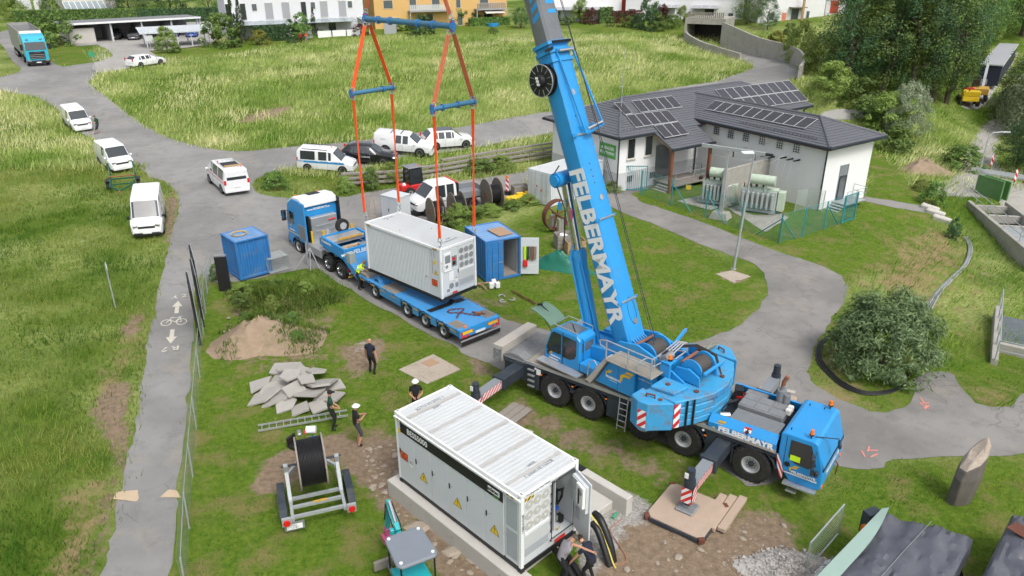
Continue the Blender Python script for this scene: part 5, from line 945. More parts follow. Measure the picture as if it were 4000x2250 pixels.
for k,(x,y,z,l,w,h,mt,rz)in enumerate(((10.4,.55,1.52,.9,.22,.2,'wood_pale',.1),(10.0,.2,1.52,.3,.2,.16,'wood_pale',.4),(9.8,-.2,1.52,.8,.3,.16,'black',1.2),(10.2,-.55,1.6,.6,.5,.3,'grey',1.5),(9.75,-.8,1.52,.7,.4,.12,'wood',1.4),(9.7,.8,1.52,.5,.3,.15,'wood_pale',1.3),(10.7,.0,1.55,1.1,.2,.2,'wood_pale',1.57),(10.6,-.5,1.5,.9,.2,.15,'wood',1.5))):
 t=thing('timber_block',['long pale timber lying at the near side of the trailer neck','short pale timber block in the middle of the trailer neck','black rubber mat lump in the trailer neck','grey square block in the trailer neck','flat brown timber at the far rear of the trailer neck','stout pale timber in the near rear corner of the trailer neck','pale squared beam lying across the trailer neck','brown beam beside the pale one across the neck'][k],'timber',onto(tr,(x,y,z)),TA+rz,'timber in the trailer neck');B().box((0,0,0),(l,w,h)).o('block',mt,t,bevel=.015)
t=thing('rubber_mat_strip','black rubber strip laid across the trailer deck','mat',onto(tr,(1.35,0,.935)),TA+R_(90));rg=[]
for i in range(17):x=-1.1+2.2*i/16;z=.015+.16*math.exp(-((x+.42)/.13)**2);rg.append([(x,-.17,z),(x,.17,z),(x,.17,z+.02),(x,-.17,z+.02)])
B().loft(rg).o('strip','black',t)
def chain(name,label,pts,r,mt,root=None):
 t=thing(name,label,'chain',pts[0]);P=crom(pts,8,False);o0=np.asarray(pts[0],float);L_=0;nxt=0;k=0
 for i in range(len(P)-1):
  d=P[i+1]-P[i];l=np.linalg.norm(d)
  while nxt<=L_+l:
   c=P[i]+d*((nxt-L_)/max(l,1e-6))-o0;u,a_,b__=basis(d);s=a_ if k%2 else b__
   B().tube([c+u*r*2.2*math.cos(q)+s*r*1.3*math.sin(q)for q in np.linspace(0,6.283,8,endpoint=False)],r*.5,4,closed=True).o('link',mt,t);nxt+=r*3.4;k+=1
  L_+=l
 return t
chain('lashing_chain','rusty lashing chain lying in a loop on the rear of the trailer deck',[onto(tr,p_)for p_ in((-.2,.5,.965),(.1,.15,.965),(.35,-.35,.965),(.6,-.1,.965),(.75,.3,.965),(.5,.45,.965),(.2,.1,.965),(-.3,-.2,.965),(-.7,-.5,.965),(-.5,-.85,.965))],.035,'rust')
t=thing('chain_tensioner','rusty chain tensioner lying at the rear corner of the trailer deck','tensioner',onto(tr,(-.55,-.6,.97)),TA+.5);B().cyl((-.35,0,.03),(.35,0,.03),.045,None,8).o('screw','rust',t);B().box((0,.08,.05),(.3,.1,.08)).o('handle','rust_light',t)
tk=thing('truck_tractor','blue three-axle truck tractor with white roof coupled to the low loader','truck',(TO[0],TO[1],.02),TA)
b=B();b.bb(9.3,16.2,-.45,.45,.55,.95);b.bb(9.2,9.4,-1.2,1.2,.55,.95);b.o('chassis','chassis',tk)
pr=[(14.35,.95),(14.35,3.35),(14.55,3.62),(15.6,3.6),(16.25,3.2),(16.55,2.2),(16.6,.6),(15.95,.5),(15.9,.95)]
cabt=B().ext(pr,-1.22,1.22).o('cab','blue',tk,bevel=.06,seg=2)
b=B();b.ext([(14.2,3.28),(14.25,3.62),(14.7,3.78),(15.55,3.72),(16.2,3.3),(16.22,3.18)],-1.18,1.18);b.o('roof_cap','white',cabt,bevel=.05,seg=2);B().box((15.25,-.1,3.765),(.55,.8,.02),0).o('roof_hatch','black',cabt)
for s in(-1,1):
 b=B();b.ext([(15.5,1.95),(15.5,2.72),(16.1,2.72),(16.36,2.1),(16.3,1.85)],s*1.222,s*1.23);b.o('side_window','glass',cabt);b=B();b.ext([(14.0,1.0),(14.0,3.55),(14.35,3.6),(14.35,1.0)],s*1.15,s*1.24);b.o('side_fairing','blue' if s>0 else 'black',cabt)
 b=B();b.bar((16.2,s*1.22,2.7),(16.3,s*1.5,2.72),.05);b.box((16.3,s*1.5,2.55),(.14,.3,.4));b.box((16.3,s*1.5,2.2),(.14,.28,.25));b.o('mirror','black',cabt,bevel=.03);B().box((16.22,s*1.52,2.45),(.01,.22,.5)).o('mirror_glass','chrome',cabt)
b=B();b.add([(16.28,-1.1,3.1),(16.28,1.1,3.1),(16.57,1.12,2.0),(16.57,-1.12,2.0)],[(0,1,2,3)]);b.v=[(x+.02,y,z)for x,y,z in b.v];b.o('windscreen','glass',cabt);B().bb(16.55,16.68,-1.2,1.2,.45,.95).o('bumper','black',cabt,bevel=.03);b=B();b.bb(14.5,16.5,1.222,1.228,1.28,1.33);b.o('yellow_stripe','yellow',cabt)
B().box((14.05,0,1.75),(.42,1.75,1.8)).o('equipment_rack','alu',tk,bevel=.03);b=B()
for z in(1.75,2.1):b.bar((13.82,-.75,z),(13.82,.6,z-.02),.03,.1)
b.o('tool_holder','galv',tk);B().cyl((13.82,-.75,2.35),(13.82,-.3,2.33),.05,None,8).o('fire_extinguisher','red',tk);B().box((13.85,.93,1.4),(.06,.1,.9)).o('hose_bundle','yellow',tk);B().box((14.1,.97,1.8),(.3,.12,1.9)).o('rack_side','black',tk)
text('lettering','www.FELBERMAYR.cc','white',(14.335,.05,3.05),-Y,Z,.17,cabt,bold=.006);flogo('logo_mark',cabt,(16.1,1.235,1.65),-X,Z,.22);text('lettering','FELBERMAYR','white',(15.85,1.235,1.5),-X,Z,.12,cabt,bold=.004)
for x,y in((15.9,.75),(15.9,-.75)):
 b=B();b.cyl((x,y,3.55),(x,y,3.66),.09,None,12);b.o('beacon','amber',cabt)
b=B();b.bb(12.3,14.1,.55,1.22,.55,1.08);b.bb(12.3,14.1,-1.22,-.55,.55,1.08);b.o('side_tank','alu',tk,bevel=.03);b=B();b.bb(11.0,14.2,-.95,.95,1.0,1.1);b.o('rear_catwalk','alu',tk);B().bb(14.0,14.3,.8,1.24,.4,.5).o('step','alu',tk)
for x in(9.99,11.47,15.36):
 for s in(-1,1):
  wheel(tk,(x,s*1.05,.5),.5,.34 if x>12 else.5,s,'chrome' if x<12 else 'rim',.6,0);b=B();b.loft([[(x+math.cos(a)*.62,s*.72,.5+math.sin(a)*.6),(x+math.cos(a)*.62,s*1.26,.5+math.sin(a)*.6),(x+math.cos(a)*.66,s*1.26,.5+math.sin(a)*.65),(x+math.cos(a)*.66,s*.72,.5+math.sin(a)*.65)]for a in np.linspace(.2,math.pi-.2,9)]);b.o('mudguard','black',tk)
for s in(-1,1):B().bb(9.14,9.2,s*.75,s*1.2,.7,.88).o('tail_lamp','redlamp',tk);B().bb(9.14,9.18,s*.8,s*1.22,.3,.42).o('reflector','ochre',tk)
B().bb(9.14,9.18,.7,1.15,.5,.62).o('number_plate','white',tk)
# road vehicles
def heading(f,r):return math.atan2(f[1]-r[1],f[0]-r[0])
def by_wheels(fv,rv,track,right=True):
 f,r=g(*fv),g(*rv);a=heading(f,r);n=np.array([math.sin(a),-math.cos(a)])*(1 if right else-1);c=(f+r)[:2]/2-n*track/2;return c,a
def by_axis(fv,rv,L_):
 f,r=g(*fv),g(*rv);a=heading(f,r);return f[:2]-np.array([math.cos(a),math.sin(a)])*L_/2,a
def tilt(c,a,L_=2.6,W_=1.6):
 d=np.array([math.cos(a),math.sin(a)]);n=np.array([-d[1],d[0]]);s=(hz(*(c+d*L_/2))-hz(*(c-d*L_/2)))/L_;q=(hz(*(c+n*W_/2))-hz(*(c-n*W_/2)))/W_
 return(c[0],c[1],hz(*c)+.03),(math.atan(q),-math.atan(s),a)
def car(name,label,c,a,St,glass,W,wb,R,paint='white_van',rim='rim',lower='black',bump='black',tail=True,group=None,plate=True,cat='car',grille=True,hlz=.72,arch=True,mirror=None):
 loc,rot=tilt(np.asarray(c),a);t=thing(name,label,cat,loc,0,group,rot)
 def ring(s):
  x,zb,zm,zt,wm,wt=s;h=[(-wm*.96,zb),(-wm,zb+(zm-zb)*.45),(-wm*.985,zm),(-wt,zt-.05),(-wt*.84,zt)];return[(x,y,z)for y,z in h]+[(x,-y,z)for y,z in reversed(h)]
 rings=[ring(s)for s in St];b=B().loft(rings);body=b.o('body',paint,t,smooth=True)
 def lerp(p,q,k):return np.asarray(p)*(1-k)+np.asarray(q)*k
 def pane(q,nm,ins=.06,n_out=.006):
  q=[np.asarray(p,float)for p in q];c_=sum(q)/4;n=unit(np.cross(q[1]-q[0],q[3]-q[0]))
  if np.dot(n,c_-np.array([c_[0]*.6,0,.8]))<0:n=-n
  e=[p+unit(c_-p)*ins+n*n_out for p in q];bb=B();bb.add(e+[p-n*.012 for p in e],[(0,1,2,3),(0,1,5,4),(1,2,6,5),(2,3,7,6),(3,0,4,7)]);return bb.o(nm,'glass',body)
 for x0,x1,i in glass.get('side',[]):
  s0,s1=St[i],St[i+1]
  for sg in(0,1):
   r0,r1=rings[i],rings[i+1];lo,hi=(2,3)if sg==0 else(7,6);k0,k1=(x0-s0[0])/(s1[0]-s0[0]),(x1-s0[0])/(s1[0]-s0[0])
   pane([lerp(r0[lo],r1[lo],k0),lerp(r0[lo],r1[lo],k1),lerp(r0[hi],r1[hi],min(k1,1.0 if k1<=1 else k1)),lerp(r0[hi],r1[hi],k0)],'side_window',.05)
 for key,nm in(('front','windscreen'),('rear','rear_window')):
  if key in glass:
   i=glass[key];r0,r1=rings[i],rings[i+1]
   bb=B();L4=lambda j,k:lerp(r0[j],r1[j],k)*A_+np.array([.012 if key=='front' else-.012,0,.014]);A_=np.array([1,.955,1]);bb.add([L4(j,k)for k in(.05,.95)for j in(3,4,5,6)],[(0,1,5,4),(1,2,6,5),(2,3,7,6)]);bb.o(nm,'glass',body,fix=False)
 if 'back' in glass:
  z0,z1,hw=glass['back'];x=St[0][0]-.012;B().add([(x,-hw,z0),(x,hw,z0),(x+.03,hw*.93,z1),(x+.03,-hw*.93,z1)],[(0,1,2,3)]).o('rear_window','glass',body)
 xf,xr=St[-1][0],St[0][0];fw=St[-1][4]
 if arch:
  for x in(wb/2,-wb/2):
   for s in(-1,1):
    B().cyl((x,s*(W/2-.1),R),(x,s*(W/2+.003),R),R*1.17,None,20).o('wheel_arch_dark','black',body);wheel(t,(x,s*(W/2-.085),R),R,.2,s,rim,.64,0,'grey')  # black disc on the body side stands in for the shaded wheel recess
 b=B();b.bb(xf-.25,xf+.03,-fw*.97,fw*.97,.2,.42);b.o('front_bumper',bump,body,bevel=.04,seg=2);b=B();b.bb(xr-.03,xr+.2,-St[0][4]*.97,St[0][4]*.97,.25,.5);b.o('rear_bumper',bump if bump=='black' else paint,body,bevel=.04,seg=2)
 if grille:B().bb(xf-.08,xf+.015,-fw*.62,fw*.62,hlz-.16,hlz-.02).o('grille','black',body,bevel=.02)
 for s in(-1,1):
  B().box((xf-.09,s*fw*.8,hlz),(.2,.3,.15),s*-.35).o('headlight','chrome',body,bevel=.03);B().bb(xr-.02,xr+.1,s*(St[0][4]-.16),s*(St[0][4]+.005),.85,1.2).o('tail_light','redlamp',body,bevel=.02)
  fi=glass.get('front');mx=mirror or(St[fi+1][0]-.25,St[fi+1][3]+.0)
  B().box((mx[0],s*(W/2+.07),mx[1]),(.12,.18,.17)).o('mirror','black' if bump=='black' else paint,body,bevel=.04,seg=2)
 if plate:B().bb(xf+.03,xf+.04,-.26,.26,.36,.47).o('number_plate','white',body);B().bb(xr-.045,xr-.03,-.26,.26,.62,.73).o('number_plate','white',body)
 for s in(-1,1):
  for x in glass.get('seams',[]):B().bb(x-.006,x+.006,s*W*.497,s*W*.5+s*.004,.35,St[2][2]).o('door_seam','grey',body)
  for x in glass.get('handles',[]):B().bb(x-.09,x+.09,s*W*.497,s*(W*.5+.03),.95,.99).o('door_handle','black' if bump=='black' else paint,body)
 return t
def vanS(L_,H_,W,hood=1.1,nose=.45,belt=1.05,ws=.75):
 h=L_/2;w=W/2;return[(-h,.4,belt,H_-.12,w*.97,w*.84),(-h+.12,.3,belt,H_,w,w*.86),(h-nose-ws-.35,.28,belt,H_,w,w*.86),(h-nose-ws,.28,belt,H_-.08,w,w*.84),(h-nose,.28,hood-.08,hood,w,w*.86),(h-.14,.28,hood-.26,hood-.16,w*.96,w*.78),(h,.35,.6,.7,w*.85,w*.7)]
a=R_(-69);c=g(374,600)[:2]-np.array([math.cos(a),math.sin(a)])*2.3
S=vanS(4.9,2.2,1.9,1.18,.62,1.15,.8);car('panel_van','white panel van with black bumper parked facing the camera on the verge',c,a,S,dict(front=3,side=[(.35,1.0,2)],seams=[.3,1.2],handles=[.45]),1.9,3.0,.34,cat='van',group='white vans along the verge',hlz=.85)
c,a=by_wheels((283,435),(250,411),1.6,True);S=vanS(4.42,1.86,1.83,1.08,.72,1.08,.8)
car('delivery_van','white delivery van parked nose-in behind the green cable trailer',c,a,S,dict(front=3,side=[(.05,.62,2)],seams=[0,.9],handles=[.15]),1.83,2.66,.32,cat='van',group='white vans along the verge',bump='white_van',hlz=.8)
c,a=by_wheels((187,333),(164,312),1.55,True);S=vanS(4.34,1.83,1.8,1.08,.72,1.05,.75)
car('delivery_van','white small van at the far end of the row with a man leaning on it',c,a,S,dict(front=3,side=[(.05,.6,2)],seams=[0,.9],handles=[.15]),1.8,2.7,.32,cat='van',group='white vans along the verge',bump='white_van',hlz=.82)
c,a=by_wheels((528,458),(565,490),1.65,False);S=vanS(4.9,1.97,1.9,1.15,.62,1.15,.8)
mb=car('minibus','white minibus with red side line and roof rack driving away at the junction',c,a,S,dict(front=3,side=[(-2.2,-.95,1),(-.9,.3,1),(.38,1.0,2)],back=(1.2,1.75,.72),seams=[-.9,.33],handles=[.5]),1.9,3.0,.34,bump='white_van',hlz=.85)
for s in(-1,1):B().bb(-2.3,1.9,s*.951,s*.957,.98,1.03).o('red_line','red',mb);B().bar((-1.8,s*.62,2.02),(.2,s*.62,2.02),.04,.04).o('roof_bar','alu',mb)
B().box((-1.0,0,2.03),(.9,1.1,.05)).o('roof_panel','black',mb);B().box((-1.55,0,2.03),(.2,1.1,.07)).o('roof_board','wood',mb)
for x,y in((-1.9,-.6),(-.4,.65)):B().cyl((x,y,2.0),(x,y,2.2),.05,.04,8).o('beacon','amber',mb)
def estS(L_,H_,W,hood=.95,belt=.92,hl=1.25,ws=.85,tailx=.45):
 h=L_/2;w=W/2;return[(-h,.38,.75,.9,w*.9,w*.78),(-h+.1,.3,belt,belt+.08,w*.97,w*.8),(-h+tailx+.15,.28,belt,H_-.07,w,w*.68),(-h+tailx+.75,.26,belt,H_,w,w*.7),(h-hl-ws-.2,.26,belt,H_-.02,w,w*.7),(h-hl-ws+.05,.26,belt,H_-.09,w,w*.68),(h-hl+.05,.26,hood-.08,hood,w,w*.8),(h-.3,.26,hood-.22,hood-.13,w*.95,w*.74),(h,.32,.5,.6,w*.78,w*.6)]
def estate(name,label,fv,rv,L_,H_,W,wb,R,paint,right=True,cat='car',**k):
 c,a=by_wheels(fv,rv,W-.2,right);S=estS(L_,H_,W,**k);x2,x4,x5=S[2][0],S[4][0],S[5][0]
 return car(name,label,c,a,S,dict(front=5,rear=1,side=[(x2+.25,S[3][0]-.02,2),(S[3][0]+.02,(S[3][0]+x4)/2-.02,3),((S[3][0]+x4)/2+.04,x4-.02,3),(x4+.0,x5-.03,4)],seams=[(S[3][0]+x4)/2,x5],handles=[(S[3][0]+x4)/2-.2,x5-.8]),W,wb,R,paint,bump=paint if paint!='white_van' else 'white_van',hlz=.66,cat=cat)
estate('estate_car','white estate car parked where the meadow meets the carport drive',(411,162),(348,172),4.7,1.44,1.83,2.81,.33,'white_van')
t=estate('electric_suv','black sport utility car parked between the striped van and the white pickup',(963,418),(886,413),4.65,1.62,1.88,2.77,.36,'car_black',hood=1.02,belt=1.0)
for s in(-1,1):text('lettering','MURAUER','white',(-.1,s*.945,.72),(-s,0,0),(0,0,1),.16,t);flogo('logo_mark',t,(-.65*-s,s*.945,.66),(-s,0,0),(0,0,1),.14,'green_sign')
t=estate('electric_suv','white sport utility car with dark glass roof at the right end of the row',(1168,373),(1099,378),4.8,1.65,1.92,2.9,.36,'white_van',hood=1.02,belt=1.0);B().box((-.5,0,1.655),(1.7,1.0,.015)).o('glass_roof','glass',t)
c,a=by_wheels((857,438),(781,432),1.65,True);S=vanS(4.6,1.83,1.85,1.05,.9,1.02,.75)
cv=car('people_carrier','white people carrier with light blue side stripe parked on the grass edge',c,a,S,dict(front=3,side=[(-2.05,-.75,1),(-.55,.2,1),(.3,.55,2)],seams=[-.65,.25,.95],handles=[-.45,.4]),1.85,2.9,.33,bump='white_van',hlz=.74)
for s in(-1,1):
 B().bb(-1.75,1.6,s*.924,s*.931,.8,.97).o('blue_stripe','stripe_blue',cv);B().bar((-1.9,s*.68,1.87),(.2,s*.68,1.87),.04,.04).o('roof_rail','black',cv)
 for k in range(4):B().bb(-2.2+k*.11,-2.14+k*.11,s*.924,s*.931,.82,1.0).o('blue_bar','stripe_blue',cv)
B().cyl((.3,.3,1.83),(.3,.3,1.88),.08,None,10).o('beacon','amber',cv)
c,a=by_wheels((1055,396),(972,388),1.7,True);h=2.6;S=[(-h,.5,1.05,1.75,.93,.72),(-h+.15,.42,1.05,1.84,.95,.76),(-.8,.42,1.05,1.84,.95,.76),(-.7,.42,1.05,1.84,.95,.7),(.3,.42,1.05,1.83,.95,.7),(.55,.42,1.05,1.76,.95,.68),(1.35,.42,1.08,1.16,.95,.82),(2.3,.42,.95,1.05,.92,.78),(2.6,.5,.7,.8,.82,.7)]
pk=car('pickup_truck','white pickup truck with white hard top parked behind the black car',c,a,S,dict(front=5,side=[(-.65,-.1,3),(-.02,.5,3)],seams=[-.75,0,.85],handles=[-.2,.6]),1.9,3.1,.4,bump='white_van',hlz=.85)
for x in(-.2,-1.1):B().bar((x,-.7,1.9),(x,.7,1.9),.05,.05).o('roof_bar','black',pk)
for s in(-1,1):text('lettering','FELBER','grey',(-1.75,s*.9,1.35),(-s,0,0),(0,.15*-s,1),.15,pk)
c,a=by_axis((1035,528),(1165,485),5.4);a=R_(214);c=np.array([-5.05,54.2]);h=2.8;S=[(-.5,.5,1.2,2.05,1.0,.84),(-.4,.45,1.2,2.22,1.0,.86),(1.05,.45,1.2,2.22,1.0,.86),(1.35,.45,1.2,2.12,1.0,.84),(2.1,.45,1.2,1.32,1.0,.86),(2.62,.45,1.0,1.12,.96,.8),(2.8,.5,.7,.85,.86,.74)]
tp=car('crew_cab_truck','white crew-cab truck with grey dropside bed behind the cable drums',c,a,S,dict(front=3,side=[(-.3,.35,1),(.42,1.28,1)],seams=[.4,1.6],handles=[.55]),2.0,3.75,.36,hlz=.95,cat='truck')
b=B();b.bb(-3.0,-.6,-.5,.5,.55,.75);b.o('chassis','chassis',tp);B().bb(-3.1,-.6,-1.02,1.02,.85,.95).o('bed_floor','grey',tp)
for y in(-1.02,.98):B().bb(-3.1,-.6,y,y+.04,.95,1.35).o('drop_side','grey',tp,bevel=.01)
B().bb(-3.12,-3.08,-1.0,1.0,.95,1.35).o('tailgate','grey',tp);B().bb(-.66,-.6,-1.0,1.0,.95,2.1).o('headboard','chassis',tp);B().bb(-.6,-.45,-.95,.95,2.15,2.22).o('roof_bar','red',tp)
t=thing('compact_loader','dark compact loader with black cab and red cowl behind the white truck','loader',(-7.7,57.3,.1),R_(215));b=B();b.bb(-.7,.7,-.6,.6,.4,.9);b.o('chassis','red',t,bevel=.06);b=B()
for x in(-.5,.6):
 for y in(-.55,.55):b.bar((x,y,.9),(x*.9,y*.9,2.2),.08)
b.o('cab_frame','black',t);B().box((.05,0,2.24),(1.3,1.2,.1)).o('cab_roof','steel',t,bevel=.03);B().box((.05,0,1.55),(1.0,1.05,1.2)).o('cab_glass','glass',t);B().bb(.7,1.3,-.5,.5,.45,.95).o('cowl','red',t,bevel=.1,seg=2);B().cyl((1.0,.3,.95),(1.0,.3,1.1),.15,.1,10).o('helmet','white',t);B().cyl((-.3,.3,2.29),(-.3,.3,2.4),.06,None,8).o('beacon','amber',t)
for x in(-.5,.65):
 for s in(-1,1):wheel(t,(x,s*.6,.38),.38,.25,s,'rim',.5)
f,r=g(101,167),g(24,98);a=heading(f,r);c=f[:2];loc,rot=tilt(c-np.array([math.cos(a),math.sin(a)])*6,a,12)
tt=thing('articulated_lorry','teal lorry cab with tall grey open-topped trailer coming down the lane','lorry',loc,0,None,rot);o6=6.0
cb=B().ext([(3.7,1.0),(3.7,3.2),(4.1,3.75),(5.2,3.5),(5.75,2.95),(6.0,2.0),(6.05,.5),(5.4,.45),(5.2,1.0)],-1.24,1.24).o('cab','teal_truck',tt,bevel=.08,seg=2)
b=B();b.add([(5.75,-1.1,2.85),(5.75,1.1,2.85),(6.0,1.13,1.95),(6.0,-1.13,1.95)],[(0,1,2,3)]);b.v=[(x+.04,y,z)for x,y,z in b.v];b.o('windscreen','glass',cb);B().bb(6.03,6.09,-.85,.85,.85,1.75).o('grille','black',cb,bevel=.03)
for k in range(3):B().bb(6.09,6.11,-.8,.8,.95+k*.2,1.02+k*.2).o('grille_bar','chrome',cb)
text('lettering','SCANIA','chrome',(6.1,0,1.66),(0,1,0),(0,0,1),.2,cb);B().bb(5.9,6.12,-1.24,1.24,.35,.72).o('bumper','black',cb,bevel=.05)
for s in(-1,1):
 B().bb(6.06,6.13,s*.75,s*1.15,.6,.76).o('headlight','chrome',cb);b=B();b.ext([(4.9,1.9),(4.9,2.65),(5.6,2.65),(5.85,1.9)],s*1.242,s*1.25);b.o('side_window','glass',cb);B().box((5.9,s*1.5,2.3),(.15,.3,.7)).o('mirror','black',cb,bevel=.04);B().box((5.62,s*.75,3.15),(.2,.28,.12)).o('roof_lamp','chrome',cb)
B().bb(6.12,6.13,-.27,.27,.42,.54).o('number_plate','white',cb);b=B();b.ext([(2.6,3.3),(2.9,3.95),(3.6,3.95),(4.1,3.7),(4.1,3.3)],-1.2,1.2);b.o('roof_deflector','offwhite',tt,bevel=.05)
mat('trailer_grey',(.33,.325,.315),.6,var=.08,sc=.5,dirt=.2);b=B();zt=4.0;b.bb(-8.6,3.2,-1.27,1.27,1.2,1.35);b.o('trailer_floor','greydeck',tt)
for s in(-1,1):b=B();b.bb(-8.6,3.2,s*1.22,s*1.28,1.2,zt);b.o('trailer_side','trailer_grey',tt)
B().bb(3.14,3.2,-1.22,1.22,1.35,zt).o('trailer_front','trailer_grey',tt);B().bb(-8.6,-8.54,-1.22,1.22,1.35,zt).o('trailer_rear','trailer_grey',tt);B().bb(-8.6,5.5,-.5,.5,.75,1.2).o('chassis','chassis',tt)
for k in range(5):B().bb(-6.5+k*2,-6.4+k*2,-1.22,1.22,3.7,3.8).o('cross_beam','steel',tt)
for x in(5.0,1.5,-4.5,-5.8,-7.1):
 for s in(-1,1):wheel(tt,(x,s*1.05,.5),.5,.34,s,'rim',.58)
for k,(q,mt,lb)in enumerate((((287,101),'car_grey','grey car in the left bay of the dark carport'),((336,102),'car_grey','grey car in the second bay beside the blue-grey post'),((435,95),'car_blue','bright blue car under the low white carport roof'),((482,95),'car_blue','blue car at the right end under the low white carport'))):
 f=g(*q);a=heading(CAM,f);a=R_(-72);S=estS(4.4,1.5,1.8);c=f[:2]-np.array([math.cos(a),math.sin(a)])*2.2
 car('parked_car',lb,c,a,S,dict(front=5,rear=1,side=[(S[3][0]+.02,S[4][0]-.02,3)]),1.8,2.65,.32,mt,bump=mt,group='cars under the carports')
# powerhouse
PO=np.array([22.57,53.02]);PA=R_(34);PM=Matrix.Translation((PO[0],PO[1],0))@Matrix.Rotation(PA,4,'Z');PI=PM.inverted()
ph=thing('powerhouse','white powerhouse with dark tiled hip roofs carrying solar panels','building',(PO[0],PO[1],0),PA)
def ray_l(x,y,p0,n):
 c=np.array(PI@Vector(CAM));d=np.array(PI.to_3x3()@Vector(ray(x,y)));t=np.dot(np.asarray(p0)-c,n)/np.dot(d,n);return c+d*t
X,Y,Z=np.eye(3)
B().bb(-9,13.4,12,20.6,-.6,4.45).o('wing_wall','wall_white',ph);B().bb(0,5.8,0,12.05,-.6,4.78).o('hall_wall','wall_white',ph)
b=B();b.bb(-9.02,-.05,11.96,12.1,-.6,1.5);b.bb(-9.03,-8.9,12,20.6,-.6,1.5);b.o('plinth','wall_plinth',ph)
def roof(pts,nrow,nm='roof_plane'):
 p=[np.asarray(q,float)for q in pts];u=unit(p[1]-p[0]);n=unit(np.cross(p[1]-p[0],p[2]-p[0]));n=n if n[2]>0 else-n;v=np.cross(n,u);v=v if v[2]>0 else-v
 q2=[((q-p[0])@u,(q-p[0])@v)for q in p];hv=max(q[1]for q in q2);b=B();m_=len(p);b.add([q-n*.12 for q in p]+list(p),[tuple(range(m_)),tuple(range(m_,2*m_))]+[(i,(i+1)%m_,m_+(i+1)%m_,m_+i)for i in range(m_)]);o=b.o(nm,'roof_tile',ph)
 for k in range(nrow):
  a,c=hv*k/nrow,hv*(k+1)/nrow+.03;q=clip_poly(clip_poly(q2,(0,1),a),(0,-1),-c)
  if len(q)>2:
   f=lambda s,t,e:p[0]+u*s+v*t+n*e;top=[f(s,t,.045-.035*(t-a)/(c-a))for s,t in q];bot=[f(s,t,.0)for s,t in q];k_=len(q);bb=B();bb.add(top+bot,[tuple(range(k_))]+[(i,(i+1)%k_,k_+(i+1)%k_,k_+i)for i in range(k_)]);bb.o('tile_course','roof_tile',o)
 return o,p[0],n
E0,E1=4.5,4.85;Rz,Hz_=6.4,6.1
wf=roof([(-9.6,11.4,E0),(14.1,11.4,E0),(9.6,16.3,Rz),(-5.2,16.3,Rz)],17);roof([(-9.6,21.2,E0),(-9.6,11.4,E0),(-5.2,16.3,Rz)],16);roof([(14.1,11.4,E0),(14.1,21.2,E0),(9.6,16.3,Rz)],12);roof([(14.1,21.2,E0),(-9.6,21.2,E0),(-5.2,16.3,Rz),(9.6,16.3,Rz)],3)
hf=roof([(-.55,14.3,E1),(-.55,-.55,E1),(2.9,2.9,Hz_),(2.9,15.6,Hz_)],12);roof([(6.35,-.55,E1),(6.35,14.0,E1),(2.9,15.6,Hz_),(2.9,2.9,Hz_)],12);roof([(-.55,-.55,E1),(6.35,-.55,E1),(2.9,2.9,Hz_)],12)
roof([(-5.9,9.3,3.55),(-1.15,9.3,3.55),(-1.15,11.45,4.48),(-5.9,11.45,4.48)],8,'porch_roof')
for p,q in(((-5.2,16.3,Rz),(9.6,16.3,Rz)),((-9.6,11.4,E0),(-5.2,16.3,Rz)),((14.1,11.4,E0),(9.6,16.3,Rz)),((2.9,2.9,Hz_),(2.9,15.6,Hz_)),((-.55,-.55,E1),(2.9,2.9,Hz_)),((6.35,-.55,E1),(2.9,2.9,Hz_))):
 p,q=np.array(p),np.array(q);L_=np.linalg.norm(q-p);n=int(L_/.38)
 for k in range(n):B().cyl(p+(q-p)*k/n+[0,0,.04],p+(q-p)*(k+1.08)/n+[0,0,.03],.11,.095,8).o('ridge_tile','roof_tile',ph)
gt=[((-9.65,11.35),(-5.95,11.35),E0),((-1.1,11.35),(-.6,11.35),E0),((-9.65,21.2),(-9.65,11.35),E0),((-.62,14.3),(-.62,-.62),E1),((-.62,-.62),(6.42,-.62),E1),((6.4,11.35),(14.15,11.35),E0),((14.15,11.35),(14.15,21),E0),((-5.95,9.25),(-1.1,9.25),3.55)]
for p,q,z in gt:B().bar((p[0],p[1],z-.08),(q[0],q[1],z-.08),.16,.16).o('gutter','gutter',ph)
B().bar((-.5,14,4.68),(-.5,-.5,4.68),.2,.12).o('soffit_board','frame_brown',ph)
for p in([(-.5,-.5,4.75),(-.1,-.12,4.45),(-.1,-.12,-.1)],[(-9.5,11.4,4.4),(-9.12,11.88,4.1),(-9.12,11.88,-.1)],[(-.7,11.5,4.4),(-.5,11.86,4.1),(-.5,11.86,.2)],[(13.9,11.4,4.4),(13.5,11.8,4.1),(13.5,11.8,.2)]):B().tube(p,.06,8).o('downpipe','gutter',ph,smooth=True)
def snow(p0,p1,n_):
 p0,p1=np.array(p0),np.array(p1)
 for k in range(n_):c=p0+(p1-p0)*k/(n_-1);B().bar(c,c+[0,0,.14],.03,.05).o('snow_guard','roof_tile',ph)
snow((-8.6,12.0,E0+.28),(-6.2,12.0,E0+.28),8);snow((0.0,8,E1+.25),(0.0,1.0,E1+.25),22);B().bar((.0,8,E1+.34),(.0,1.0,E1+.34),.03).o('snow_rail','roof_tile',ph)
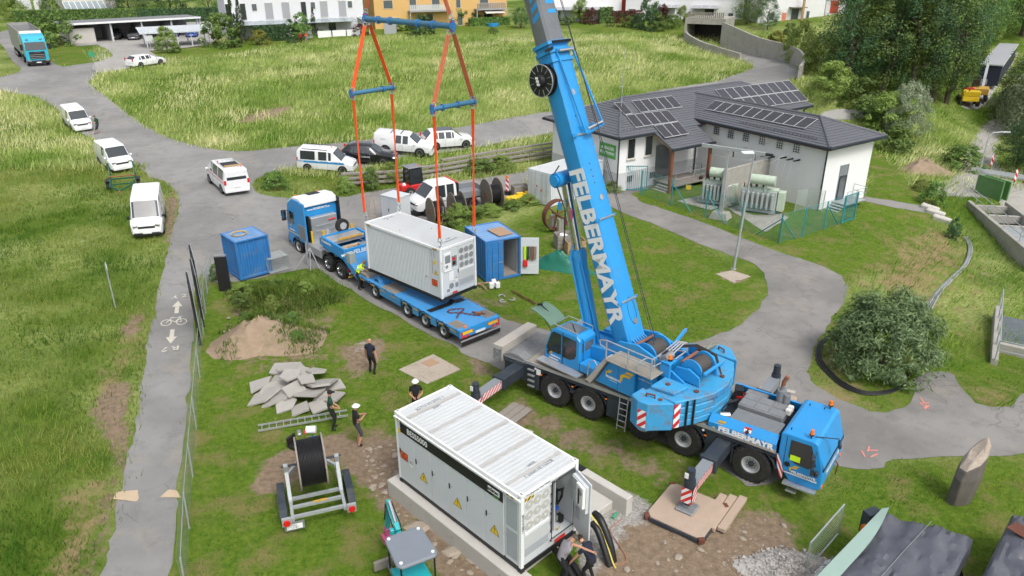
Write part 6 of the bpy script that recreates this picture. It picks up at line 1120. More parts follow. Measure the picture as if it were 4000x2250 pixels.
def solar(face,quad,nu,nv,skip=()):
 _,p0,n=face;c=[ray_l(x,y,p0+n*.14,n)for x,y in quad]
 for i in range(nu):
  for j in range(nv):
   if(i,j)in skip:continue
   f=lambda s,t:(c[0]*(1-s)+c[1]*s)*(1-t)+(c[3]*(1-s)+c[2]*s)*t;e=.012;q=[f((i+e)/nu,(j+e)/nv),f((i+1-e)/nu,(j+e)/nv),f((i+1-e)/nu,(j+1-e)/nv),f((i+e)/nu,(j+1-e)/nv)]
   b=B();b.add([v for v in q]+[v-n*.04 for v in q],[(0,1,2,3),(4,5,6,7),(0,1,5,4),(1,2,6,5),(2,3,7,6),(3,0,4,7)]);o=b.o('solar_panel','solar_frame',ph);m_=sum(q)/4;B().add([v+(m_-v)*.06+n*.004 for v in q],[(0,1,2,3)]).o('cell_field','solar',o,fix=False)
solar(wf,[(1588,253),(1690,240),(1717,269),(1613,283)],5,1);solar(wf,[(1574,289),(1679,276),(1706,305),(1600,321)],5,1);solar(wf,[(1544,258),(1566,256),(1592,285),(1573,289)],1,1);solar(wf,[(1645,315),(1706,305),(1734,336),(1673,347)],3,1)
solar(wf,[(1798,225),(1985,201),(2034,253),(1846,280)],9,2,((0,1),));solar(hf,[(1800,252),(2058,299),(2024,323),(1772,274)],10,1)
def window(c,n,w,h,nu=1,nv=1,sill=True,mt='solar_frame',gl='glass'):
 n=np.asarray(n,float);u=np.cross([0,0,1],n);Z_=np.array([0,0,1.]);c=np.asarray(c,float)
 def slab(u0,u1,z0,z1,d0,d1,nm,m_,par):b=B();b.hexa([c+u*a+Z_*z+n*d for d in(d0,d1)for a,z in((u0,z0),(u1,z0),(u1,z1),(u0,z1))]);return b.o(nm,m_,par)
 o=slab(-w/2,w/2,-h/2,h/2,-.1,.015,'window',gl,ph);
 for a,z0,z1 in((-w/2,-h/2,h/2),(w/2,-h/2,h/2)):slab(a-.04,a+.04,z0-.04,z1+.04,-.1,.035,'window_frame',mt,o)
 for z in(-h/2,h/2):slab(-w/2,w/2,z-.04,z+.04,-.1,.034,'window_frame',mt,o)
 for i in range(1,nu):slab(-w/2+w*i/nu-.018,-w/2+w*i/nu+.018,-h/2,h/2,0,.03,'muntin',mt,o)
 for j in range(1,nv):slab(-w/2,w/2,-h/2+h*j/nv-.018,-h/2+h*j/nv+.018,0,.028,'muntin',mt,o)
 if sill:slab(-w/2-.08,w/2+.08,-h/2-.1,-h/2-.04,0,.12,'sill','concrete',o)
 return o
for x,y in((1803,328),(1839,337),(1877,345),(1918,353),(1962,363),(2004,373)):window(ray_l(x,y,(0,0,0),X),-X,.62,.7,3,4,False)
for x,y in((1588,374),(1632,366)):window(ray_l(x,y,(0,12,0),Y),-Y,.8,1.6,1,1,True,'offwhite')
for x,y in((1583,450),(1640,440)):window(ray_l(x,y,(0,11.95,0),Y),-Y,.65,.6,3,1,False,'wall_plinth')
window((11.5,12,3.6),-Y,.9,.8);dc=ray_l(2126,412,(0,0,0),Y);window((dc[0],0,1.75),-Y,1.0,2.6,1,1,False,'grey','grey');window((dc[0],-.04,1.35),-Y,.8,1.75,1,1,False,'gutter','glass_mid')
b=B();b.bb(dc[0]-.9,dc[0]+1.6,-1.2,-.02,.36,.44);b.o('landing','galv',ph)
for k in range(3):B().bb(dc[0]-1.2-.28*k,dc[0]-.92-.28*k,-1.15,-.1,.26-.13*k,.31-.13*k).o('step','galv',ph)
b=B()
for z in(.95,1.4):b.tube([(dc[0]-.85,-1.15,z),(dc[0]+1.55,-1.15,z),(dc[0]+1.55,-.1,z)],.02,6)
for x,y in((-.85,-1.15),(.35,-1.15),(1.55,-1.15),(1.55,-.1)):b.cyl((dc[0]+x,y,.4),(dc[0]+x,y,1.4),.02,None,6)
b.o('handrail','galv',ph)
for x in(-5.7,-1.4):B().bar((x,9.5,-.2),(x,9.5,3.5),.2).o('porch_post','frame_brown',ph)
B().bar((-5.9,9.5,3.42),(-1.2,9.5,3.42),.16,.2).o('porch_beam','frame_brown',ph);B().bar((-5.8,9.35,3.5),(-5.8,11.9,4.4),.1,.2).o('barge_board','wood',ph)
B().bb(-5.0,-3.0,11.9,11.97,.5,3.2).o('entrance_door','glass_mid',ph);B().bb(-5.1,-1.0,9.6,11.95,.3,.42).o('porch_deck','wood_grey',ph)
for k in range(4):B().bb(-5.5-.25*k,-5.25-.25*k,9.7,11.2,.2-.14*k,.28-.14*k).o('step','concrete_old',ph)
b=B()
for z in(.9,1.35):b.tube([(-4.9,9.65,z),(-1.0,9.65,z),(-1.0,11.9,z)],.022,6)
for x in(-4.9,-2.9,-1.0):b.cyl((x,9.65,.4),(x,9.65,1.35),.022,None,6)
b.o('handrail','galv',ph);t_=B();t_.cyl((-1.9,9.75,.5),(-1.75,9.9,1.7),.025,None,6);t_.box((-1.93,9.72,.5),(.3,.08,.35));sh=tag(t_.xf(PM).o('shovel','gutter'),'dark shovel leaning on the porch railing','shovel')
sg=B().bb(-9.06,-9.0,12.35,14.3,2.55,3.65).o('wall_sign','green_sign',ph);text('lettering','MURAUER','white',(-9.065,13.3,3.3),-Y,Z,.36,sg,bold=.008,sx=.95);text('lettering','STADTWERKE','white',(-9.065,13.3,2.92),-Y,Z,.3,sg,bold=.006,sx=.9)
for q in([(1913,385),(1930,390),(1948,394)],[(1978,395),(1995,399),(2012,402)]):
 for x,y in q:c=ray_l(x,y,(0,0,0),X);B().cyl(c-X*.02,c-X*.75,.07,.05,10).o('wall_bushing','black',ph,smooth=True);B().tube([c-X*.75,c-X*1.0-Z*.6,c-X*1.2-Z*1.3],.012,4).o('dropper_wire','galv',ph)
for x,y in((1880,372),(1935,362)):c=ray_l(x,y,(0,0,0),X);B().bar(c-X*.02,c-X*.5+Z*.1,.04).o('wall_bracket','galv',ph)
c=np.array([-6.3,15.0,6.0]);B().cyl(c,c+Z*4.6,.035,.015,8).o('antenna_mast','galv',ph);B().bar(c+Z*1.6-X*.3,c+Z*1.6+X*.1,.05).o('antenna','galv',ph)
# transformer yard
def fin_transformer(label,v,az,s=1.0):
 p=g(*v);t=thing('transformer',label,'transformer',(p[0],p[1],p[2]),az);B().bb(-1.2*s,1.2*s,-.55,.55,.35,1.75).o('tank','sage_grey',t,bevel=.03)
 for k in range(7):
  for q in(-1,1):B().box((-1.0*s+k*.33*s,q*.72,1.05),(.16,.34,1.15)).o('radiator_fin','sage_grey',t,bevel=.02)
 B().cyl((-1.0*s,.5,2.55),(.6*s,.5,2.55),.36,None,22).o('conservator','sage',t,smooth=True);B().bb(-.5,-.35,.4,.6,1.75,2.3).o('support','sage',t);B().bb(-1.7*s,-1.25*s,-.45,.25,.3,1.7).o('control_cabinet','sage',t,bevel=.02);B().bb(-1.25*s,1.25*s,-.35,.45,1.75,1.85).o('cover','sage',t)
 for k in range(3):
  c=np.array([-.2+k*.5,-.1,1.85]);B().ringlathe([(0,.1)]+[x for i in range(5)for x in((.05+i*.09,.07),(.09+i*.09,.11))]+[(.55,.04),(.65,.03)],c,Z,10).o('bushing','black',t)
  c=np.array([.6+k*.25,.3,1.85]);B().cyl(c,c+Z*.3,.05,.03,8).o('small_bushing','frame_brown',t)
 B().bb(-1.3,1.3,-.6,-.4,.15,.35).o('skid','galv',t);B().bb(-1.3,1.3,.4,.6,.15,.35).o('skid','galv',t)
 for x in(-1,1):
  for q in(-.5,.5):B().cyl((x,q-.05,.1),(x,q+.05,.1),.12,None,10).o('roller','galv',t)
 B().bb(-1.9,1.9,-1.1,1.1,-.08,.03).o('gravel_bed','rust',t)if 0 else None
 return t
fin_transformer('grey transformer with green oil conservator to the left of the concrete wall',(1800,512),PA+R_(118),.85);tb=fin_transformer('grey transformer with green conservator in front of the concrete wall',(1905,532),PA+R_(118),1.05)
text('lettering','ELIN','gutter',(0.2,-.9,1.35),X,Z,.25,tb)
bed=drape('gravel_bed',poly([(1830,525),(1890,505),(1985,548),(1925,585)],1),'concrete_old',.03,jit=.06,label='dark gravel bed under the transformers');drape('gravel_bed',poly([(1700,506),(1770,490),(1830,510),(1790,530)],1),'concrete_old',.03,jit=.06,label='dark gravel bed beside the concrete wall')
a=g(1812,524)[:2];e=zat(1957,391,3.0)[:2];d=unit(e-a);az=math.atan2(d[1],d[0]);L_=np.linalg.norm(e-a);t=thing('fire_wall','weathered concrete wall standing between the two transformers','wall',(a[0],a[1],hz(*a)),az);B().bb(0,L_,-.12,.12,-.3,2.95).o('slab','concrete_old',t,bevel=.02)
for k in range(2):B().bb(.5,.9,-.135,-.12,1.6+k*.01,1.7).o('plate','white',t)if k==0 else None
p=g(1812,548);t=thing('busbar_post','grey steel T-post with long cross arm on a concrete block','post',tuple(p),R_(-35));B().box((0,0,.2),(1.5,1.1,.55),0,0,.7,.7).o('base_block','concrete_old',t,bevel=.04);b=B();b.box((0,0,2.6),(.26,.2,4.5),0,0,.6,.6);b.o('column','galv',t);B().bar((-1.9,0,5.05),(2.6,0,5.0),.2,.22).o('cross_arm','galv',t);B().cyl((2.6,0,5.0),(3.1,0,5.0),.1,None,8).o('insulator','black',t)
for k,x in enumerate((-1.2,.4,1.9)):B().cyl((x,0,4.9),(x,0,4.5),.05,None,8).o('insulator','black',t);B().tube([(x,0,4.5),(x+.6,1.6,4.0),(x+1.2,3.4,4.4)],.012,4).o('wire','galv',t)
def wiremat(name,colr,dens,scale):
 m=bpy.data.materials.new(name);m.use_nodes=True;nt=m.node_tree;L=nt.links.new;p=nt.nodes['Principled BSDF'];p.inputs['Base Color'].default_value=c4(colr);p.inputs['Roughness'].default_value=.5;tr_=nod(nt,'ShaderNodeBsdfTransparent');mx=nod(nt,'ShaderNodeMixShader');tc=nod(nt,'ShaderNodeTexCoord');sx=nod(nt,'ShaderNodeSeparateXYZ');L(tc.outputs['Object'],sx.inputs[0])
 def mm(op,a,b):
  x=nod(nt,'ShaderNodeMath',operation=op)
  for i,q in enumerate((a,b)):
   if isinstance(q,(int,float)):x.inputs[i].default_value=q
   else:L(q,x.inputs[i])
  return x.outputs[0]
 s1=mm('FRACT',mm('MULTIPLY',mm('ADD',sx.outputs[0],sx.outputs[2]),scale),0);s2=mm('FRACT',mm('MULTIPLY',mm('SUBTRACT',sx.outputs[0],sx.outputs[2]),scale),0);f=mm('MAXIMUM',mm('LESS_THAN',s1,dens),mm('LESS_THAN',s2,dens))
 L(f,mx.inputs[0]);L(tr_.outputs[0],mx.inputs[1]);L(p.outputs[0],mx.inputs[2]);L(mx.outputs[0],nt.nodes['Material Output'].inputs[0]);MATS[name]=m
wiremat('wire_teal',(.06,.26,.25),.11,14);wiremat('wire_galv',(.42,.50,.46),.14,12)
def fence(label,vs,h,post='teal_fence',wire='wire_teal',step=2.6,braces=(),r=.04,lean=0):
 P=[g(*v)for v in vs];t=thing('wire_fence',label,'fence',tuple(P[0]));o=P[0];up=np.array([lean,0,1.])
 for i in range(len(P)-1):
  a,c=P[i],P[i+1];d=c-a;L_=np.linalg.norm(d[:2]);n=max(1,round(L_/step));az=math.atan2(d[1],d[0])
  for k in range(n+(i==len(P)-2)):
   q=a+d*k/n;q=np.array([q[0],q[1],hz(q[0],q[1])])-o;B().cyl(q-[0,0,.1],q+up*h,r,None,7).o('post',post,t)
  for k in range(n):
   q0,q1=a+d*k/n,a+d*(k+1)/n;l=np.linalg.norm((q1-q0)[:2]);w=B();w.add([(0,0,.03),(l,0,.03+(q1-q0)[2]),(l,0,h-.03+(q1-q0)[2]),(0,0,h-.03)],[(0,1,2,3)]);mo=w.o('mesh_panel',wire,t,loc=tuple(q0-o),rot=(0,0,az),fix=False)
   if lean:mo.rotation_euler=(-math.asin(lean*math.sin(az)),0,az)
  B().tube([a-o+up*h,c-o+up*h],.012,5).o('top_wire',post,t)
  for bs in braces:
   if bs[0]==i:q=a+d*bs[1]-o;e=a+d*bs[2]-o;B().cyl(q+up*h*.85,e,r*.7,None,6).o('brace',post,t)
 return t
fence('teal wire fence along the front of the transformer yard',[(1612,491),(1688,516),(1774,547),(1959,612)],2.0,braces=((1,0,.6),(2,0,.3),(2,1,.7)),step=3.6,r=.05)
fence('teal wire fence closing the right side of the transformer yard',[(1959,612),(2018,596),(2072,577),(2118,562)],2.0,braces=((0,0,.7),(2,0,.8)),step=3,r=.05);fence('thin grey fence between the hall and the yard gate',[(1998,533),(2027,527),(2068,533)],1.6,'galv','wire_galv',step=3,r=.03)
def bargate(label,v0,v1,h,open_=0):
 p,q=g(*v0),g(*v1);d=q-p;L_=np.linalg.norm(d[:2]);t=thing('bar_gate',label,'gate',tuple(p),math.atan2(d[1],d[0]));b=B()
 for z in(.08,h):b.bar((0,0,z),(L_,0,z),.06)
 for x in(0,L_):b.bar((x,0,0),(x,0,h+.05),.07)
 b.o('gate_frame','teal_fence',t);n=max(5,int(L_/.14))
 for k in range(1,n):B().bar((L_*k/n,0,.1),(L_*k/n,0,h),.025).o('bar','teal_fence',t)
bargate('open teal bar gate in front of the powerhouse corner',(1568,479),(1625,480),2.0);bargate('closed teal bar gate at the right end of the yard fence',(2116,563),(2147,554),2.0)
p=g(1731,482);t=thing('warning_notice','small yellow notice plate on the yard fence','notice',(p[0],p[1],p[2]+.0),R_(-20));B().box((0,0,.35),(.4,.02,.36)).o('plate','yellow',t);B().cyl((0,.02,0),(0,.02,.5),.015,None,6).o('stake','galv',t)
p=g(1845,678);t=thing('lamp_post','tall grey lamp post with flat head on the central lawn','lamp post',tuple(p));tp_=7.0;B().cyl((0,0,-.2),(.35,0,tp_),.085,.05,10).o('pole','galv',t,smooth=True);B().ext([(-.1,-.16),(-.75,-.2),(-.8,0),(-.75,.2),(-.1,.16)],tp_-.02,tp_+.1,'z').xf(Matrix.Translation((.4,0,.1))).o('lamp_head','white',t,bevel=.03);B().cyl((0,0,0),(0,0,.06),.16,None,12).o('base_flange','galv',t)
# vegetation
def leafmat(name,dark,light,trans=.3,rough=.6):
 m=bpy.data.materials.new(name);m.use_nodes=True;nt=m.node_tree;L=nt.links.new;p=nt.nodes['Principled BSDF'];ge=nod(nt,'ShaderNodeNewGeometry');oi=nod(nt,'ShaderNodeObjectInfo');tc=nod(nt,'ShaderNodeTexCoord');no=nod(nt,'ShaderNodeTexNoise',i_Scale=.9,i_Detail=1.0);L(tc.outputs['Object'],no.inputs['Vector'])
 ad=nod(nt,'ShaderNodeMath',operation='ADD');L(ge.outputs['Random Per Island'],ad.inputs[0]);L(no.outputs['Fac'],ad.inputs[1]);mr=nod(nt,'ShaderNodeMapRange',i_1=.35,i_2=1.45);L(ad.outputs[0],mr.inputs[0]);mx=nod(nt,'ShaderNodeMix',data_type='RGBA');mx.inputs[6].default_value=c4(dark);mx.inputs[7].default_value=c4(light);L(mr.outputs[0],mx.inputs[0])
 hs=nod(nt,'ShaderNodeHueSaturation');m2=nod(nt,'ShaderNodeMapRange',i_3=.8,i_4=1.2);L(oi.outputs['Random'],m2.inputs[0]);L(m2.outputs[0],hs.inputs['Value']);m3=nod(nt,'ShaderNodeMapRange',i_3=.485,i_4=.512);L(oi.outputs['Random'],m3.inputs[0]);L(m3.outputs[0],hs.inputs['Hue']);L(mx.outputs[2],hs.inputs['Color']);L(hs.outputs[0],p.inputs['Base Color']);p.inputs['Roughness'].default_value=rough
 tl=nod(nt,'ShaderNodeBsdfTranslucent');L(hs.outputs[0],tl.inputs[0]);ms=nod(nt,'ShaderNodeMixShader');ms.inputs[0].default_value=trans;L(p.outputs[0],ms.inputs[1]);L(tl.outputs[0],ms.inputs[2]);L(ms.outputs[0],nt.nodes['Material Output'].inputs[0]);MATS[name]=m
leafmat('leaf_dark',(.022,.068,.026),(.10,.205,.07));leafmat('leaf_mid',(.05,.115,.02),(.21,.33,.07));leafmat('leaf_light',(.12,.20,.03),(.33,.43,.10));leafmat('leaf_silver',(.13,.17,.09),(.36,.41,.26));leafmat('leaf_bush',(.04,.10,.03),(.26,.39,.17));leafmat('leaf_red',(.06,.02,.018),(.17,.06,.045));leafmat('leaf_yellow',(.13,.15,.02),(.32,.30,.05));leafmat('leaf_conifer',(.02,.05,.018),(.07,.12,.035))
def quads_mesh(name,C_,U,V,mt):
 n=len(C_);co=np.stack([C_-U,C_+V*.9-U*.1,C_+U,C_-V*.9-U*.1],1).reshape(-1,3).astype(np.float32);me=bpy.data.meshes.new(name);me.vertices.add(4*n);me.vertices.foreach_set('co',co.ravel());me.loops.add(4*n);me.loops.foreach_set('vertex_index',np.arange(4*n,dtype=np.int32));me.polygons.add(n);me.polygons.foreach_set('loop_start',np.arange(0,4*n,4,dtype=np.int32));me.update(calc_edges=True);me.materials.append(MATS[mt]);return me
def leaves(r,P,N,size,asp=.55,droop=.25):
 n=len(P);rd=r.normal(size=(n,3));N=N+rd*.55;N/=np.linalg.norm(N,axis=1)[:,None];a=np.cross(N,r.normal(size=(n,3)));a/=np.linalg.norm(a,axis=1)[:,None]+1e-9;a[:,2]-=droop;b=np.cross(N,a);b/=np.linalg.norm(b,axis=1)[:,None]+1e-9;s=size*(.6+.8*r.random(n))[:,None];return P,a*s,b*s*asp
def crown(seed,mt,nc,nl,size,shape='round',asp=.55):
 r=np.random.default_rng(seed);Ps,Ns=[],[]
 for k in range(nc):
  z=r.random();th=r.random()*6.283
  if shape=='round':rad=.5*math.sqrt(max(.02,1-(2*z-1)**2))*(.45+.55*math.sqrt(r.random()));zz=.5+(z-.5)*.95
  elif shape=='tall':rad=.5*(math.sin(math.pi*min(1,z*.82+.14))**.7)*(.4+.6*math.sqrt(r.random()));zz=z
  elif shape=='cone':rad=.5*(1-z)**.8*(.6+.4*r.random());zz=z
  else:rad=.5*(1-z*z)**.5*(.4+.6*math.sqrt(r.random()));zz=z*.95
  c=np.array([rad*math.cos(th),rad*math.sin(th),zz]);cr=(.07+.09*r.random())*(1 if shape!='cone' else.6);d=r.normal(size=(nl,3));d/=np.linalg.norm(d,axis=1)[:,None];d[:,2]=d[:,2]*.7+.1
  Ps.append(c+d*cr*(.55+.5*r.random(nl))[:,None]);o=c-np.array([0,0,.45]);Ns.append(d*.7+o/np.linalg.norm(o)*.6+[0,0,.35])
 P,U,V=leaves(r,np.vstack(Ps),np.vstack(Ns),size,asp)
 if shape in('tall','cone'):U[:,2]*=.55;V[:,2]*=.55
 return quads_mesh('crown',P,U,V,mt)
def trunk_mesh(seed,h,lean=.06):
 r=random.Random(seed);b=B();pts=[(0,0,-.06),(lean*.3,0,h*.3),(lean,lean*.4,h*.65),(lean*.7,lean,h)];b.tube(pts,[.035,.028,.018,.006],7)
 for k in range(7):
  z=h*(.3+.08*k);a=r.random()*6.28;l=.16+.12*r.random();b.tube([(lean*.6,lean*.3,z),(lean*.6+math.cos(a)*l*.6,math.sin(a)*l*.6,z+.1),(lean*.6+math.cos(a)*l,math.sin(a)*l,z+.2)],[.014,.009,.003],5)
 me=bpy.data.meshes.new('trunk');me.from_pydata(b.v,[],b.f);me.materials.append(MATS['bark']);return me
CR_={k:[crown(100*i+j,mt,nc,nl,sz,sh)for j in range(v)]for i,(k,mt,nc,nl,sz,sh,v)in enumerate((('dark','leaf_dark',130,105,.0145,'tall',3),('mid','leaf_mid',130,105,.015,'tall',3),('light','leaf_light',90,90,.02,'dome',2),('silver','leaf_silver',110,95,.017,'dome',2),('shrub','leaf_mid',55,50,.034,'dome',3),('shrubdark','leaf_dark',55,50,.034,'dome',2),('shrublight','leaf_yellow',50,45,.036,'dome',1),('red','leaf_red',50,45,.036,'dome',1),('cone','leaf_conifer',120,36,.028,'cone',2)))}
TR_=[trunk_mesh(s,.8)for s in range(3)];_vc=[0]
def plant(label,v,hgt,wid,kind,name=None,trunk=True,lift=.12,cat='tree',group=None,at_=None,seed=None):
 p=g(*v)if at_ is None else at_;_vc[0]+=1;s=seed if seed is not None else _vc[0];t=thing(name or('tree' if trunk else 'shrub'),label,cat,(p[0],p[1],p[2]-.05),s*2.399,group)
 c=bpy.data.objects.new('crown',CR_[kind][s%len(CR_[kind])]);COL.objects.link(c);c.parent=t;c.location=(0,0,hgt*lift if trunk else-.05*hgt);c.scale=(wid,wid*(.85+.3*((s*7)%5)/5),hgt*(1-lift)if trunk else hgt*1.05)
 if trunk:k=bpy.data.objects.new('trunk',TR_[s%3]);COL.objects.link(k);k.parent=t;k.scale=(hgt*.75,hgt*.75,hgt*.9)
 else:
  b=B();r=random.Random(s)
  for q in range(5):a=q*1.257+r.random();b.tube([(0,0,-.1),(math.cos(a)*wid*.14,math.sin(a)*wid*.14,hgt*.3),(math.cos(a)*wid*.26,math.sin(a)*wid*.26,hgt*.6)],[.03,.02,.008],5)
  b.o('stems','bark',t)
 return t
GT='trees on the wooded slope'
slope=[(2135,232,14,8.5,'dark','broad dark green tree at the left front of the wooded slope'),(2215,245,13,7.5,'mid','mid green tree right of the broad dark one'),(2285,250,14,7.5,'dark','dense tree in the middle of the wooded front'),(2345,252,15,8,'mid','tall leafy tree above the grassy bank'),(2378,258,13,6,'dark','dark narrow tree nearest to the yellow excavator'),(2398,225,15,6.5,'mid','tree behind the dark narrow one'),(2418,178,15,7,'dark','dark tree beside the far lane'),(2446,135,15,7,'light','pale tree with thin white stems by the far lane'),(2480,105,14,8,'mid','tree where the far lane leaves the frame'),(2180,190,15,8,'mid','tree in the second row behind the broad dark one'),(2250,185,16,8,'light','lighter tree in the second row of the slope'),(2320,180,17,8,'mid','tall tree in the middle of the second row'),(2385,170,17,9,'dark','tall dark tree in the second row to the right'),(2440,140,17,9,'mid','tall tree rising behind the far lane'),(2120,160,10,6,'mid','tree beside the gardens above the slope'),(2570,90,17,10,'dark','tree in the far upper right corner'),(2500,100,18,9,'mid','tree at the top edge above the far lane'),(2300,120,17,9,'dark','back-row tree at the top edge of the wood'),(2200,130,14,8,'mid','back-row tree behind the gardens'),(2390,100,18,10,'mid','back-row tree above the dark group')]
for x,y,h,w_,k,lb in slope:plant(lb,(x,y),h,w_,k,'broadleaf_tree',group=GT)
for x,y,h,w_,k,lb,tr_ in((2590,360,9,7,'silver','large silver-green willow at the right edge',True),(2520,300,3.6,4,'silver','silver willow bush beside the gravel track',False),(2560,290,7,6,'silver','silver willow standing behind the gravel track',True),(2590,330,10,8,'mid','green tree behind the large willow',True),(2555,425,4.5,4.5,'dark','dark alder above the metal ramp',True),(2620,450,7,6,'dark','dark alder at the right edge by the sluice',True),(2275,345,5.6,4.2,'silver','pale silver shrub with upright crown on the bank',True),(2222,335,4.2,4.6,'light','elder bush with pale flowers right of the powerhouse',False),(2190,305,2.2,4,'shrub','low hedge bush behind the lane',False),(2250,380,2.6,3.5,'shrub','bush behind the powerhouse end wall',False),(2345,515,2.0,2.0,'shrub','small dense bush at the end of the garden path',False),(2395,600,1.6,.9,'shrubdark','narrow dark shrub on the dry bank',False),(2320,480,1.0,2.0,'light','low grass clump beside the garden path',False),(2420,425,2.4,4,'shrub','bush beside the gravel junction',False),(2015,150,5,5,'light','light green bush above the curved ramp wall',False),(2060,190,5,5,'light','pale bush on the bank over the ramp',False),(1950,130,3,3,'shrublight','yellow-green bush at the ramp wall',False),(2090,235,3.5,5,'light','light bush below the ramp wall',False),(2170,265,3,4.5,'shrub','bush on the slope above the lane',False),(1985,105,3,3,'shrub','bush beside the clothes airer',False)):plant(lb,(x,y),h,w_,k,None,tr_,cat='tree' if tr_ else 'shrub')
bp0=g(2216,925);r=np.random.default_rng(5);t=thing('willow_bush','big round grey-green bush ringed by black pipes beside the driveway','bush',(bp0[0],bp0[1],bp0[2]-.05));Ps,Ns=[],[]
for k in range(300):
 z=r.random()**.8;th=r.random()*6.283;rad=2.5*math.sqrt(max(.05,1-(z*.95)**2.2))*(.5+.5*math.sqrt(r.random()));c=np.array([rad*math.cos(th),rad*math.sin(th)*.95,.25+3.1*z*(.85+.3*r.random())]);d=r.normal(size=(62,3));d/=np.linalg.norm(d,axis=1)[:,None];d[:,2]=d[:,2]*.8+.15;cr=.28+.3*r.random();Ps.append(c+d*cr*(.4+.65*r.random(62))[:,None]);o=c-[0,0,1.2];Ns.append(d*.6+o/np.linalg.norm(o)*.7+[0,0,.4])
me=quads_mesh('foliage',*leaves(r,np.vstack(Ps),np.vstack(Ns),.10,.3,.1),'leaf_bush');o=bpy.data.objects.new('foliage',me);COL.objects.link(o);o.parent=t
b=B()
for k in range(9):a=k*.698;b.tube([(0,0,0),(math.cos(a)*.6,math.sin(a)*.6,1.1),(math.cos(a)*1.5,math.sin(a)*1.5,2.2)],[.05,.035,.012],5)
b.o('stems','bark',t);plant('leafy dark green sapling growing at the left side of the big grey bush',(2140,905),2.6,1.9,'shrub','leafy_sapling',False,cat='shrub')
sh=[(1060,88,3.2,5.2,'shrubdark','big dark round bush below the hanging beam'),(1000,78,2.2,4,'shrub','flowering bush left of the big dark one'),(1155,62,4,4.5,'shrub','bush beside the ochre house'),(1120,45,3.6,3.5,'red','dark red bush in front of the balconies'),(1195,62,2.6,2.6,'shrubdark','round bush in the ochre house garden'),(1238,55,3,2.2,'shrub','tall bush near the garden pond'),(1065,40,4,3.5,'shrub','bush in front of the ochre balcony'),(560,118,5,6,'shrub','big rounded beech bush at the end of the carport'),(655,113,2.2,3.4,'shrublight','yellow-green round bush by the hedge'),(760,100,4.2,3.4,'shrub','small clipped tree beside the dark gate'),(735,98,3,3,'shrubdark','dark bush left of the clipped tree'),(905,88,1.8,3.4,'red','brownish bush in front of the patio'),(810,92,1.2,1.2,'shrub','little bush beside the white fence panels'),(735,108,1,2,'shrubdark','low bush on the lawn near the two neighbours'),(422,133,3.6,3.4,'light','thin young tree in front of the low carport'),(440,133,1.4,1.8,'shrub','low bush at the foot of the young tree'),(150,115,5,6,'shrub','ivy-covered bush beside the dark carport'),(45,50,4,5,'light','light bush in the garden behind the lorry'),(20,30,5,4,'shrub','shrub at the upper left corner'),(130,45,4.5,4,'shrub','shrub by the greenhouse'),(330,42,7,8,'dark','dark tree behind the greenhouse'),(430,38,8,9,'dark','dark tree left of the white row houses'),(530,40,7,6,'mid','tree at the corner of the white row house'),(290,30,7,6,'mid','tree above the garden hedge'),(1395,62,2.4,2.6,'shrubdark','square dark bush near the boom'),(1425,62,1.6,2.4,'shrub','bush right of the square dark one'),(1460,58,4.5,3.2,'light','slim pale tree in the middle garden'),(1485,60,2.8,3,'red','dark red maple in the middle garden'),(1535,66,1.8,2,'shrub','small round bush in front of the brown hedge'),(1562,68,1.6,1.6,'shrublight','little pale bush in front of the hedge'),(1580,68,2,2.2,'shrub','round bush beside the pale one'),(1602,70,2.2,2.4,'shrubdark','dark round bush on the garden slope'),(1632,76,6,3.6,'shrubdark','tall dark shrub in front of the white terrace'),(1652,78,3,3.6,'shrub','spreading bush beside the tall dark shrub'),(1690,72,2.4,3.4,'shrub','bush below the parasol terrace'),(1665,55,3,2.6,'red','reddish bush left of the parasol'),(1715,62,3.2,2.6,'light','loose bush right of the parasol'),(1880,60,7,5.5,'mid','big tree in front of the white terrace houses'),(1930,75,5,4,'dark','dark tree above the tunnel wall'),(1645,45,5.5,3.4,'shrubdark','dark conifer-like shrub beside the pergola'),(1570,40,3,4,'shrub','climbing plants on the pergola'),(1960,45,4,4,'shrub','bush at the gable of the last house'),(2005,40,3,3,'shrub','bush beside the small red-doored shed'),(1240,85,1.2,2,'shrub','low bush at the meadow edge'),(1310,70,3.4,3.5,'dark','tree half hidden left of the grey boom')]
for x,y,h,w_,k,lb in sh:
 tr_=k in('dark','mid')or 'tree' in lb;plant(lb,(x,y),h,w_,k if k in CR_ else 'shrub','garden_tree' if tr_ else 'garden_shrub',tr_,cat='tree' if tr_ else 'shrub',group='garden shrubs and trees')
for x,lb in((592,'left of two dark columnar conifers by the white house'),(611,'right of two dark columnar conifers by the white house'),(792,'single slim columnar conifer beside the white fence')):plant(lb,(x,110 if x<700 else 91),6.5 if x<700 else 4.4,2.2 if x<700 else 1.5,'cone','columnar_conifer',True,.02,'tree','columnar conifers')
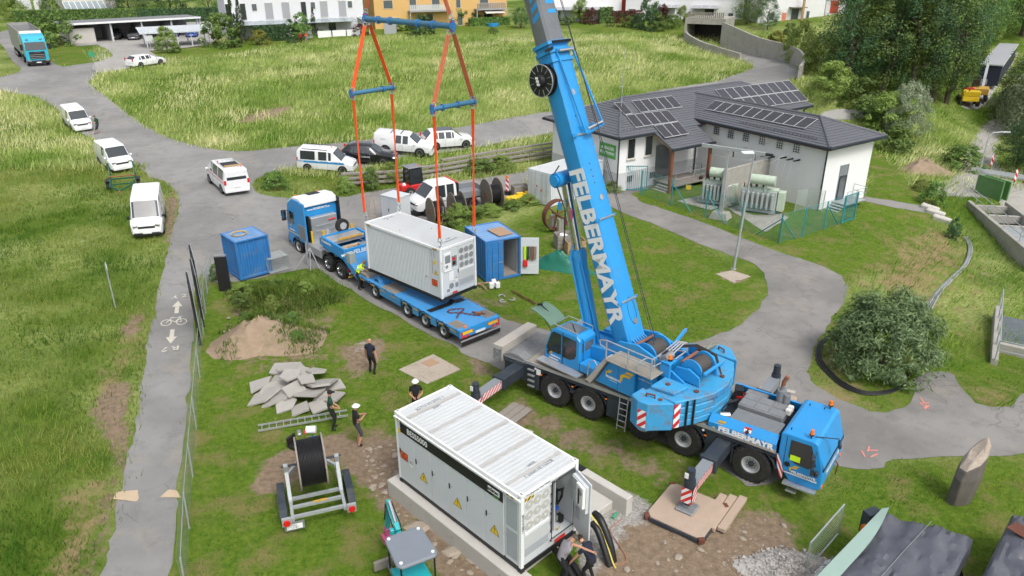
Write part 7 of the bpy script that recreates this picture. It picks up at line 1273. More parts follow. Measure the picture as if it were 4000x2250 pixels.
def hedge(label,v0,v1,h,d,mt,n=2600):
 p,q=g(*v0),g(*v1);L_=np.linalg.norm((q-p)[:2]);az=math.atan2(q[1]-p[1],q[0]-p[0]);r=np.random.default_rng(int(v0[0]));t=thing('garden_hedge',label,'hedge',(p[0],p[1],p[2]-.1),az);n=int(min(5200,n*L_/12));f=r.random(n);s=r.integers(0,10,n);P=np.c_[r.random(n)*L_,(r.random(n)-.5)*d,r.random(n)*h];N=np.zeros((n,3));k=s<5;P[k,1]=-d/2;N[k,1]=-1;k=(s>=5)&(s<9);P[k,2]=h;N[k,2]=1;k=s==9;P[k,1]=d/2;N[k,1]=1;P+=r.normal(size=(n,3))*.07;P[:,2]+=(q[2]-p[2])*P[:,0]/L_
 me=quads_mesh('foliage',*leaves(r,P,N,.17,.6),mt);o=bpy.data.objects.new('foliage',me);COL.objects.link(o);o.parent=t;B().bb(0,L_,-d/2+.12,d/2-.12,0,h-.15).xf(Matrix.Shear('XY',4,(0,0))if 0 else Matrix.Identity(4)).o('inner_growth','leaf_dark',t)
hedge('long clipped green hedge behind the dark carport',(40,66),(350,58),2.6,1.6,'leaf_mid');hedge('dark hedge behind the right half of the carport',(350,58),(560,52),2.4,1.6,'leaf_dark');hedge('clipped dark green hedge beside the round yellow bush',(640,103),(722,101),2.2,1.6,'leaf_dark');hedge('clipped green hedge block in the middle gardens',(1506,58),(1540,56),2.6,1.6,'leaf_mid');hedge('brown-leaved hedge in the middle gardens',(1538,58),(1614,56),2.0,1.4,'leaf_red');hedge('low hedge on the terrace right of the parasol',(1722,60),(1768,56),1.6,1.4,'leaf_mid');hedge('hedge strip below the ochre house',(1180,66),(1280,62),1.4,1.4,'leaf_mid')
for k,(x,y,h,w_)in enumerate(((690,470,1.3,2.6),(870,485,1.4,1.6),(935,478,1.9,1.5),(985,455,1.6,2.2),(1208,435,1.3,3),(1260,425,1.2,3),(1120,575,1.2,1.6),(1150,560,1.5,2),(1185,552,1.1,2),(1230,540,.9,2.2),(1285,525,.8,2),(1330,512,.8,2),(545,705,1.1,.8),(1542,482,.9,1.6))):
 plant(['spreading weeds at the tip of the grass bank','weeds at the left end of the timber wall','tall nettles in front of the timber wall','leafy bush growing through the timber wall','weeds in front of the right part of the timber wall','weeds near the right end of the timber wall','tall weeds beside the leaning grey board','tall weeds between drums and open container','weeds in front of the cable drums','low weeds right of the cable drums','weeds in front of the yellow plough','weeds beside the white container','plant at the foot of the black pillar','weeds at the powerhouse corner'][k],(x,y),h,w_,'light' if k%2 else 'shrub','weed_clump',False,cat='weeds',group='weed clumps')
def grass(name,label,n,xr,yr,ln,cols,accept,per=6,spread=.16,width=.012,wind=(.25,-.1),seed=1,dens=None):
 r=np.random.default_rng(seed);X=xr[0]+(xr[1]-xr[0])*r.random(n);u=r.random(n);Y=yr[0]+(yr[1]-yr[0])*(u**1.6 if dens else u);k=accept(X,Y,r);X,Y=X[k],Y[k];Z_=ghv(X,Y);m_=len(X);tone=np.clip(.5+vnoise(X,Y,4.5,seed+5)*1.1+vnoise(X,Y,1.3,seed+6)*.5+r.normal(size=m_)*.12,0,1);c0,c1,c2=[np.array(c)for c in cols];tc_=np.where(tone[:,None]<.5,c0+(c1-c0)*tone[:,None]*2,c1+(c2-c1)*(tone[:,None]-.5)*2)
 return blades(name,label,X,Y,Z_,tc_,ln,per,spread,width,wind,r)
def blades(name,label,X,Y,Z_,tc_,ln,per,spread,width,wind,r,parent=None):
 m_=len(X);X,Y,Z_=[np.repeat(a,per)for a in(X,Y,Z_)];tc_=np.repeat(tc_,per,0)*(.75+.5*r.random((m_*per,1)));N=m_*per;th=r.random(N)*6.283;l=ln*(.5+.9*r.random(N));ox,oy=r.normal(size=N)*spread,r.normal(size=N)*spread;wd=width*(.7+.8*r.random(N));bx,by=X+ox,Y+oy;tip=np.c_[bx+l*(np.cos(th)*.45+wind[0]),by+l*(np.sin(th)*.45+wind[1]),Z_+l*.8];sx,sy=-np.sin(th)*wd,np.cos(th)*wd
 co=np.stack([np.c_[bx-sx,by-sy,Z_-.02],np.c_[bx+sx,by+sy,Z_-.02],tip],1).reshape(-1,3).astype(np.float32);me=bpy.data.meshes.new(name);me.vertices.add(3*N);me.vertices.foreach_set('co',co.ravel());me.loops.add(3*N);me.loops.foreach_set('vertex_index',np.arange(3*N,dtype=np.int32));me.polygons.add(N);me.polygons.foreach_set('loop_start',np.arange(0,3*N,3,dtype=np.int32));me.update(calc_edges=True)
 at_=me.color_attributes.new('tint','FLOAT_COLOR','POINT');at_.data.foreach_set('color',np.repeat(np.c_[tc_,np.ones(N)],3,0).astype(np.float32).ravel());me.materials.append(MATS['grass_blade']);o=bpy.data.objects.new(name,me);COL.objects.link(o);o.parent=parent;tag(o,label,None if parent else 'grass',kind='stuff')
m=bpy.data.materials.new('grass_blade');m.use_nodes=True;nt=m.node_tree;p=nt.nodes['Principled BSDF'];p.inputs['Roughness'].default_value=.7;p.inputs['Specular IOR Level'].default_value=.2;va=nod(nt,'ShaderNodeVertexColor',layer_name='tint');nt.links.new(va.outputs[0],p.inputs['Base Color']);tl=nod(nt,'ShaderNodeBsdfTranslucent');nt.links.new(va.outputs[0],tl.inputs[0]);ms=nod(nt,'ShaderNodeMixShader');ms.inputs[0].default_value=.35;nt.links.new(p.outputs[0],ms.inputs[1]);nt.links.new(tl.outputs[0],ms.inputs[2]);nt.links.new(ms.outputs[0],nt.nodes['Material Output'].inputs[0]);MATS['grass_blade']=m
PB=sdf_block=[np.array([[-9.8,11.6],[14.2,11.6],[14.2,21],[-9.8,21]]),np.array([[-.3,-.3],[6.1,-.3],[6.1,13],[-.3,13]])]
PBW=[np.array([[float(c)for c in(PM@Vector((x,y,0)))[:2]]for x,y in q])for q in PB];FB=np.array([(ft.matrix_basis@Vector((x,y,0)))[:2]for x,y in((-.4,-.35),(6.4,-.35),(6.4,5.2),(-.4,5.2))])
def clear(X,Y):
 k=road_at(X,Y)<-.05
 for q in PBW+[FB]:k&=sdf(q,X,Y)<0
 return k
def acc(lawn,soil=1.0):return lambda X,Y,r:clear(X,Y)&((mask_at('lawn',X,Y)>.5)==lawn)&(mask_at('soil',X,Y)*soil+mask_at('gravel',X,Y)*soil<r.random(len(X))+.05)&(mask_at('dry',X,Y)*.8<r.random(len(X)))
G1=((.055,.15,.012),(.16,.265,.03),(.34,.36,.10));G2=((.055,.15,.01),(.135,.26,.018),(.27,.32,.05));G3=((.24,.38,.07),(.48,.56,.19),(.78,.76,.42));G5=((.10,.22,.02),(.22,.36,.05),(.38,.46,.1))
grass('meadow_grass','long uncut grass left of the cycle path',36000,(-48,-9),(12,62),.34,G1,acc(False),6,.2,.013,seed=1,dens=1)
grass('meadow_grass','pale flowering meadow behind the parked cars',44000,(-60,48),(60,130),.62,G3,acc(False),4,.35,.03,seed=2,dens=1)
grass('lawn_grass','short trampled grass around the crane and container',42000,(-14,30),(12,58),.09,G2,acc(True,1.1),6,.13,.011,seed=3,dens=1)
grass('bank_grass','rough grass on the banks to the right',24000,(18,62),(26,110),.4,G5,acc(False),5,.3,.02,seed=4,dens=1)
G4=((.20,.155,.07),(.30,.23,.115),(.40,.32,.19));grass('dry_grass','dry brown grass on the bank and beside the path',15000,(-24,45),(12,70),.22,G4,lambda X,Y,r:clear(X,Y)&(mask_at('dry',X,Y)>r.random(len(X))),6,.2,.012,seed=6)
# houses along the top
def house(name,label,v0,v1,h,depth,mt,wins,roofm='wall_grey',cat='house',base=None):
 p,q=g(*v0),g(*v1);L_=np.linalg.norm((q-p)[:2]);z0=min(p[2],q[2]);t=thing(name,label,cat,(p[0],p[1],z0),math.atan2(q[1]-p[1],q[0]-p[0]));B().bb(0,L_,0,depth,-2,h).o('wall',mt,t);B().bb(-.3,L_+.3,-.3,depth+.3,h,h+.25).o('roof',roofm,t)
 for u,z,w_,hh,*mk in wins:
  x=u*L_;m_=mk[0]if mk else 'glass_mid';o=B().bb(x-w_/2,x+w_/2,-.05,.02,z,z+hh).o('window' if hh<2.05 else 'glazed_door',m_,t);b=B()
  for a,c,e,f in((-w_/2-.05,w_/2+.05,-.06,0),(-w_/2-.05,w_/2+.05,hh,hh+.06)):b.bb(x+a,x+c,-.07,-.0,z+e,z+f)
  for a in(-w_/2-.05,w_/2):b.bb(x+a,x+a+.05,-.069,-.0,z,z+hh)
  b.o('window_frame','offwhite',o)
 return t,L_
def patio(t,x0,x1,d,z=2.6,glass=True):
 o=B().ext([(-d,z-.35),(0,z),(0,z+.05),(-d,z-.3)],x0,x1,'x').o('patio_roof','patio_glass' if glass else 'wall_grey',t);n=max(2,int((x1-x0)/1.2))
 for k in range(n+1):x=x0+(x1-x0)*k/n;B().bar((x,-d,z-.28),(x,0,z+.07),.06).o('rafter','awning',o)
 for x in(x0+.1,x1-.1):B().bar((x,-d+.1,-.5),(x,-d+.1,z-.3),.1).o('patio_post','awning',o)
W1=[(u,2.9,.8,2.4,'glass')for u in(.02,.12,.55)]+[(u,2.9,1.2,2.4,'wall_grey')for u in(.3,.42,.7,.84)]+[(u,4.2,.7,1.0)for u in(.2,.62,.9)]+[(u,.2,1.2,2.0,'glass')for u in(.05,.25,.5,.75)]
t,L_=house('row_house','white row houses with grey shutters and glazed patio roofs',(578,100),(918,80),7.5,9,'wall_house',W1);patio(t,0,9,3);patio(t,10.5,20,3.2);patio(t,21,L_,3.2)
for k in range(3):B().bb(13+2.4*k,15.2+2.4*k,-4.6,-4.5,-.3,1.1).o('fence_panel','white',t)
B().bb(24,L_+4,-5,-4.9,-.5,1.9).o('privacy_wall','wall_grey',t);B().bb(11,12.2,-4.3,-4.2,-.3,1.5).o('dark_gate','wall_grey',t)
W2=[(.1,3.4,1.6,1.3),(.28,3.2,1.2,2.0),(.45,3.2,1.4,2.0),(.62,3.2,.8,1.8),(.82,3.0,1.6,2.2),(.15,.5,1.4,1.3),(.4,.2,1.2,2.1,'glass'),(.63,.2,.9,2.2,'glass_mid'),(.85,.2,1.6,2.2,'glass')]
t,L_=house('ochre_house','ochre yellow apartment house with balconies at the top',(945,74),(1275,58),6.6,10,'wall_ochre',W2)
for x0,x1,mt in((.24,.55,'awning'),(.74,.98,'wood_grey')):
 o=B().bb(x0*L_,x1*L_,-1.8,0,2.75,2.95).o('balcony','wall_grey',t);n=int((x1-x0)*L_/.35)
 for k in range(n):B().bb(x0*L_+.35*k,x0*L_+.35*k+.26,-1.82,-1.78,3.0,3.9).o('balcony_slat',mt,o)
 B().bar((x0*L_,-1.8,3.95),(x1*L_,-1.8,3.95),.06).o('balcony_rail','galv',o)
 for x in(x0,x1):B().bar((x*L_,-1.7,-.5),(x*L_,-1.7,2.8),.14).o('balcony_post','galv',o)
B().ext([(-2.6,2.2),(-.2,2.7),(-.2,2.75),(-2.6,2.25)],.8*L_,.95*L_,'x').o('awning','offwhite',t)
p=g(1240,66);o=thing('paddling_pool','small blue paddling pool in the ochre house garden','pool',tuple(p));B().cyl((0,0,0),(0,0,.5),1.0,1.05,16).o('pool_wall','stripe_blue',o);B().cyl((0,0,.4),(0,0,.46),.95,None,16).o('pool_water','water',o)
t,L_=house('white_house','white house with pergola behind the grey boom section',(1385,56),(1562,48),6.5,9,'wall_white',[(.1,.3,1.0,2.1),(.45,.5,1.4,1.8),(.55,.5,.5,1.8,'offwhite'),(.82,.9,.5,.6)]);patio(t,1,11,2.4,2.6,False)
p=g(1561,46);o=thing('red_tower','narrow red stair tower between the white houses','tower',tuple(p));B().bb(-.9,.9,-.5,2,-1,7).o('shaft','red_house',o,bevel=.02);B().bb(-1.1,1.1,-.6,2.2,7,7.2).o('cap','red_house',o)
t,L_=house('terrace_house','white terrace houses with salmon upper band and covered patios',(1572,50),(1868,48),4.2,10,'wall_white',[(.06,.4,1.2,1.5),(.33,.2,1.4,2.1,'glass'),(.56,.8,.6,.8,'glass'),(.72,.2,1.6,2.1,'glass'),(.9,.5,.8,1.0)],'wall_white');B().bb(.05*L_,L_,-.04,0,4.45,6.5).o('upper_band','salmon',t);patio(t,.27*L_,.47*L_,2.4,2.7,False);patio(t,.58*L_,.8*L_,2.6,2.7,False)
p=g(1697,60);o=thing('parasol','closed white parasol standing on the terrace','parasol',tuple(p));B().cyl((0,0,0),(0,0,2.4),.03,None,6).o('pole','galv',o);B().cyl((0,0,.9),(0,0,2.5),.28,.03,10).o('canopy','white',o,smooth=True)
t,L_=house('gable_house','white gable house with small balcony at the right end of the row',(1905,58),(2072,40),6.5,9,'wall_white',[(.2,.5,.9,1.1),(.55,.2,1.3,2.1),(.75,.6,.5,1.2)]);B().bb(.45*L_,.68*L_,-1.2,0,2.4,2.55).o('balcony','wood_grey',t);B().bb(.6*L_,.63*L_,-1.3,-1.1,-.5,5).o('timber_post','wood',t);B().bb(.36*L_,.42*L_,-.06,0,.3,1.6).o('orange_panel','salmon',t)
p=g(2098,32);o=thing('garden_shed','small shed with dark red door behind the last house','shed',tuple(p));B().bb(-2,2,-1,2,-1,2.4).o('wall','wall_house',o);B().bb(-1.2,.2,-1.06,-1,0,2).o('door','red_house',o);B().bb(-2.3,2.3,-1.3,2.3,2.4,2.55).o('roof','wall_grey',o)
t,L_=house('villa','pale villa with a lean-to greenhouse at the upper left',(165,42),(297,36),4.5,8,'offwhite',[(.85,.3,.8,2.0,'wall_grey')],'concrete_old');o=B().ext([(-3.2,.9),(0,2.6),(0,2.66),(-3.2,.96)],0,L_*.75,'x').o('glass_roof','patio_glass',t)
for k in range(8):x=L_*.75*k/7;B().bar((x,-3.2,.95),(x,0,2.68),.09,.06).o('glazing_bar','white',o)
B().bb(0,L_*.75,-3.2,-3.1,-.5,.9).o('low_wall','offwhite',t)
for x,nm in((66,'left'),(112,'right')):p=g(x,45);o=thing('white_gable',nm+' narrow white gable wall in the upper left garden','wall',tuple(p));B().ext([(-1.5,-1),(1.5,-1),(1.3,3.2),(0,4.2),(-1.4,3.0)],0,.4).o('wall_slab','wall_house',o)
a,c=g(178,110),g(503,88);d=unit((c-a)[:2]);az=math.atan2(d[1],d[0]);L_=np.linalg.norm((c-a)[:2]);t=thing('carport','long dark carport with flat roof and concrete end wall','carport',(a[0],a[1],min(a[2],c[2])),az);hh=2.7
B().bb(-1,L_+.3,-.8,6,hh,hh+.22).o('roof','greydeck',t);B().bb(-1,L_+.3,-.86,-.8,hh-.02,hh+.26).o('roof_edge','white',t);B().bb(0,L_,5.6,5.8,-.5,hh).o('back_wall','wall_grey',t);B().bb(0,3.6,-.2,5.6,-.5,2.1).o('concrete_block','concrete',t)
for k,x in enumerate((6.0,10.6,15.2,19.8,24.4,L_-.2)):B().bb(x-.12,x+.12,-.4,-.16,-.5,hh).o('post','wall_plinth',t);B().bb(x-.06,x+.06,-.16,5.6,-.5,hh-.5).o('bay_wall','wall_grey',t)if k<3 else None
a,c=g(368,122),g(528,112);d=unit((c-a)[:2]);az=math.atan2(d[1],d[0]);L_=np.linalg.norm((c-a)[:2]);t=thing('carport','low carport with white corrugated roof on slim posts','carport',(a[0],a[1],min(a[2],c[2])),az);corr(b:=B(),-.6,L_+.4,0,1,0,40,.05);b.v=[(x,-.8+5.2*z,2.15+.5*z+y)for x,y,z in b.v];b.o('roof','awning',t,fix=False);B().bb(-.6,L_+.4,-.83,-.78,2.05,2.2).o('roof_edge','awning',t)
for x in(.2,L_*.5,L_*.72,L_):B().bar((x,-.3,-.4),(x,-.3,2.15),.14).o('post','wall_plinth',t);B().bar((x,4,-.4),(x,4,2.6),.14).o('post','wall_plinth',t)
p=g(379,124);o=thing('notice_board','small white notice board on the low carport post','sign',(p[0],p[1],p[2]),az);B().bb(-.5,.5,-.55,-.5,1.2,1.95).o('board','wall_plinth',o);B().bar((0,-.5,0),(0,-.5,1.3),.06).o('leg','galv',o)
def cwall(name,label,vs,hts,th=.3,mt='concrete_old',k=4):
 P=[g(*v)for v in vs];P=crom(P,k,False);Hh=crom([np.array([h])for h in hts],k,False);t=thing(name,label,'wall',tuple(P[0]));rg=[]
 for i,p in enumerate(P):
  d=unit((P[min(i+1,len(P)-1)]-P[max(i-1,0)])[:2]);n=np.array([-d[1],d[0],0])*th/2;q=p-P[0];h=float(Hh[i][0]);rg.append([q-n-[0,0,.8],q+n-[0,0,.8],q+n+[0,0,h],q-n+[0,0,h]])
 B().loft(rg).o('wall_body',mt,t);return t,P
cwall('ramp_wall','low curved concrete wall on the meadow side of the ramp',[(1722,90),(1726,104),(1760,122),(1812,138),(1862,151)],(1.6,1.3,1.1,1.0,.9));cwall('ramp_wall','tall curved concrete wall around the outside of the ramp',[(1812,118),(1850,128),(1905,142),(1960,150),(2005,165),(2018,185),(2008,202)],(3.6,3.2,2.6,2.2,2.0,1.8,1.6))
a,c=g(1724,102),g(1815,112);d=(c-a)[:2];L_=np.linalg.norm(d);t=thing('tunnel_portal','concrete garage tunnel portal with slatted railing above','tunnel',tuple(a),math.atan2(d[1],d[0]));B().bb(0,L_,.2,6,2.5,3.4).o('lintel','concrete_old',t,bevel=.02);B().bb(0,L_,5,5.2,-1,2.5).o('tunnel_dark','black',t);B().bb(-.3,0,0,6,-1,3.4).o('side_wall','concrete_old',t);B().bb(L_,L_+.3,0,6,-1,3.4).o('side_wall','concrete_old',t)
n=int(L_/.3)
for k in range(n):B().bb(k*.3,k*.3+.2,.15,.2,3.45,4.3).o('railing_slat','wood_grey',t)
p=g(1925,95);o=thing('clothes_airer','grey rotary clothes airer above the tunnel','airer',tuple(p));B().cyl((0,0,0),(0,0,2.2),.03,None,6).o('pole','galv',o)
for k in range(6):B().bar((math.cos(k*1.05)*1.6,math.sin(k*1.05)*1.6,2.3),(0,0,1.9),.03).o('arm','galv',o)
P=[g(*v)for v in((858,470),(1000,462),(1110,445),(1250,420),(1405,395))];t=thing('crib_wall','grey timber crib wall holding the bank below the parked cars','wall',tuple(P[0]));o0=P[0]
for lv in range(4):
 for i in range(len(P)-1):
  a,c=P[i]-o0,P[i+1]-o0
  for s in range(2):
   if lv==3 and i<2:continue
   q0,q1=a+(c-a)*(s*.5+.005),a+(c-a)*(s*.5+.495);off=np.array([.0,.18*lv,.26+.34*lv]);B().bar(q0+off,q1+off,.3,.17).o('crib_beam','wood_grey',t,bevel=.015)
 for i in range(len(P)-1):
  for s in(.0,.25,.5,.75):q=P[i]+(P[i+1]-P[i])*s-o0;B().bar(q+[0,.18*lv-.05,.1+.34*lv],q+[.1,.18*lv+.9,.1+.34*lv],.16,.15).o('crib_tie','wood_grey',t)if lv<3 else None
p=g(2432,264);t=thing('wheeled_excavator','small yellow wheeled dumper parked on the far lane','dumper',tuple(p),R_(-110));B().bb(-1.4,1.4,-.9,.9,.6,1.2).o('chassis','yellow',t,bevel=.08);B().box((.8,0,1.5),(1.2,1.7,.6),0,0,1.15,1.1).o('skip','yellow',t,bevel=.05);B().box((-.8,0,1.6),(.9,1.2,.7),0,0,.8,.8).o('seat_frame','red',t,bevel=.05)
for x in(-.9,.9):
 for s in(-1,1):wheel(t,(x,s*.9,.5),.5,.35,s,'rim',.5)
p=g(2458,250);t=thing('excavator','dark excavator with raised silver arm behind the yellow dumper','excavator',tuple(p),R_(60));B().bb(-1.2,1.2,-1,1,.7,1.5).o('house','ochre',t,bevel=.08);B().bb(-.2,.9,.1,.95,1.5,2.7).o('cab','glass',t,bevel=.05);B().bar((1,-.3,1.4),(2.6,-.3,4.0),.3).o('boom','galv',t);B().bar((2.6,-.3,4.0),(3.4,-.3,2.0),.22).o('stick','ochre',t);B().box((3.4,-.3,1.7),(.6,.8,.6),0,0,.6,1).o('bucket','grey',t)
for s in(-1,1):B().bb(-1.4,1.4,s*.6,s*1.05,0,.6).o('track','black',t,bevel=.15,seg=2)
a,c=g(2480,222),g(2528,150);d=c-a;t=thing('site_trailer','long dark blue site container with grey roof on the far lane','container',tuple(a),math.atan2(d[1],d[0]));L_=np.linalg.norm(d[:2]);B().bb(0,L_,-1.2,1.2,.4,2.9).o('body','cloth_navy',t);B().bb(-.1,L_+.1,-1.3,1.3,2.9,3.05).o('roof','wall_grey',t);B().bb(-.1,L_+.1,-1.32,-1.3,2.85,3.08).o('roof_edge','white',t)
def mound(name,label,v,rx,ry,h,mt,seed,cat='heap',rz=0,n=30,at_=None):
 p=g(*v);t=thing(name,label,cat,(p[0],p[1],p[2]-.05),rz);r=np.random.default_rng(seed);b=B();vs=[(0,0,h)];fs=[];na=30;nr=12
 for i in range(1,nr+1):
  for j in range(na):
   a=2*math.pi*j/na;q=i/nr;k=1+.13*math.sin(3*a+seed)+.08*math.sin(5*a);z=h*(math.cos(q*math.pi)*.5+.5)**.85;x,y=rx*q*k*math.cos(a),ry*q*k*math.sin(a);z+=(r.random()-.5)*.2*h*(1.05-q)+float(vnoise(np.array([x*2.3+seed]),np.array([y*2.3]),1.0,3)[0])*.5*h*(1-q);vs.append((x,y,z-.1*(i==nr)))
 fs+=[(0,1+j,1+(j+1)%na)for j in range(na)]
 for i in range(nr-1):
  for j in range(na):a,c=1+i*na+j,1+i*na+(j+1)%na;fs.append((a,a+na,c+na,c))
 b.add(vs,fs);o=b.o('heap',mt,t,smooth=True);return t,vs
mat('earth',(.29,.215,.15),.95,var=.3,sc=2.5,dirt=.75,dcol=(.13,.135,.045),dsc=1.1,bump=1,bsc=8);mat('earth_green',(.10,.115,.03),.95,var=.4,sc=3,dirt=.55,dcol=(.22,.165,.10),dsc=1.4,bump=.9,bsc=9)
mound('soil_heap','brown soil heap beside the gravel track',(2318,432),2.6,1.6,1.1,'earth',2)
t=thing('steel_ramp','flat grey steel ramp lying beside the gravel track','ramp',tuple(g(2522,445)),R_(-40));B().bb(-2.6,2.6,-.8,.8,.15,.3).o('deck','galv',t)
for v,nm in(((2490,428),'left'),((2549,466),'right')):p=g(*v);t=thing('warning_beacon',nm+' red and white warning board beside the gravel track','sign',tuple(p),R_(25));B().bar((0,0,0),(0,0,.4),.06).o('foot','black',t);hazard('board',t,(-.18,-.01,.4),(1,0,0),(0,0,1),.36,1.0,.4,1)
p=g(2452,480);t=thing('lamp_post','slim grey lamp post beside the sluice','lamp post',tuple(p));B().tube([(0,0,-.2),(0,0,4.6),(.3,0,4.9),(1.2,0,4.95)],.05,7).o('pole','galv',t,smooth=True);B().box((1.3,0,4.93),(.7,.25,.1)).o('lamp_head','galv',t,bevel=.02)
# people
def person(label,v,az,top,legs,h=1.78,lean=0,hands=None,feet=None,short=False,sleeve=True,head='skin',hat=None,hair='hair_dark',at_=None,shoes='black',nod_=0,sit=False):
 p=g(*v)if at_ is None else np.asarray(at_,float);k=h/1.8;t=thing('person',label,'person',tuple(p),az);A=np.array;cl,sl=math.cos(lean),math.sin(lean)
 pv=A([0 if not lean else-.12*sl,0,.95-.06*sl])if not sit else A([0,0,.5]);T=lambda x,y,z:pv+A([x*cl+z*sl,y,z*cl-x*sl])
 ch,nk=T(0,0,.42),T(.01,0,.56);cl2,sl2=math.cos(lean+nod_),math.sin(lean+nod_);hd=nk+A([.03*cl2+.17*sl2,0,.17*cl2]);J=dict(pv=pv,sp=T(-.01,0,.22),ch=ch,nk=nk,hb=nk+A([.07*sl2,0,.07*cl2]),hd=hd,ht=nk+A([.02+.25*sl2,0,.25*cl2]))
 fe=feet or((.05,.12),(-.05,-.13));hn=hands or((.08,.3,.82),(.05,-.3,.82));E=[('pv','sp'),('sp','ch'),('ch','nk'),('nk','hb'),('hb','hd'),('hd','ht')];rad=dict(pv=.135,sp=.13,ch=.145,nk=.06,hb=.062,hd=.098,ht=.07);fl=dict(pv=.155,sp=.15,ch=.17)
 for i,s in enumerate((1,-1)):
  S=str(i);J['sh'+S]=T(0,s*.19,.47);hv=A(hn[i],float);m_=(J['sh'+S]+hv)/2;d=np.linalg.norm(hv-J['sh'+S]);J['el'+S]=m_+unit(A([-.5,s*.5,-.6]))*math.sqrt(max(.0,.28**2-(d/2)**2));J['wr'+S]=hv;J['pa'+S]=hv+unit(hv-J['el'+S])*.07
  J['hp'+S]=pv+A([0,s*.1,-.03]);fx_,fy_=fe[i];J['an'+S]=A([fx_,fy_,.09]);kn=(J['hp'+S]+J['an'+S])/2;d=np.linalg.norm(J['hp'+S]-J['an'+S]);J['kn'+S]=kn+A([math.sqrt(max(0,.44**2-(d/2)**2)),s*.02,0]);J['to'+S]=J['an'+S]+A([.17,s*.02,-.045])
  E+=[('ch','sh'+S),('sh'+S,'el'+S),('el'+S,'wr'+S),('wr'+S,'pa'+S),('pv','hp'+S),('hp'+S,'kn'+S),('kn'+S,'an'+S),('an'+S,'to'+S)];rad.update({'sh'+S:.075,'el'+S:.048,'wr'+S:.033,'pa'+S:.036,'hp'+S:.1,'kn'+S:.066,'an'+S:.05,'to'+S:.042})
 ks=list(J);me=bpy.data.meshes.new('body');me.from_pydata([tuple(J[q]*k)for q in ks],[(ks.index(a),ks.index(b))for a,b in E],[]);o=bpy.data.objects.new('body',me);o.modifiers.new('skin','SKIN');o.modifiers['skin'].use_smooth_shade=True
 for i,q in enumerate(ks):r=rad[q]*k;me.skin_vertices[0].data[i].radius=(r,fl.get(q,rad[q])*k);me.skin_vertices[0].data[i].use_root=q=='pv'
 sb=o.modifiers.new('sub','SUBSURF');sb.levels=1;sb.render_levels=1;m2=baked(o)
 bm=bmesh.new();bm.from_mesh(m2);b=B()
 for S in '01':
  w_,q=J['wr'+S],J['pa'+S];d=unit(q-w_);s1=unit(np.cross(d,[.2,.1,1]));s2=np.cross(d,s1)
  for f_,(of,ln)in enumerate(((-.03,.07),(-.01,.085),(.012,.08),(.032,.062))):a=q+s1*of;b.tube([a,a+d*ln*.5+s2*.008,a+d*ln*.85+s2*.03],[.0095,.009,.007],5)
  a=w_+d*.03+s1*-.035;b.tube([a,a+d*.03-s1*.03,a+d*.065-s1*.03],[.011,.01,.008],5)
 b.ringlathe([(-.012,.012),(.02,.008)],hd+A([.092,0,-.01]),(1,0,-.4),6)
 vv=[bm.verts.new(Vector(x)*k)for x in b.v]
 for f in b.f:bm.faces.new([vv[i]for i in f])
 mats=[top,legs,head,shoes]
 bm.faces.ensure_lookup_table();FC=A([tuple(f.calc_center_median())for f in bm.faces]);bd_=np.full(len(FC),9.);mi=np.zeros(len(FC),int)
 for a,e in E:
  P_,Q_=J[a]*k,J[e]*k;d=Q_-P_;u=np.clip((FC-P_)@d/(d@d),0,1);ds=np.linalg.norm(FC-P_-u[:,None]*d,axis=1)-rad[a]*.5;e0=e[:2]
  m_=np.full(len(FC),2 if e0 in('hb','hd','ht','pa')or(e0=='wr' and sleeve)else 1 if e0 in('kn','hp','an')else 3 if e0=='to' else 0)
  if e0=='el' and sleeve:m_[u>.55]=2
  if e0=='an' and short:m_[u>.15]=2
  w_=ds<bd_;bd_[w_]=ds[w_];mi[w_]=m_[w_]
 if not lean:mi[(mi==0)&(FC[:,2]<(pv[2]+.03)*k)]=1
 for f,i in zip(bm.faces,mi):f.material_index=int(i);f.smooth=True
 me=bpy.data.meshes.new('body');bm.to_mesh(me);bm.free()
 for q in mats:me.materials.append(MATS[q])
 o=bpy.data.objects.new('body',me);COL.objects.link(o);o.parent=t;u=unit(J['ht']-J['nk']);c=(hd+u*.03)*k;fw=A([cl2,0,-sl2])
 if hat=='helmet':b=B();b.ringlathe([(.0,.125),(.01,.15),(.025,.122),(.07,.105),(.105,.07),(.12,.01)],c,u,14);b.box(c+fw*.12+u*.005,(.1,.14,.015));b.o('helmet','white',t,smooth=True)
 elif hat:b=B();b.ringlathe([(.0,.112),(.05,.108),(.09,.075),(.1,.01)],c,u,12);b.box(c+fw*.13+u*.01,(.11,.13,.015));b.o('cap',hat,t,smooth=True)
 elif hair:b=B();b.ringlathe([(-.05,.095),(.0,.108),(.05,.1),(.085,.065),(.095,.01)],c-fw*.018,u,12);b.o('hair',hair,t,smooth=True)
 return t
DN=R_(-90)
person('man in dark clothes with bare head watching from the grass',(936,942),R_(70),'cloth_navy','cloth_black',1.86,hands=((.12,.32,.85),(.02,-.3,.83)),hair=None)
person('man in green shirt and dark cap standing by the ladder',(838,1080),R_(20),'cloth_green','cloth_black',1.8,hands=((.28,.12,.98),(.28,-.1,1.0)),hat='cloth_black')
person('man in white helmet and shorts with folded arms by the ladder',(902,1120),R_(35),'cloth_black','cloth_short',1.86,hands=((.3,.02,1.28),(.3,-.05,1.22)),short=True,hat='helmet')
person('man in white helmet standing behind the front container',(1050,1048),R_(-80),'cloth_black','cloth_black',1.8,hands=((.22,.12,1.1),(.22,-.12,1.08)),hat='helmet')
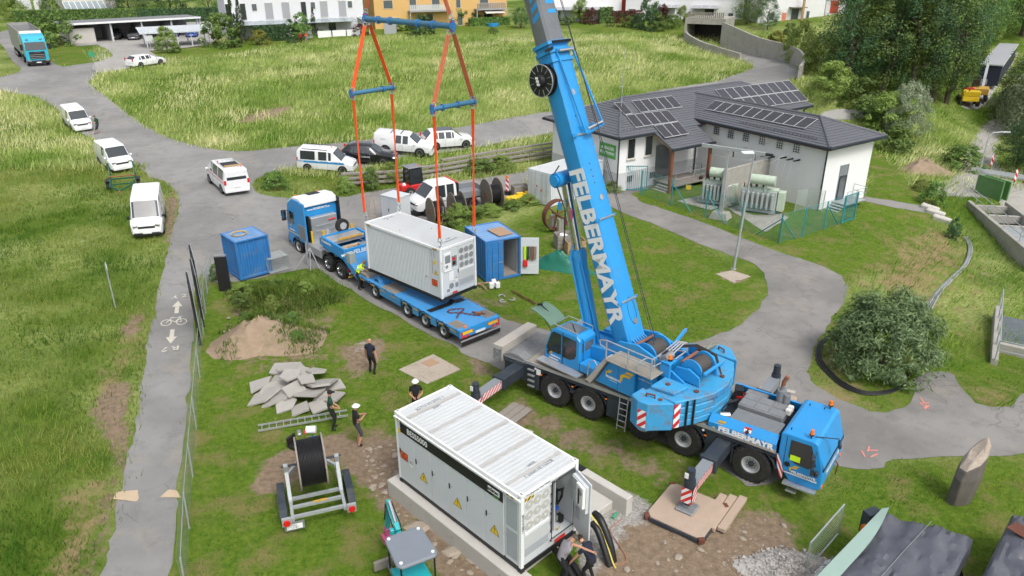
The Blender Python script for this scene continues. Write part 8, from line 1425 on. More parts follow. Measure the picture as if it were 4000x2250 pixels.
y_=person('worker in yellow high-visibility shirt bending over the trailer edge',(905,728),R_(5),'hivis','cloth_black',1.95,lean=.5,hands=((.7,.2,.98),(.72,-.2,.95)),hair='hair_fair',nod_=.3);B().box((.14,0,1.32),(.36,.42,.06),0,0,1,1,Matrix.Rotation(.5,3,'Y')).o('reflective_band','white',y_)
person('man in grey shirt and olive cap reaching for the open cabinet door',(0,0),R_(20),'cloth_grey','cloth_black',1.85,lean=.5,hands=((.75,-.45,1.3),(.5,.3,1.2)),hat='cloth_olive',nod_=.3,at_=tuple(nb.matrix_basis@Vector((6.62,1.15,-.68))))
person('dark-haired man in navy shirt bending at the open cabinet',(0,0),R_(140),'cloth_navy','cloth_black',1.8,lean=.6,hands=((.5,.3,.75),(.45,-.25,1.1)),nod_=.4,at_=tuple(nb.matrix_basis@Vector((7.25,1.75,-.68))))
person('person in dark shirt and shorts leaning on the furthest white van',(250,338),R_(170),'cloth_green','cloth_short',1.78,lean=.08,hands=((.15,.2,1.15),(.18,-.1,1.2)),short=True,feet=((.35,.1),(.2,-.1)),hat='cloth_olive')
person('neighbour in dark red jacket standing on the far lawn',(758,110),R_(-100),'cloth_maroon','cloth_black',1.68,sleeve=False,hair='hair_fair');person('neighbour in bright red top with folded arms on the far lawn',(772,109),R_(-100),'cloth_red','cloth_grey',1.7,hands=((.28,.05,1.15),(.28,-.05,1.1)),hair='hair_fair')
person('crane operator in blue shirt sitting in the crane cab',(0,0),CH+R_(171.6),'cloth_blue','cloth_navy',1.75,sit=True,hands=((.42,.25,.85),(.42,-.25,.85)),feet=((.6,.12),(.6,-.12)),at_=cw_(*sv((2.55,.95,1.95))));
# site clutter
rr=random.Random(4)
def P3(v,dz=0):return g(*v)+np.array([0,0,dz])
f,r_=g(447,745),g(428,880);pd=unit((f-r_)[:2]);pn=np.array([pd[1],-pd[0]])
def paint(name,shapes,v,mt='paint_road'):
 c=g(*v)[:2];b=B()
 for q in shapes:b.add([(x,y,hz(x,y)+.024)for x,y in[tuple(c+pn*u+pd*w_)for u,w_ in q]],[tuple(range(len(q)))])
 return b.o(name,mt,road,fix=False)
ar=[[(-.1,-.7),(.1,-.7),(.1,.1),(-.1,.1)],[(-.26,.1),(.26,.1),(0,.8)]];paint('painted_arrow',ar,(446,774));paint('painted_arrow',[[(-u,-w_)for u,w_ in q]for q in ar],(432,846))
def ringq(cx,cy,r,n=16,th=.05):return[[(cx+(r+s*th/2)*math.cos(a),cy+(r+s*th/2)*1.35*math.sin(a))for s,a in((-1,a0),(1,a0),(1,a1),(-1,a1))]for a0,a1 in zip(np.linspace(0,6.283,n+1)[:-1],np.linspace(0,6.283,n+1)[1:])]
def lin(a,b,th=.05):a,b=np.array(a),np.array(b);d=unit(b-a);n=np.array([-d[1],d[0]])*th/2;return[tuple(a-n),tuple(a+n),tuple(b+n),tuple(b-n)]
paint('painted_bicycle',ringq(-.36,-.15,.24)+ringq(.36,-.15,.24)+[lin(*q)for q in(((-.36,-.15),(-.12,.35)),((-.12,.35),(.25,.35)),((.25,.35),(.05,-.15)),((.05,-.15),(-.2,.2)),((.05,-.15),(.36,-.15)),((.36,-.15),(.25,.45)),((.2,.45),(.38,.45)),((-.2,.42),(-.02,.42)))],(438,808))
for v,s in(((450,747),1),((428,878),-1)):
 c=g(*v);text('painted_text','R 2','paint_road',(c[0],c[1],c[2]+.03),(pn[0]*s,pn[1]*s,0),(pd[0]*s,pd[1]*s,0),.62,road,bold=.012,extrude=.002)
for v,rx,n_ in(((2328,1018),.5,5),((2190,1138),.4,4)):
 c=g(*v)[:2]
 for k in range(n_):x,y=c+RNG.normal(size=2)*.25;B().box((x,y,hz(x,y)+.035),(.4,.06,.006),k*.5).o('pink_paint_mark','paint_pink',road)
for q in([(292,1240),(347,1233),(352,1255),(345,1262),(285,1258)],[(402,1252),(425,1232),(447,1235),(458,1252),(405,1254)]):drape('sand_patch',poly(q,1),'mdf_sand' if 'mdf_sand' in MATS else mat('mdf_sand',(.5,.39,.27),.95,var=.15,sc=5)and 'mdf_sand',.03,jit=.03,parent=road)
fence('leaning chain-link fence between the cycle path and the site',[(470,1500),(476,1330),(485,1200),(494,1080),(503,950),(512,840),(522,740),(535,705)],1.5,'galv','wire_galv',3.0,r=.03,lean=.05)
for v,hh,nm in(((505,868),3.4,'nearest'),((512,822),3.3,'middle'),((508,780),3.3,'furthest')):p=g(*v);t=thing('advert_board',nm+' of three tall black framed boards seen edge-on by the path','board',tuple(p),R_(116));B().bb(-.06,.06,-.06,.06,0,hh).o('mast','black',t);B().bb(-1.2,1.2,-.04,.04,1.0,hh).o('panel','black',t);B().bb(-1.22,1.22,-.07,-.045,.95,hh+.03).o('back_frame','galv',t)
p=g(568,732);t=thing('info_pillar','tall black pillar with grey cap in front of the small blue container','pillar',tuple(p),R_(8));B().bb(-.3,.3,-.12,.12,0,2.1).o('body','black',t);B().bb(-.32,.32,-.14,.14,2.1,2.16).o('cap','steel',t)
p=g(291,775);t=thing('road_sign','round road sign seen from behind on a leaning pole','sign',tuple(p),R_(-60));B().cyl((0,0,-.1),(-.05,0,2.5),.035,None,8).o('pole','galv',t);B().cyl((-.05,.02,2.25),(-.05,.05,2.25),.33,None,20).o('disc','galv',t);B().box((-.05,-.01,2.25),(.06,.03,.55)).o('clamp','galv',t)
p=g(242,184);t=thing('green_sign','small green direction sign on a pole at the junction','sign',tuple(p),R_(0));B().cyl((0,0,0),(0,0,2.2),.04,None,8).o('pole','galv',t);B().box((-.05,-.03,2.2),(.7,.05,.6)).o('plate','plastic_green',t)
def mound_grass(t,vs,n,f):
 r=np.random.default_rng(n);V=np.array(vs);V=V[r.integers(0,len(V),n)]+r.normal(size=(n,3))*[.14,.14,0];k=vnoise(V[:,0]+50,V[:,1]+50,.9,4)+.5<f;V=V[k];u=r.random((len(V),1));blades('weeds','rough weeds covering the heap',V[:,0],V[:,1],V[:,2],np.array([.05,.13,.015])*(1-u)+np.array([.22,.28,.06])*u,.26,7,.12,.022,(.1,-.05),r,t)
t,vs=mound('earth_mound','big earth mound overgrown with weeds beside the path fence',(665,855),3.2,2.3,1.25,'earth',3,'mound',.2);mound_grass(t,vs,900,.45);_m=mound('weed_mound','flat heap of uprooted weeds behind the earth mound',(700,748),3.8,2.0,.7,'earth_green',5,'mound',-.2);mound_grass(*_m,2600,1.)
for k,(x,y,w_)in enumerate(((610,745,1.3),(700,735,1.2),(770,742,1.1),(610,780,1.),(690,800,.8),(740,830,.8))):plant('weeds growing on the mound, tuft '+'one two three four five six seven eight nine ten'.split()[k]+' from the back left' if 0 else['leafy weeds at the back left of the weed heap','leafy weeds in the middle of the weed heap','leafy weeds at the right of the weed heap','weeds at the left shoulder of the mound','weeds on the mound crest','weeds on the right flank of the mound','weeds on the bare left face of the mound','weeds at the front of the mound','weeds at the far right of the weed heap','weeds between heap and mound'][k],(x,y+8),.75,w_,'shrub' if k%2 else 'light','weed_clump',False,cat='weeds',group='weed clumps',at_=P3((x,y+8),(.3,.35,.3,.5,.8,.5,.3,.45,.15,.3)[k]))
for k in range(12):x,y=rr.uniform(590,760),rr.uniform(790,890);c=g(665,855);q=g(x,y);e=math.hypot((q[0]-c[0])/3.1,(q[1]-c[1])/2.1);plant('small weed tuft growing on the earth mound',(x,y),.35,.6+.4*rr.random(),'shrub','weed_tuft',False,cat='weeds',group='weed tufts on the mound',at_=q+np.array([0,0,max(0,1-e*e)*.85]))
rr=random.Random(4);RB=[(655,975),(690,985),(735,945),(765,955),(800,955),(835,975),(700,1005),(745,1000),(780,1010),(820,1010),(665,1005),(720,1025),(760,1035),(800,1030),(735,975),(775,985),(840,1005),(700,960),(725,935),(810,985)]
for k,(x,y)in enumerate(RB):
 p=g(x,y);lay=.1+.28*(k in(2,3,4,7,8,14,15,19))+.22*(k in(14,15));n=rr.choice((4,5,5));R0=.5+.45*rr.random();Q=[(R0*(.8+.4*rr.random())*math.cos(6.283*i/n+.4*rr.random()),R0*(.6+.4*rr.random())*math.sin(6.283*i/n+.4*rr.random()))for i in range(n)]
 o=B().ext(Q,0,.1,'z').o('concrete_slab','rubble',None,bevel=.012);o.location=(p[0],p[1],p[2]+lay);o.rotation_euler=((rr.random()-.5)*.55,(rr.random()-.5)*.55,rr.random()*6);tag(o,'broken concrete slab in the rubble pile left of the two men','rubble','broken slabs in the rubble pile')
p,q=g(650,1083),g(875,1045);az=math.atan2((q-p)[1],(q-p)[0]);L_=np.linalg.norm((q-p)[:2]);t=thing('aluminium_ladder','long aluminium ladder lying on the grass behind the two men','ladder',(p[0],p[1],p[2]+.05),az)
for y in(-.2,.2):B().bar((0,y,.06),(L_,y,.06),.035,.08).o('side_rail','alu',t)
for k in range(int(L_/.28)):B().cyl((.15+.28*k,-.2,.06),(.15+.28*k,.2,.06),.018,None,6).o('rung','alu',t)
Q=np.array([g(*v)[:2]for v in((1003,932),(1090,893),(1158,930),(1075,968))]);c=Q.mean(0);t=thing('concrete_pad','square concrete slab with small lid set in the grass','slab',(c[0],c[1],hz(*c)));B().ext([tuple(q-c)for q in Q],-.1,.05,'z').o('slab','concrete_slab',t);e=g(1082,915)[:2]-c;B().ext([tuple(e+(q-c)*.3)for q in Q],.05,.065,'z').o('lid','mdf',t)
Q=np.array([g(*v)[:2]for v in((1800,690),(1842,682),(1888,697),(1848,714))]);c=Q.mean(0);t=thing('concrete_pad','mossy concrete slab at the foot of the tall lamp post','slab',(c[0],c[1],hz(*c)));B().ext([tuple(q-c)for q in Q],-.1,.05,'z').o('slab','concrete_slab',t)
def drum(label,v,R,w_,az,cab=.7,mt='oldwood',at_=None):
 p=g(*v)if at_ is None else at_;t=thing('cable_drum',label,'cable drum',(p[0],p[1],p[2]+R),az)
 for s in(-1,1):
  o=B().cyl((s*w_/2,0,0),(s*(w_/2+.06),0,0),R,None,28).o('flange',mt,t,bevel=.01);B().cyl((s*(w_/2+.06),0,0),(s*(w_/2+.075),0,0),R*.2,None,12).o('hub_plate','rust_light',o)
  for k in range(7):y=R*(-.85+.283*k);hh=math.sqrt(max(.01,R*R-y*y))*.98;B().bb(s*(w_/2+.06),s*(w_/2+.064),y-.005,y+.005,-hh,hh).o('plank_joint','black',o)
 B().cyl((-w_/2,0,0),(w_/2,0,0),R*cab,None,24).o('cable_core','cable_black',t,smooth=True)
 for k in range(int(w_/.05)):x=-w_/2+.025+.05*k;B().ringlathe([(-.022,R*cab),(0,R*cab+.022),(.022,R*cab)],(x,0,0),(1,0,0),24).o('cable_turn','cable_black',t,smooth=True)
 return t
drum('weathered wooden cable drum nearest to the hanging container',(1098,566),1.02,.75,R_(205));drum('wooden drum with black cable in the middle of the row',(1150,550),1.0,.7,R_(205));d5=drum('large dark wooden drum marked with the number five',(1238,526),1.18,.9,R_(205),.6);text('drum_number','5','white',(.5,.3,.3),(0,1,0),(0,0,1),.5,d5)
p=g(1112,572);t=thing('leaning_board','grey board leaning against the first cable drum','board',tuple(p),R_(25));B().box((0,0,.75),(.06,.5,1.5),0,0,1,.7,Matrix.Rotation(.15,3,'Y')).o('board','wood_grey',t)
p=g(1276,490);t=thing('warning_beacon','red and white beacon post with orange lamp behind the drums','beacon',tuple(p),R_(-10));hazard('board',t,(-.12,0,.3),(1,0,0),(0,0,1),.24,1.0,.3,1);B().box((0,.06,.15),(.5,.4,.3)).o('foot','black',t);B().cyl((0,0,1.35),(0,0,1.55),.1,None,10).o('lamp','amber',t)
for v,nm in(((1300,507),'left'),((1322,503),'right')):p=g(*v);t=thing('snow_plough_part',nm+' yellow machine part lying beside the white container','machine part',tuple(p),.4);B().ext([(-.9,0),(.9,0),(.8,.3),(.2,.5),(-.8,.4)],-.4,.4).o('shell','yellow',t,bevel=.08,seg=2);B().box((.3,.1,.55),(.5,.3,.2)).o('bracket','yellow',t)
def crate(label,v,az,s,mt,fill,dz=0):
 p=g(*v);t=thing('wooden_crate',label,'crate',(p[0],p[1],p[2]+dz),az);w_,d_,h_=s
 for x,y,a,c in((0,-d_/2,w_,.04),(0,d_/2,w_,.04),(-w_/2,0,.04,d_),(w_/2,0,.04,d_)):
  for k in range(3):B().box((x,y,h_*(k+.55)/3.1+.08),(a,c,h_/3.3)).o('plank',mt,t)
 B().box((0,0,.06),(w_,d_,.06)).o('floor',mt,t)
 for k in range(4):B().cyl((rr.uniform(-.3,.3)*w_,rr.uniform(-.3,.3)*d_,h_*.7),(rr.uniform(-.3,.3)*w_,rr.uniform(-.3,.3)*d_,h_*.95),.12,None,8).o('scrap',fill,t)
crate('grey wooden crate filled with scrap beside the white container',(1308,492),.3,(1.2,.9,.8),'wood_grey','grey');crate('grey wooden crate behind the crane cylinder',(1418,622),.25,(1.1,.9,.9),'wood_grey','white');crate('pale wooden crate with white insulators beside the cylinder',(1445,632),.25,(1.2,.9,.75),'wood','white')
p=g(1400,580);t=thing('flywheel_monument','rusty spoked flywheel mounted on stone posts as a monument','wheel',tuple(p),R_(30));c=np.array([0,0,1.15]);B().ringlathe([(-.22,1.0),(-.22,1.08),(.22,1.08),(.22,1.0)],c,(0,1,0),32,closed=True).o('rim','rust',t,smooth=True)
for k in range(6):a=k*1.047+.3;B().bar(c,c+np.array([math.cos(a),0,math.sin(a)])*1.02,.09,.06).o('spoke','rust',t)
B().cyl((0,-2.6,1.05),(0,.6,1.2),.07,None,10).o('axle','rust',t);
for y in(-2.4,.45,-.45):B().box((0,y,.5),(.4,.36,1.05),0,0,.85,.85).o('stone_post','concrete_old',t,bevel=.03)
t,vs=mound('covered_heap','long heap covered with a green tarpaulin beside the crane',(1405,672),2.4,.95,1.0,'green_tarp',8,'tarpaulin',R_(-30));p=g(1420,650);
for k,(x,y)in enumerate(((1236,726),(1244,722),(1252,725),(1242,718))):p=g(x,y);t=thing('canister',['left','middle','right','rear'][k]+' white plastic canister on the grass by the open container','canister',tuple(p),.3,'white canisters');B().box((0,0,.2),(.26,.22,.36)).o('body','white',t,bevel=.05,seg=2);B().cyl((.05,0,.38),(.05,0,.43),.03,None,8).o('cap','white',t)
for k,(x,y)in enumerate(((1262,748),(1266,760),(1288,755))):p=g(x,y);t=thing('shackle',['upper','lower','right'][k]+' loose silver shackle lying on the lawn','shackle',(p[0],p[1],p[2]+.08),k*1.9,'loose shackles');B().tube([(.16*math.cos(a),.18*math.sin(a),0)for a in np.linspace(-.4,3.6,10)],.03,6).o('bow','galv',t)
p=g(1215,722);t=thing('lashing_belt','tan lashing belts tossed on the grass by the open container','belt',tuple(p));B().tube([(-.4,.3,.1),(.1,.1,.2),(.5,.5,.1)],.05,4).o('belt','mdf',t);B().tube([(-.4,.3,.1),(0,-.1,.15),(.2,-.5,.1)],.05,4).o('belt','mdf',t)
chain('lifting_chain','rusty chain lying on the lawn right of the trailer',[tuple(P3(v,.06))for v in((1290,735),(1305,742),(1315,750),(1330,756),(1345,765))],.045,'rust')
p=g(700,690);t=thing('barrier_stack','stack of galvanised crowd barriers beside the small blue container','barriers',tuple(p),az2)
for k in range(7):
 b=B();y=.16*k;b.tube([(-.5,y,.2),(-.55,y,.7),(-.5,y,1.05),(.75,y,1.05),(.8,y,.7),(.75,y,.2)],.022,5,closed=True);o=b.o('barrier','galv',t)
 for j in range(7):B().cyl((-.4+.17*j,y,.2),(-.4+.17*j,y,1.05),.01,None,4).o('barrier_bar','galv',o)
p=g(776,668);t=thing('gate_post','grey fence post with blank plates and slanting brace by the truck','post',tuple(p),R_(-50));B().cyl((0,0,-.2),(0,0,2.4),.06,None,8).o('post','galv',t);B().box((-.1,-.08,2.1),(.9,.03,.85)).o('plate','steel',t)
for q in(((.9,-.3,0),(.5,0,1.3)),((1.2,.2,0),(.5,0,1.3)),((.2,-1.0,0),(.5,0,1.3))):B().cyl(*q,.03,None,6).o('brace','galv',t)
p=g(312,478);t=thing('cable_trailer','green empty cable-drum trailer parked between two white vans','trailer',tuple(p),R_(-70));b=B()
for s in(-1,1):b.bar((-1.2,s*.85,.6),(.9,s*.75,.6),.1);b.bar((.9,s*.75,.6),(2.0,0,.5),.1);b.bar((-.9,s*.85,.6),(-1.0,s*.85,1.9),.1);b.bar((-.2,s*.85,.6),(-.95,s*.85,1.5),.06)
b.bar((-1.2,-.85,.6),(-1.2,.85,.6),.1);b.bar((.5,-.8,.62),(.5,.8,.62),.08);b.o('frame','green_dark',t);B().cyl((-.3,-.9,1.0),(-.3,.9,1.0),.05,None,8).o('spindle','rust_light',t);B().bar((2.0,0,.5),(2.5,0,.5),.1).o('drawbar','rust_light',t)
for s in(-1,1):wheel(t,(-.4,s*1.05,.35),.35,.22,s,'rim',.55);B().box((-.4,s*1.05,.75),(.9,.28,.05)).o('mudguard','black',t)
a,c=g(716,1330),g(892,1290);r_=unit((c-a)[:2]);az=math.atan2(r_[1],r_[0])-math.pi/2;o_=(a+c)[:2]/2;t=thing('drum_trailer','galvanised cable trailer carrying a full drum of black cable','trailer',(o_[0],o_[1],hz(*o_)),az);hw=1.05
for s in(-1,1):
 b=B();b.bar((.35,s*.85,.55),(-2.2,s*.85,.55),.1,.12);b.bar((-.6,s*.85,.5),(-1.15,s*.85,1.5),.12);b.bar((-1.9,s*.85,.5),(-1.15,s*.85,1.5),.09);b.bar((-1.15,s*.85,1.4),(-1.05,s*.85,1.75),.14);b.o('side_frame','galv',t)
 for x in(-.55,-1.25):wheel(t,(x,s*1.1,.33),.33,.2,s,'rim',.55)
 b=B();b.loft([[(x,s*1.0,z),(x,s*1.25,z),(x,s*1.25,z+.03),(x,s*1.0,z+.03)]for x,z in((-.02,.4),(-.15,.62),(-.4,.72),(-1.4,.72),(-1.65,.62),(-1.78,.4))]);b.o('mudguard','chassis',t)
 B().bar((.3,s*.85,.5),(.5,s*1.0,.6),.06).o('lamp_arm','galv',t);B().cyl((.5,s*1.05,.62),(.56,s*1.05,.62),.12,None,6).o('tail_lamp','redlamp',t);B().box((.44,s*1.05,.62),(.1,.3,.3)).o('lamp_box','galv',t)
for x in(.2,-.3,-.75):B().bar((x,-.85,.55),(x,.85,.55),.1,.1).o('cross_beam','galv',t)
B().box((-.3,.1,.61),(.1,.45,.012)).o('warning_label','ochre',t);b=B();b.bar((-2.2,-.85,.5),(-3.6,0,.45),.1);b.bar((-2.2,.85,.5),(-3.6,0,.45),.1);b.o('drawbar','galv',t);B().cyl((-1.1,-1.0,1.68),(-1.1,1.0,1.68),.04,None,8).o('spindle','chassis',t);B().bb(.36,.38,-1.15,-.5,.18,.5).o('plate_board','steel',t);o=B().bb(.38,.39,-1.08,-.57,.22,.42).o('number_plate','white',t);text('plate_text','MU\n131BY','black',(.392,-.82,.325),(0,1,0),(0,0,1),.09,o)
M=t.matrix_basis;drum('drum of thick black cable mounted on the galvanised trailer',(0,0),.92,.82,az+math.pi/2,.86,'wood_grey',np.array(M@Vector((-1.1,0,.76))))
w_=M@Vector((-1.5,.15,2.62));o=thing('paper_roll','white paper roll lying on top of the cable drum','roll',tuple(w_),az+1.3);B().cyl((-.16,0,.05),(.16,0,.05),.13,None,16).o('roll','white',o,smooth=True);o=thing('hand_tools','grey and red hand tools lying beside the paper roll','tools',tuple(M@Vector((-1.45,-.25,2.6))),az);B().box((0,0,.06),(.3,.14,.12)).o('crimper','steel',o,bevel=.03);B().box((0,.18,.05),(.2,.06,.08)).o('pliers','red',o,bevel=.02)
p=g(748,1128);o=thing('tool_case','open black tool case with red tools on the bare soil','tool case',tuple(p),R_(-25));B().box((0,0,.1),(.5,.42,.2)).o('case','black',o,bevel=.03);B().box((-.26,0,.32),(.1,.46,.42)).o('lid','black',o,bevel=.03);B().box((.05,.05,.23),(.25,.2,.06)).o('tools','red',o);p=g(772,1118);o=thing('power_tool','red power tool on the soil beside the open case','tool',tuple(p),.5);B().box((0,0,.12),(.3,.12,.16)).o('body','red',o,bevel=.04);B().box((.3,.2,.1),(.25,.16,.03)).o('blue_tray','car_blue',o)
p=g(1040,1500);t=thing('mini_excavator','small teal mini excavator with grey canopy at the bottom edge','excavator',tuple(p),R_(118));Mx=t.matrix_basis
for s in(-1,1):B().bb(-.8,.8,s*.3,s*.55,0,.4).o('track','black',t,bevel=.12,seg=2)
B().bb(-.7,.45,-.5,.5,.45,.95).o('house','teal',t,bevel=.08,seg=2);B().ext([(-.75,-.5),(-.6,-.62),(.5,-.58),(.62,-.45),(.62,.45),(.5,.58),(-.6,.62),(-.75,.5)],1.88,2.0,'z').o('canopy','sage_grey2' if 'sage_grey2' in MATS else mat('canopy_grey',(.20,.225,.26),.45,var=.08)and 'canopy_grey',t,bevel=.05,seg=2)
for x,y in((.5,.48),(.5,-.48),(-.62,.5),(-.62,-.5)):B().cyl((x,y,.9),(x,y,1.9),.03,None,6).o('canopy_post','black',t);B().cyl((x*.95,y*.95,2.0),(x*.95,y*.95,2.03),.05,None,10).o('canopy_bolt','white',t)
q=[np.array(x)for x in((.55,0,.75),(1.0,0,1.7),(1.75,0,2.15),(2.1,0,1.0))];B().bar(q[0],q[1],.17,.2).o('boom','teal',t,bevel=.02);B().bar(q[1],q[2],.16,.19).o('boom','teal',t,bevel=.02);B().bar(q[2]+[-.05,0,.15],q[3],.14,.17).o('stick','teal',t,bevel=.02);B().cyl(q[1]+[.15,0,.22],q[2]+[-.1,0,.2],.05,None,8).o('hydraulic_ram','chrome',t);B().box(q[1]+[-.05,.2,.1],(.14,.12,.2)).o('work_lamp','teal',t,bevel=.02);B().box((2.12,0,.82),(.2,.22,.3)).o('quick_coupler','pink',t,bevel=.03);B().box((2.05,0,.6),(.3,.4,.2)).o('bucket_link','pink',t)
for s in(-1,1):B().tube([q[0]+[.1,s*.1,.3],q[1]+[.1,s*.12,.15],q[2]+[0,s*.1,.05],q[3]+[-.1,s*.1,.4]],.018,5).o('hydraulic_hose','black',t)
B().box((1.35,.1,.32),(.12,1.3,.34)).o('dozer_blade','wood_grey',t,bevel=.02);B().bar((.8,.3,.2),(1.3,.3,.25),.1).o('blade_arm','steel',t);B().bar((.8,-.3,.2),(1.3,-.3,.25),.1).o('blade_arm','steel',t)
text('lettering','KOBELCO','white',tuple((q[1]+q[2])/2+np.array([0,.085,0])),tuple(q[1]-q[2]),(0,0,1),.12,t)
def tarp(label,C,zt,mt,seed,drop=.5):
 c=np.mean(C,0);t=thing('covered_trailer',label,'trailer',(c[0],c[1],hz(*c)));r=np.random.default_rng(seed);N=22;vs=[];A=[np.array(q)-c for q in C]
 for i in range(N+1):
  for j in range(N+1):
   u,w_=i/N,j/N;q=(A[0]*(1-u)+A[1]*u)*(1-w_)+(A[3]*(1-u)+A[2]*u)*w_;e=min(u,1-u,w_,1-w_);z=zt+.12*math.sin(3.1*u)*math.sin(3.1*w_)+.05*math.sin(9*u+4*w_+seed)+.04*math.sin(23*u-9*w_)+.035*r.normal()*(e>0);vs.append((q[0],q[1],z-(.12 if e==0 else 0)))
 fs=[(i*(N+1)+j,(i+1)*(N+1)+j,(i+1)*(N+1)+j+1,i*(N+1)+j+1)for i in range(N)for j in range(N)];rim=[i*(N+1)for i in range(N+1)]+[N*(N+1)+j for j in range(1,N+1)]+[i*(N+1)+N for i in range(N-1,-1,-1)]+[j for j in range(N-1,0,-1)];k0=len(vs);M_=len(rim)
 vs+=[(vs[i][0]*1.03,vs[i][1]*1.03,vs[i][2]-drop*(.8+.4*r.random()))for i in rim];fs+=[(rim[i],rim[(i+1)%M_],k0+(i+1)%M_,k0+i)for i in range(M_)];B().add(vs,fs).o('tarpaulin',mt,t,smooth=True);B().ext([tuple(q*.96)for q in A],.5,zt-.25,'z').o('load_bed','chassis',t)
 for q in A:B().cyl((q[0]*.8,q[1]*.8-.1,.35),(q[0]*.8,q[1]*.8+.1,.35),.35,None,16).o('wheel','rubber',t)
 return t,c
zt=1.7;C1=[zat(x,y,zt)[:2]for x,y in((2225,1285),(2452,1345),(2340,1560),(2020,1500))];t,c=tarp('grey tarpaulin covering a trailer with a mint banner at the lower right',C1,zt,'tarp_grey',2,.6);A=[np.array(q)-c for q in C1]
rg=[];N=10
for i in range(N+1):u=i/N;q=A[0]*(1-u)+A[3]*u;n=unit(np.array([A[0][0]-A[1][0],A[0][1]-A[1][1]]));w_=.1+.5*u;s_=.1+.5*u+.1*math.sin(5*u);rg.append([(q[0]-n[0]*s_,q[1]-n[1]*s_,zt+.17),(q[0]+n[0]*.08,q[1]+n[1]*.08,zt+.06),(q[0]+n[0]*w_,q[1]+n[1]*w_,zt-.35-.5*u),(q[0]+n[0]*w_,q[1]+n[1]*w_,zt-.38-.5*u),(q[0]+n[0]*.05,q[1]+n[1]*.05,zt+.02),(q[0]-n[0]*s_,q[1]-n[1]*s_,zt+.14)])
bn_=B().loft(rg).o('banner','tarp_mint',t,smooth=True);u=.62;m0=A[0]*(1-u)+A[3]*u;xd=unit(np.append(A[3]-A[0],0));dn_=np.array([n[0]*.75,n[1]*.75,-.75]);text('lettering','MURAUER','white',(m0[0]+n[0]*.08,m0[1]+n[1]*.08,zt-.15),tuple(xd),tuple(-unit(dn_)),.36,t,bold=.006);text('lettering','STADTWERKE','white',(m0[0]+n[0]*.4+xd[0]*.4,m0[1]+n[1]*.4+xd[1]*.4,zt-.5),tuple(xd),tuple(-unit(dn_)),.3,t,bold=.006)
p0,p1=(A[0]+A[1]*1.2)/2.4,A[3]*.4+A[2]*.3;B().tube([(p0[0],p0[1],zt+.2),((p0+p1)[0]/2,(p0+p1)[1]/2,zt+.22),(p1[0],p1[1],zt+.15)],.012,5).o('tie_rope','steel',t);B().box((A[0][0]-.3,A[0][1]+.1,1.2),(.5,.3,.8),.4).o('side_board','chassis',t);B().box((A[0][0]-.5,A[0][1]-.1,1.05),(.25,.2,.3),.4).o('orange_lamp','amber',t);B().tube([(A[0][0]-.9,A[0][1]-.9,.9),(A[0][0]-.5,A[0][1]-.4,1.1),(A[0][0]-.3,A[0][1]-.2,1.2)],.06,6).o('rope_bundle','rust',t)
C2=[zat(x,y,zt)[:2]for x,y in((2548,1288),(2720,1310),(2720,1560),(2460,1470))];t,c=tarp('second grey tarpaulin-covered trailer in the lower right corner',C2,zt,'tarp_grey',5,.6);q=np.array(zat(2572,1345,zt+.1)[:2])-c;B().box((q[0],q[1],zt+.2),(.5,.7,.02),.5).o('red_patch','rust',t)
p,q=g(2022,1448),g(2088,1370);d=q-p;az=math.atan2(d[1],d[0]);L_=np.linalg.norm(d[:2])*1.3;t=thing('mesh_panel_fence','grey construction fence panel leaning at the lower right','fence panel',tuple(p),az);b=B();b.tube([(0,0,.1),(L_,0,.1),(L_,0,1.3),(0,0,1.3)],.025,6,closed=True);b.o('frame','galv',t);B().add([(0,0,.1),(L_,0,.1),(L_,0,1.3),(0,0,1.3)],[(0,1,2,3)]).o('mesh','wire_galv',t,fix=False)
p=g(2410,1262);t=thing('standing_stone','tall dark standing stone with pale broken top beside the drive','stone',tuple(p),R_(20));r=random.Random(8);rg=[]
for z,s,ox in((-.2,.8,0),(.4,.95,.03),(1.1,1.0,.1),(1.7,.95,.18),(2.1,.72,.28),(2.3,.35,.36)):rg.append([(ox+.54*s*x*(.9+.2*r.random()),.32*s*y*(.9+.2*r.random()),z+.28*x*(z>1.5))for x,y in((1,.1),(.6,.9),(-.3,1),(-1,.4),(-.9,-.6),(-.1,-1),(.7,-.8))])
B().loft(rg[:4],0).o('shaft','rock',t,bevel=.03);B().loft(rg[3:],0).o('broken_top','rock_face',t,bevel=.03)
gh_,vs=mound('gravel_heap','heap of crushed grey gravel at the bottom right of the soil',(1985,1440),1.7,1.3,.45,'stone_heap' if 'stone_heap' in MATS else mat('gravel_grey',(.42,.40,.375),.95,var=.35,sc=16,dirt=.5,dcol=(.22,.2,.18),dsc=14,bump=1,bsc=22)and 'gravel_grey',6);mound('soil_heap','low ridge of stony soil along the container foundation',(1140,1330),2.6,.8,.3,'earth',9,'heap',R_(-48))
b=B();r=random.Random(9)
for k in range(1500):
 x,y,z=vs[r.randrange(len(vs))];x+=r.gauss(0,.09);y+=r.gauss(0,.09);s=.02+.035*r.random();q=[(x+s*(r.random()-.5)*2+dx*s,y+s*(r.random()-.5)*2+dy*s,z+dz*s+.01)for dx,dy,dz in((1,0,0),(-.5,.9,0),(-.5,-.9,0),(0,0,1.2))];b.add(q,[(0,1,3),(1,2,3),(2,0,3)])
tag(b.o('gravel_pieces','gravel_grey',gh_),kind='stuff')
sm=[];rs=np.random.default_rng(3)
for k in range(3):
 b=B();n=6;rg=[[(math.cos(6.283*i/n)*w_*(.8+.4*rs.random()),math.sin(6.283*i/n)*w_*(.8+.4*rs.random()),z)for i in range(n)]for z,w_ in((-.3,.6),(.1,1),(.5,.55))];b.loft(rg);o=b.o('stone','stone',smooth=True);sm.append(o.data);bpy.data.objects.remove(o)
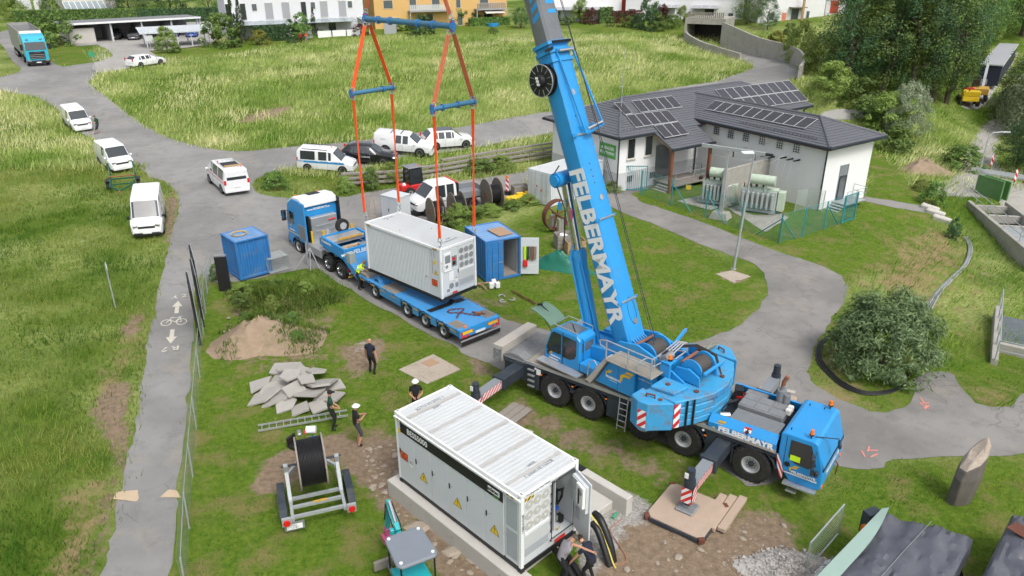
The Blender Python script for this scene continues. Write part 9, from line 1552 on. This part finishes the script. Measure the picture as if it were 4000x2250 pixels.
cnt=0;zones=[[(905,1130),(1000,1115),(1010,1250),(1100,1345),(1230,1448),(1180,1448),(1040,1370),(930,1230)],[(1700,1330),(1960,1300),(2040,1430),(1560,1448)],[(560,800),(640,780),(650,900),(570,910)]]
for zi,z in enumerate(zones):
 Pz=poly(z,1);lo,hi=Pz.min(0),Pz.max(0);XY=lo+(hi-lo)*rs.random((900,2));XY=XY[sdf(Pz,XY[:,0],XY[:,1])>0][:(120,60,40)[zi]]
 zg=ghv(XY[:,0],XY[:,1])
 for ii,(x,y)in enumerate(XY):
  o=bpy.data.objects.new('stone',sm[cnt%3]);COL.objects.link(o);s=.025+.08*rs.random()**3+(.1 if rs.random()<.03 else 0);o.scale=(s*1.3,s,s*.8);o.location=(x,y,zg[ii]+s*.2+(.12 if zi==2 else.0));o.rotation_euler=(0,0,rs.random()*6);tag(o,'loose stone on the '+('trench soil beside the container foundation','bare soil in the lower right','bare face of the earth mound')[zi],'stone','loose stones '+('by the foundation','at the lower right','on the mound')[zi]);cnt+=1
for x,y,s,lb in((1052,1328,.34,'large pale flat stone beside the foundation'),(1140,1388,.26,'brown boulder in the trench beside the foundation'),(1195,1408,.2,'smaller boulder further along the trench'),(728,925,.3,'pale boulder at the back of the rubble pile')):o=bpy.data.objects.new('boulder',sm[0]);COL.objects.link(o);p=g(x,y);o.location=p;o.scale=(s*1.4,s,s*.7);tag(o,lb,'boulder')
for k,(pts,r_,lb)in enumerate((([(6.3,2.9,1.0),(6.6,2.85,.9),(7.0,2.75,.4),(7.25,2.7,.0)],.11,'left of two thick black cable tubes beside the open door'),([(6.15,3.2,1.1),(6.5,3.1,1.1),(6.95,3.0,.6),(7.2,2.95,.0)],.12,'right of two thick black cable tubes beside the open door'),([(5.9,1.6,.5),(6.5,1.5,.35),(7.2,1.25,.1),(7.9,1.0,.05)],.1,'black tube running under the cabinet between the two men'),([(5.9,1.9,.5),(6.6,1.7,.3),(7.3,1.55,.1),(8.0,1.3,.05)],.1,'second black tube on the ground between the two men'))):t=thing('cable_tube',lb,'tube',(-3.952,21.208,0),R_(-46.13));B().tube(crom(pts,6,False),r_,10).o('tube','cable_black',t,smooth=True)
t=thing('yellow_strap','yellow strap hanging over the black tubes','strap',(-3.952,21.208,0),R_(-46.13));B().tube([(6.2,2.95,1.25),(6.75,2.95,.85),(7.3,2.8,.1),(7.45,2.75,.03)],.03,4).o('strap','strap_yellow',t)
for k,pts in enumerate(([(7.2,2.6,.05),(7.5,3.2,.05),(6.9,3.6,.05),(6.3,3.9,.08),(6.2,4.6,.05)],[(6.6,.3,.1),(7.0,.1,.25),(7.4,.4,.1),(7.0,.8,.2),(6.7,.4,.12),(7.1,.2,.3),(7.5,.6,.05)])):t=thing('copper_wire',['thin copper wire curving over the gravel','coil of copper wire at the foot of the container'][k],'wire',(-3.952,21.208,0),R_(-46.13));B().tube(crom(pts,6,False),.014,5).o('wire','wire_red',t,smooth=True)
t=thing('plastic_bottle','crushed green plastic bottle beside the foundation wall','bottle',tuple(nb.matrix_basis@Vector((5.95,4.55,-.6))),1);B().cyl((-.15,0,0),(.15,0,0),.06,.05,10).o('bottle','plastic_green',t)
for k in range(3):t=thing('pipe_loop',['outer','middle','inner'][k]+' black plastic pipe looped around the big bush','pipe',(0,0,0));B().tube(crom([P3(v,.06)for v in((2085,848),(2058+4*k,870+2*k),(2056+6*k,910),(2085+6*k,945),(2120+6*k,975-2*k),(2180,995-3*k),(2240,990-3*k),(2275-2*k,970),(2285-2*k,945))],5,False),.045,6).o('pipe','cable_black',t,smooth=True)
for k in range(4):t=thing('pipe_run',['first','second','third','fourth'][k]+' grey pipe of the bundle running down the bank from the left','pipe',(0,0,0));B().tube(crom([P3(v,.07)for v in((2424+3*k,598),(2436+3*k,625),(2425+3*k,665),(2385+4*k,705),(2350+5*k,740),(2325+6*k,780))],5,False),.04,6).o('pipe','galv' if k%2 else 'steel',t,smooth=True)
for k,v in enumerate(((2338,528),(2352,540),(2368,556))):o=B().box((0,0,0),(1.3,.5,.5)).o('concrete_kerb','concrete',None,bevel=.08);o.location=P3(v,.1);o.rotation_euler=(.1,.15,-.7);tag(o,['first','second','third'][k]+' pale concrete block at the end of the garden path','block')
a,c=g(2440,520),g(2600,690);d=c-a;az=math.atan2(d[1],d[0]);L_=np.linalg.norm(d[:2]);t=thing('sluice_channel','concrete sluice channel with walkway grating at the right edge','channel',(a[0],a[1],a[2]),az);B().bb(0,L_,-.3,0,-.8,.5).o('near_wall','concrete_old',t,bevel=.02);B().bb(0,L_,2.4,2.7,-.8,.55).o('far_wall','concrete_old',t,bevel=.02);B().bb(0,L_,0,2.4,-.75,-.3).o('channel_water','water',t)
for k in range(4):B().bb(.5+k*2.4,.8+k*2.4,0,2.4,-.2,.35).o('cross_beam','concrete_old',t)
for k in range(int(L_*.5/.25)):B().bb(L_*.5+k*.25,L_*.5+k*.25+.18,.02,1.1,.38,.43).o('grating_bar','galv',t)
b=B()
for z in(1.0,1.5):b.tube([(-1.5,-.15,z),(L_,-.15,z)],.025,6)
for k in range(6):b.cyl((-1.5+k*(L_+1.5)/5,-.15,.3),(-1.5+k*(L_+1.5)/5,-.15,1.5),.025,None,6)
b.o('railing','galv',t);p=g(2485,495);o=thing('sluice_gate','green steel sluice gate plate at the channel head','gate',tuple(p),az+R_(30));B().bb(-1.2,1.2,-.15,.0,-.3,1.6).o('plate','green_paint',o,bevel=.03);B().bb(-1.2,1.2,.6,.75,-.3,1.5).o('plate','green_paint',o,bevel=.03)
a=g(2490,915);t=thing('weir_basin','concrete weir basin with railing at the right edge','basin',tuple(a),R_(58));B().bb(0,7,-.3,0,-.5,.3).o('near_wall','concrete_old',t,bevel=.02);B().bb(0,7,-4,-.3,-.6,-.25).o('basin_water','water',t);B().bb(2,2.3,-4,-.3,-.4,.25).o('cross_wall','concrete_old',t)
b=B()
for z in(.8,1.3):b.tube([(0,-3,z),(0,-.15,z),(7,-.15,z)],.03,6)
for k in range(5):b.cyl((k*1.75,-.15,.2),(k*1.75,-.15,1.3),.03,None,6)
b.o('railing','galv',t)
bpy.data.scenes.remove(WORK)
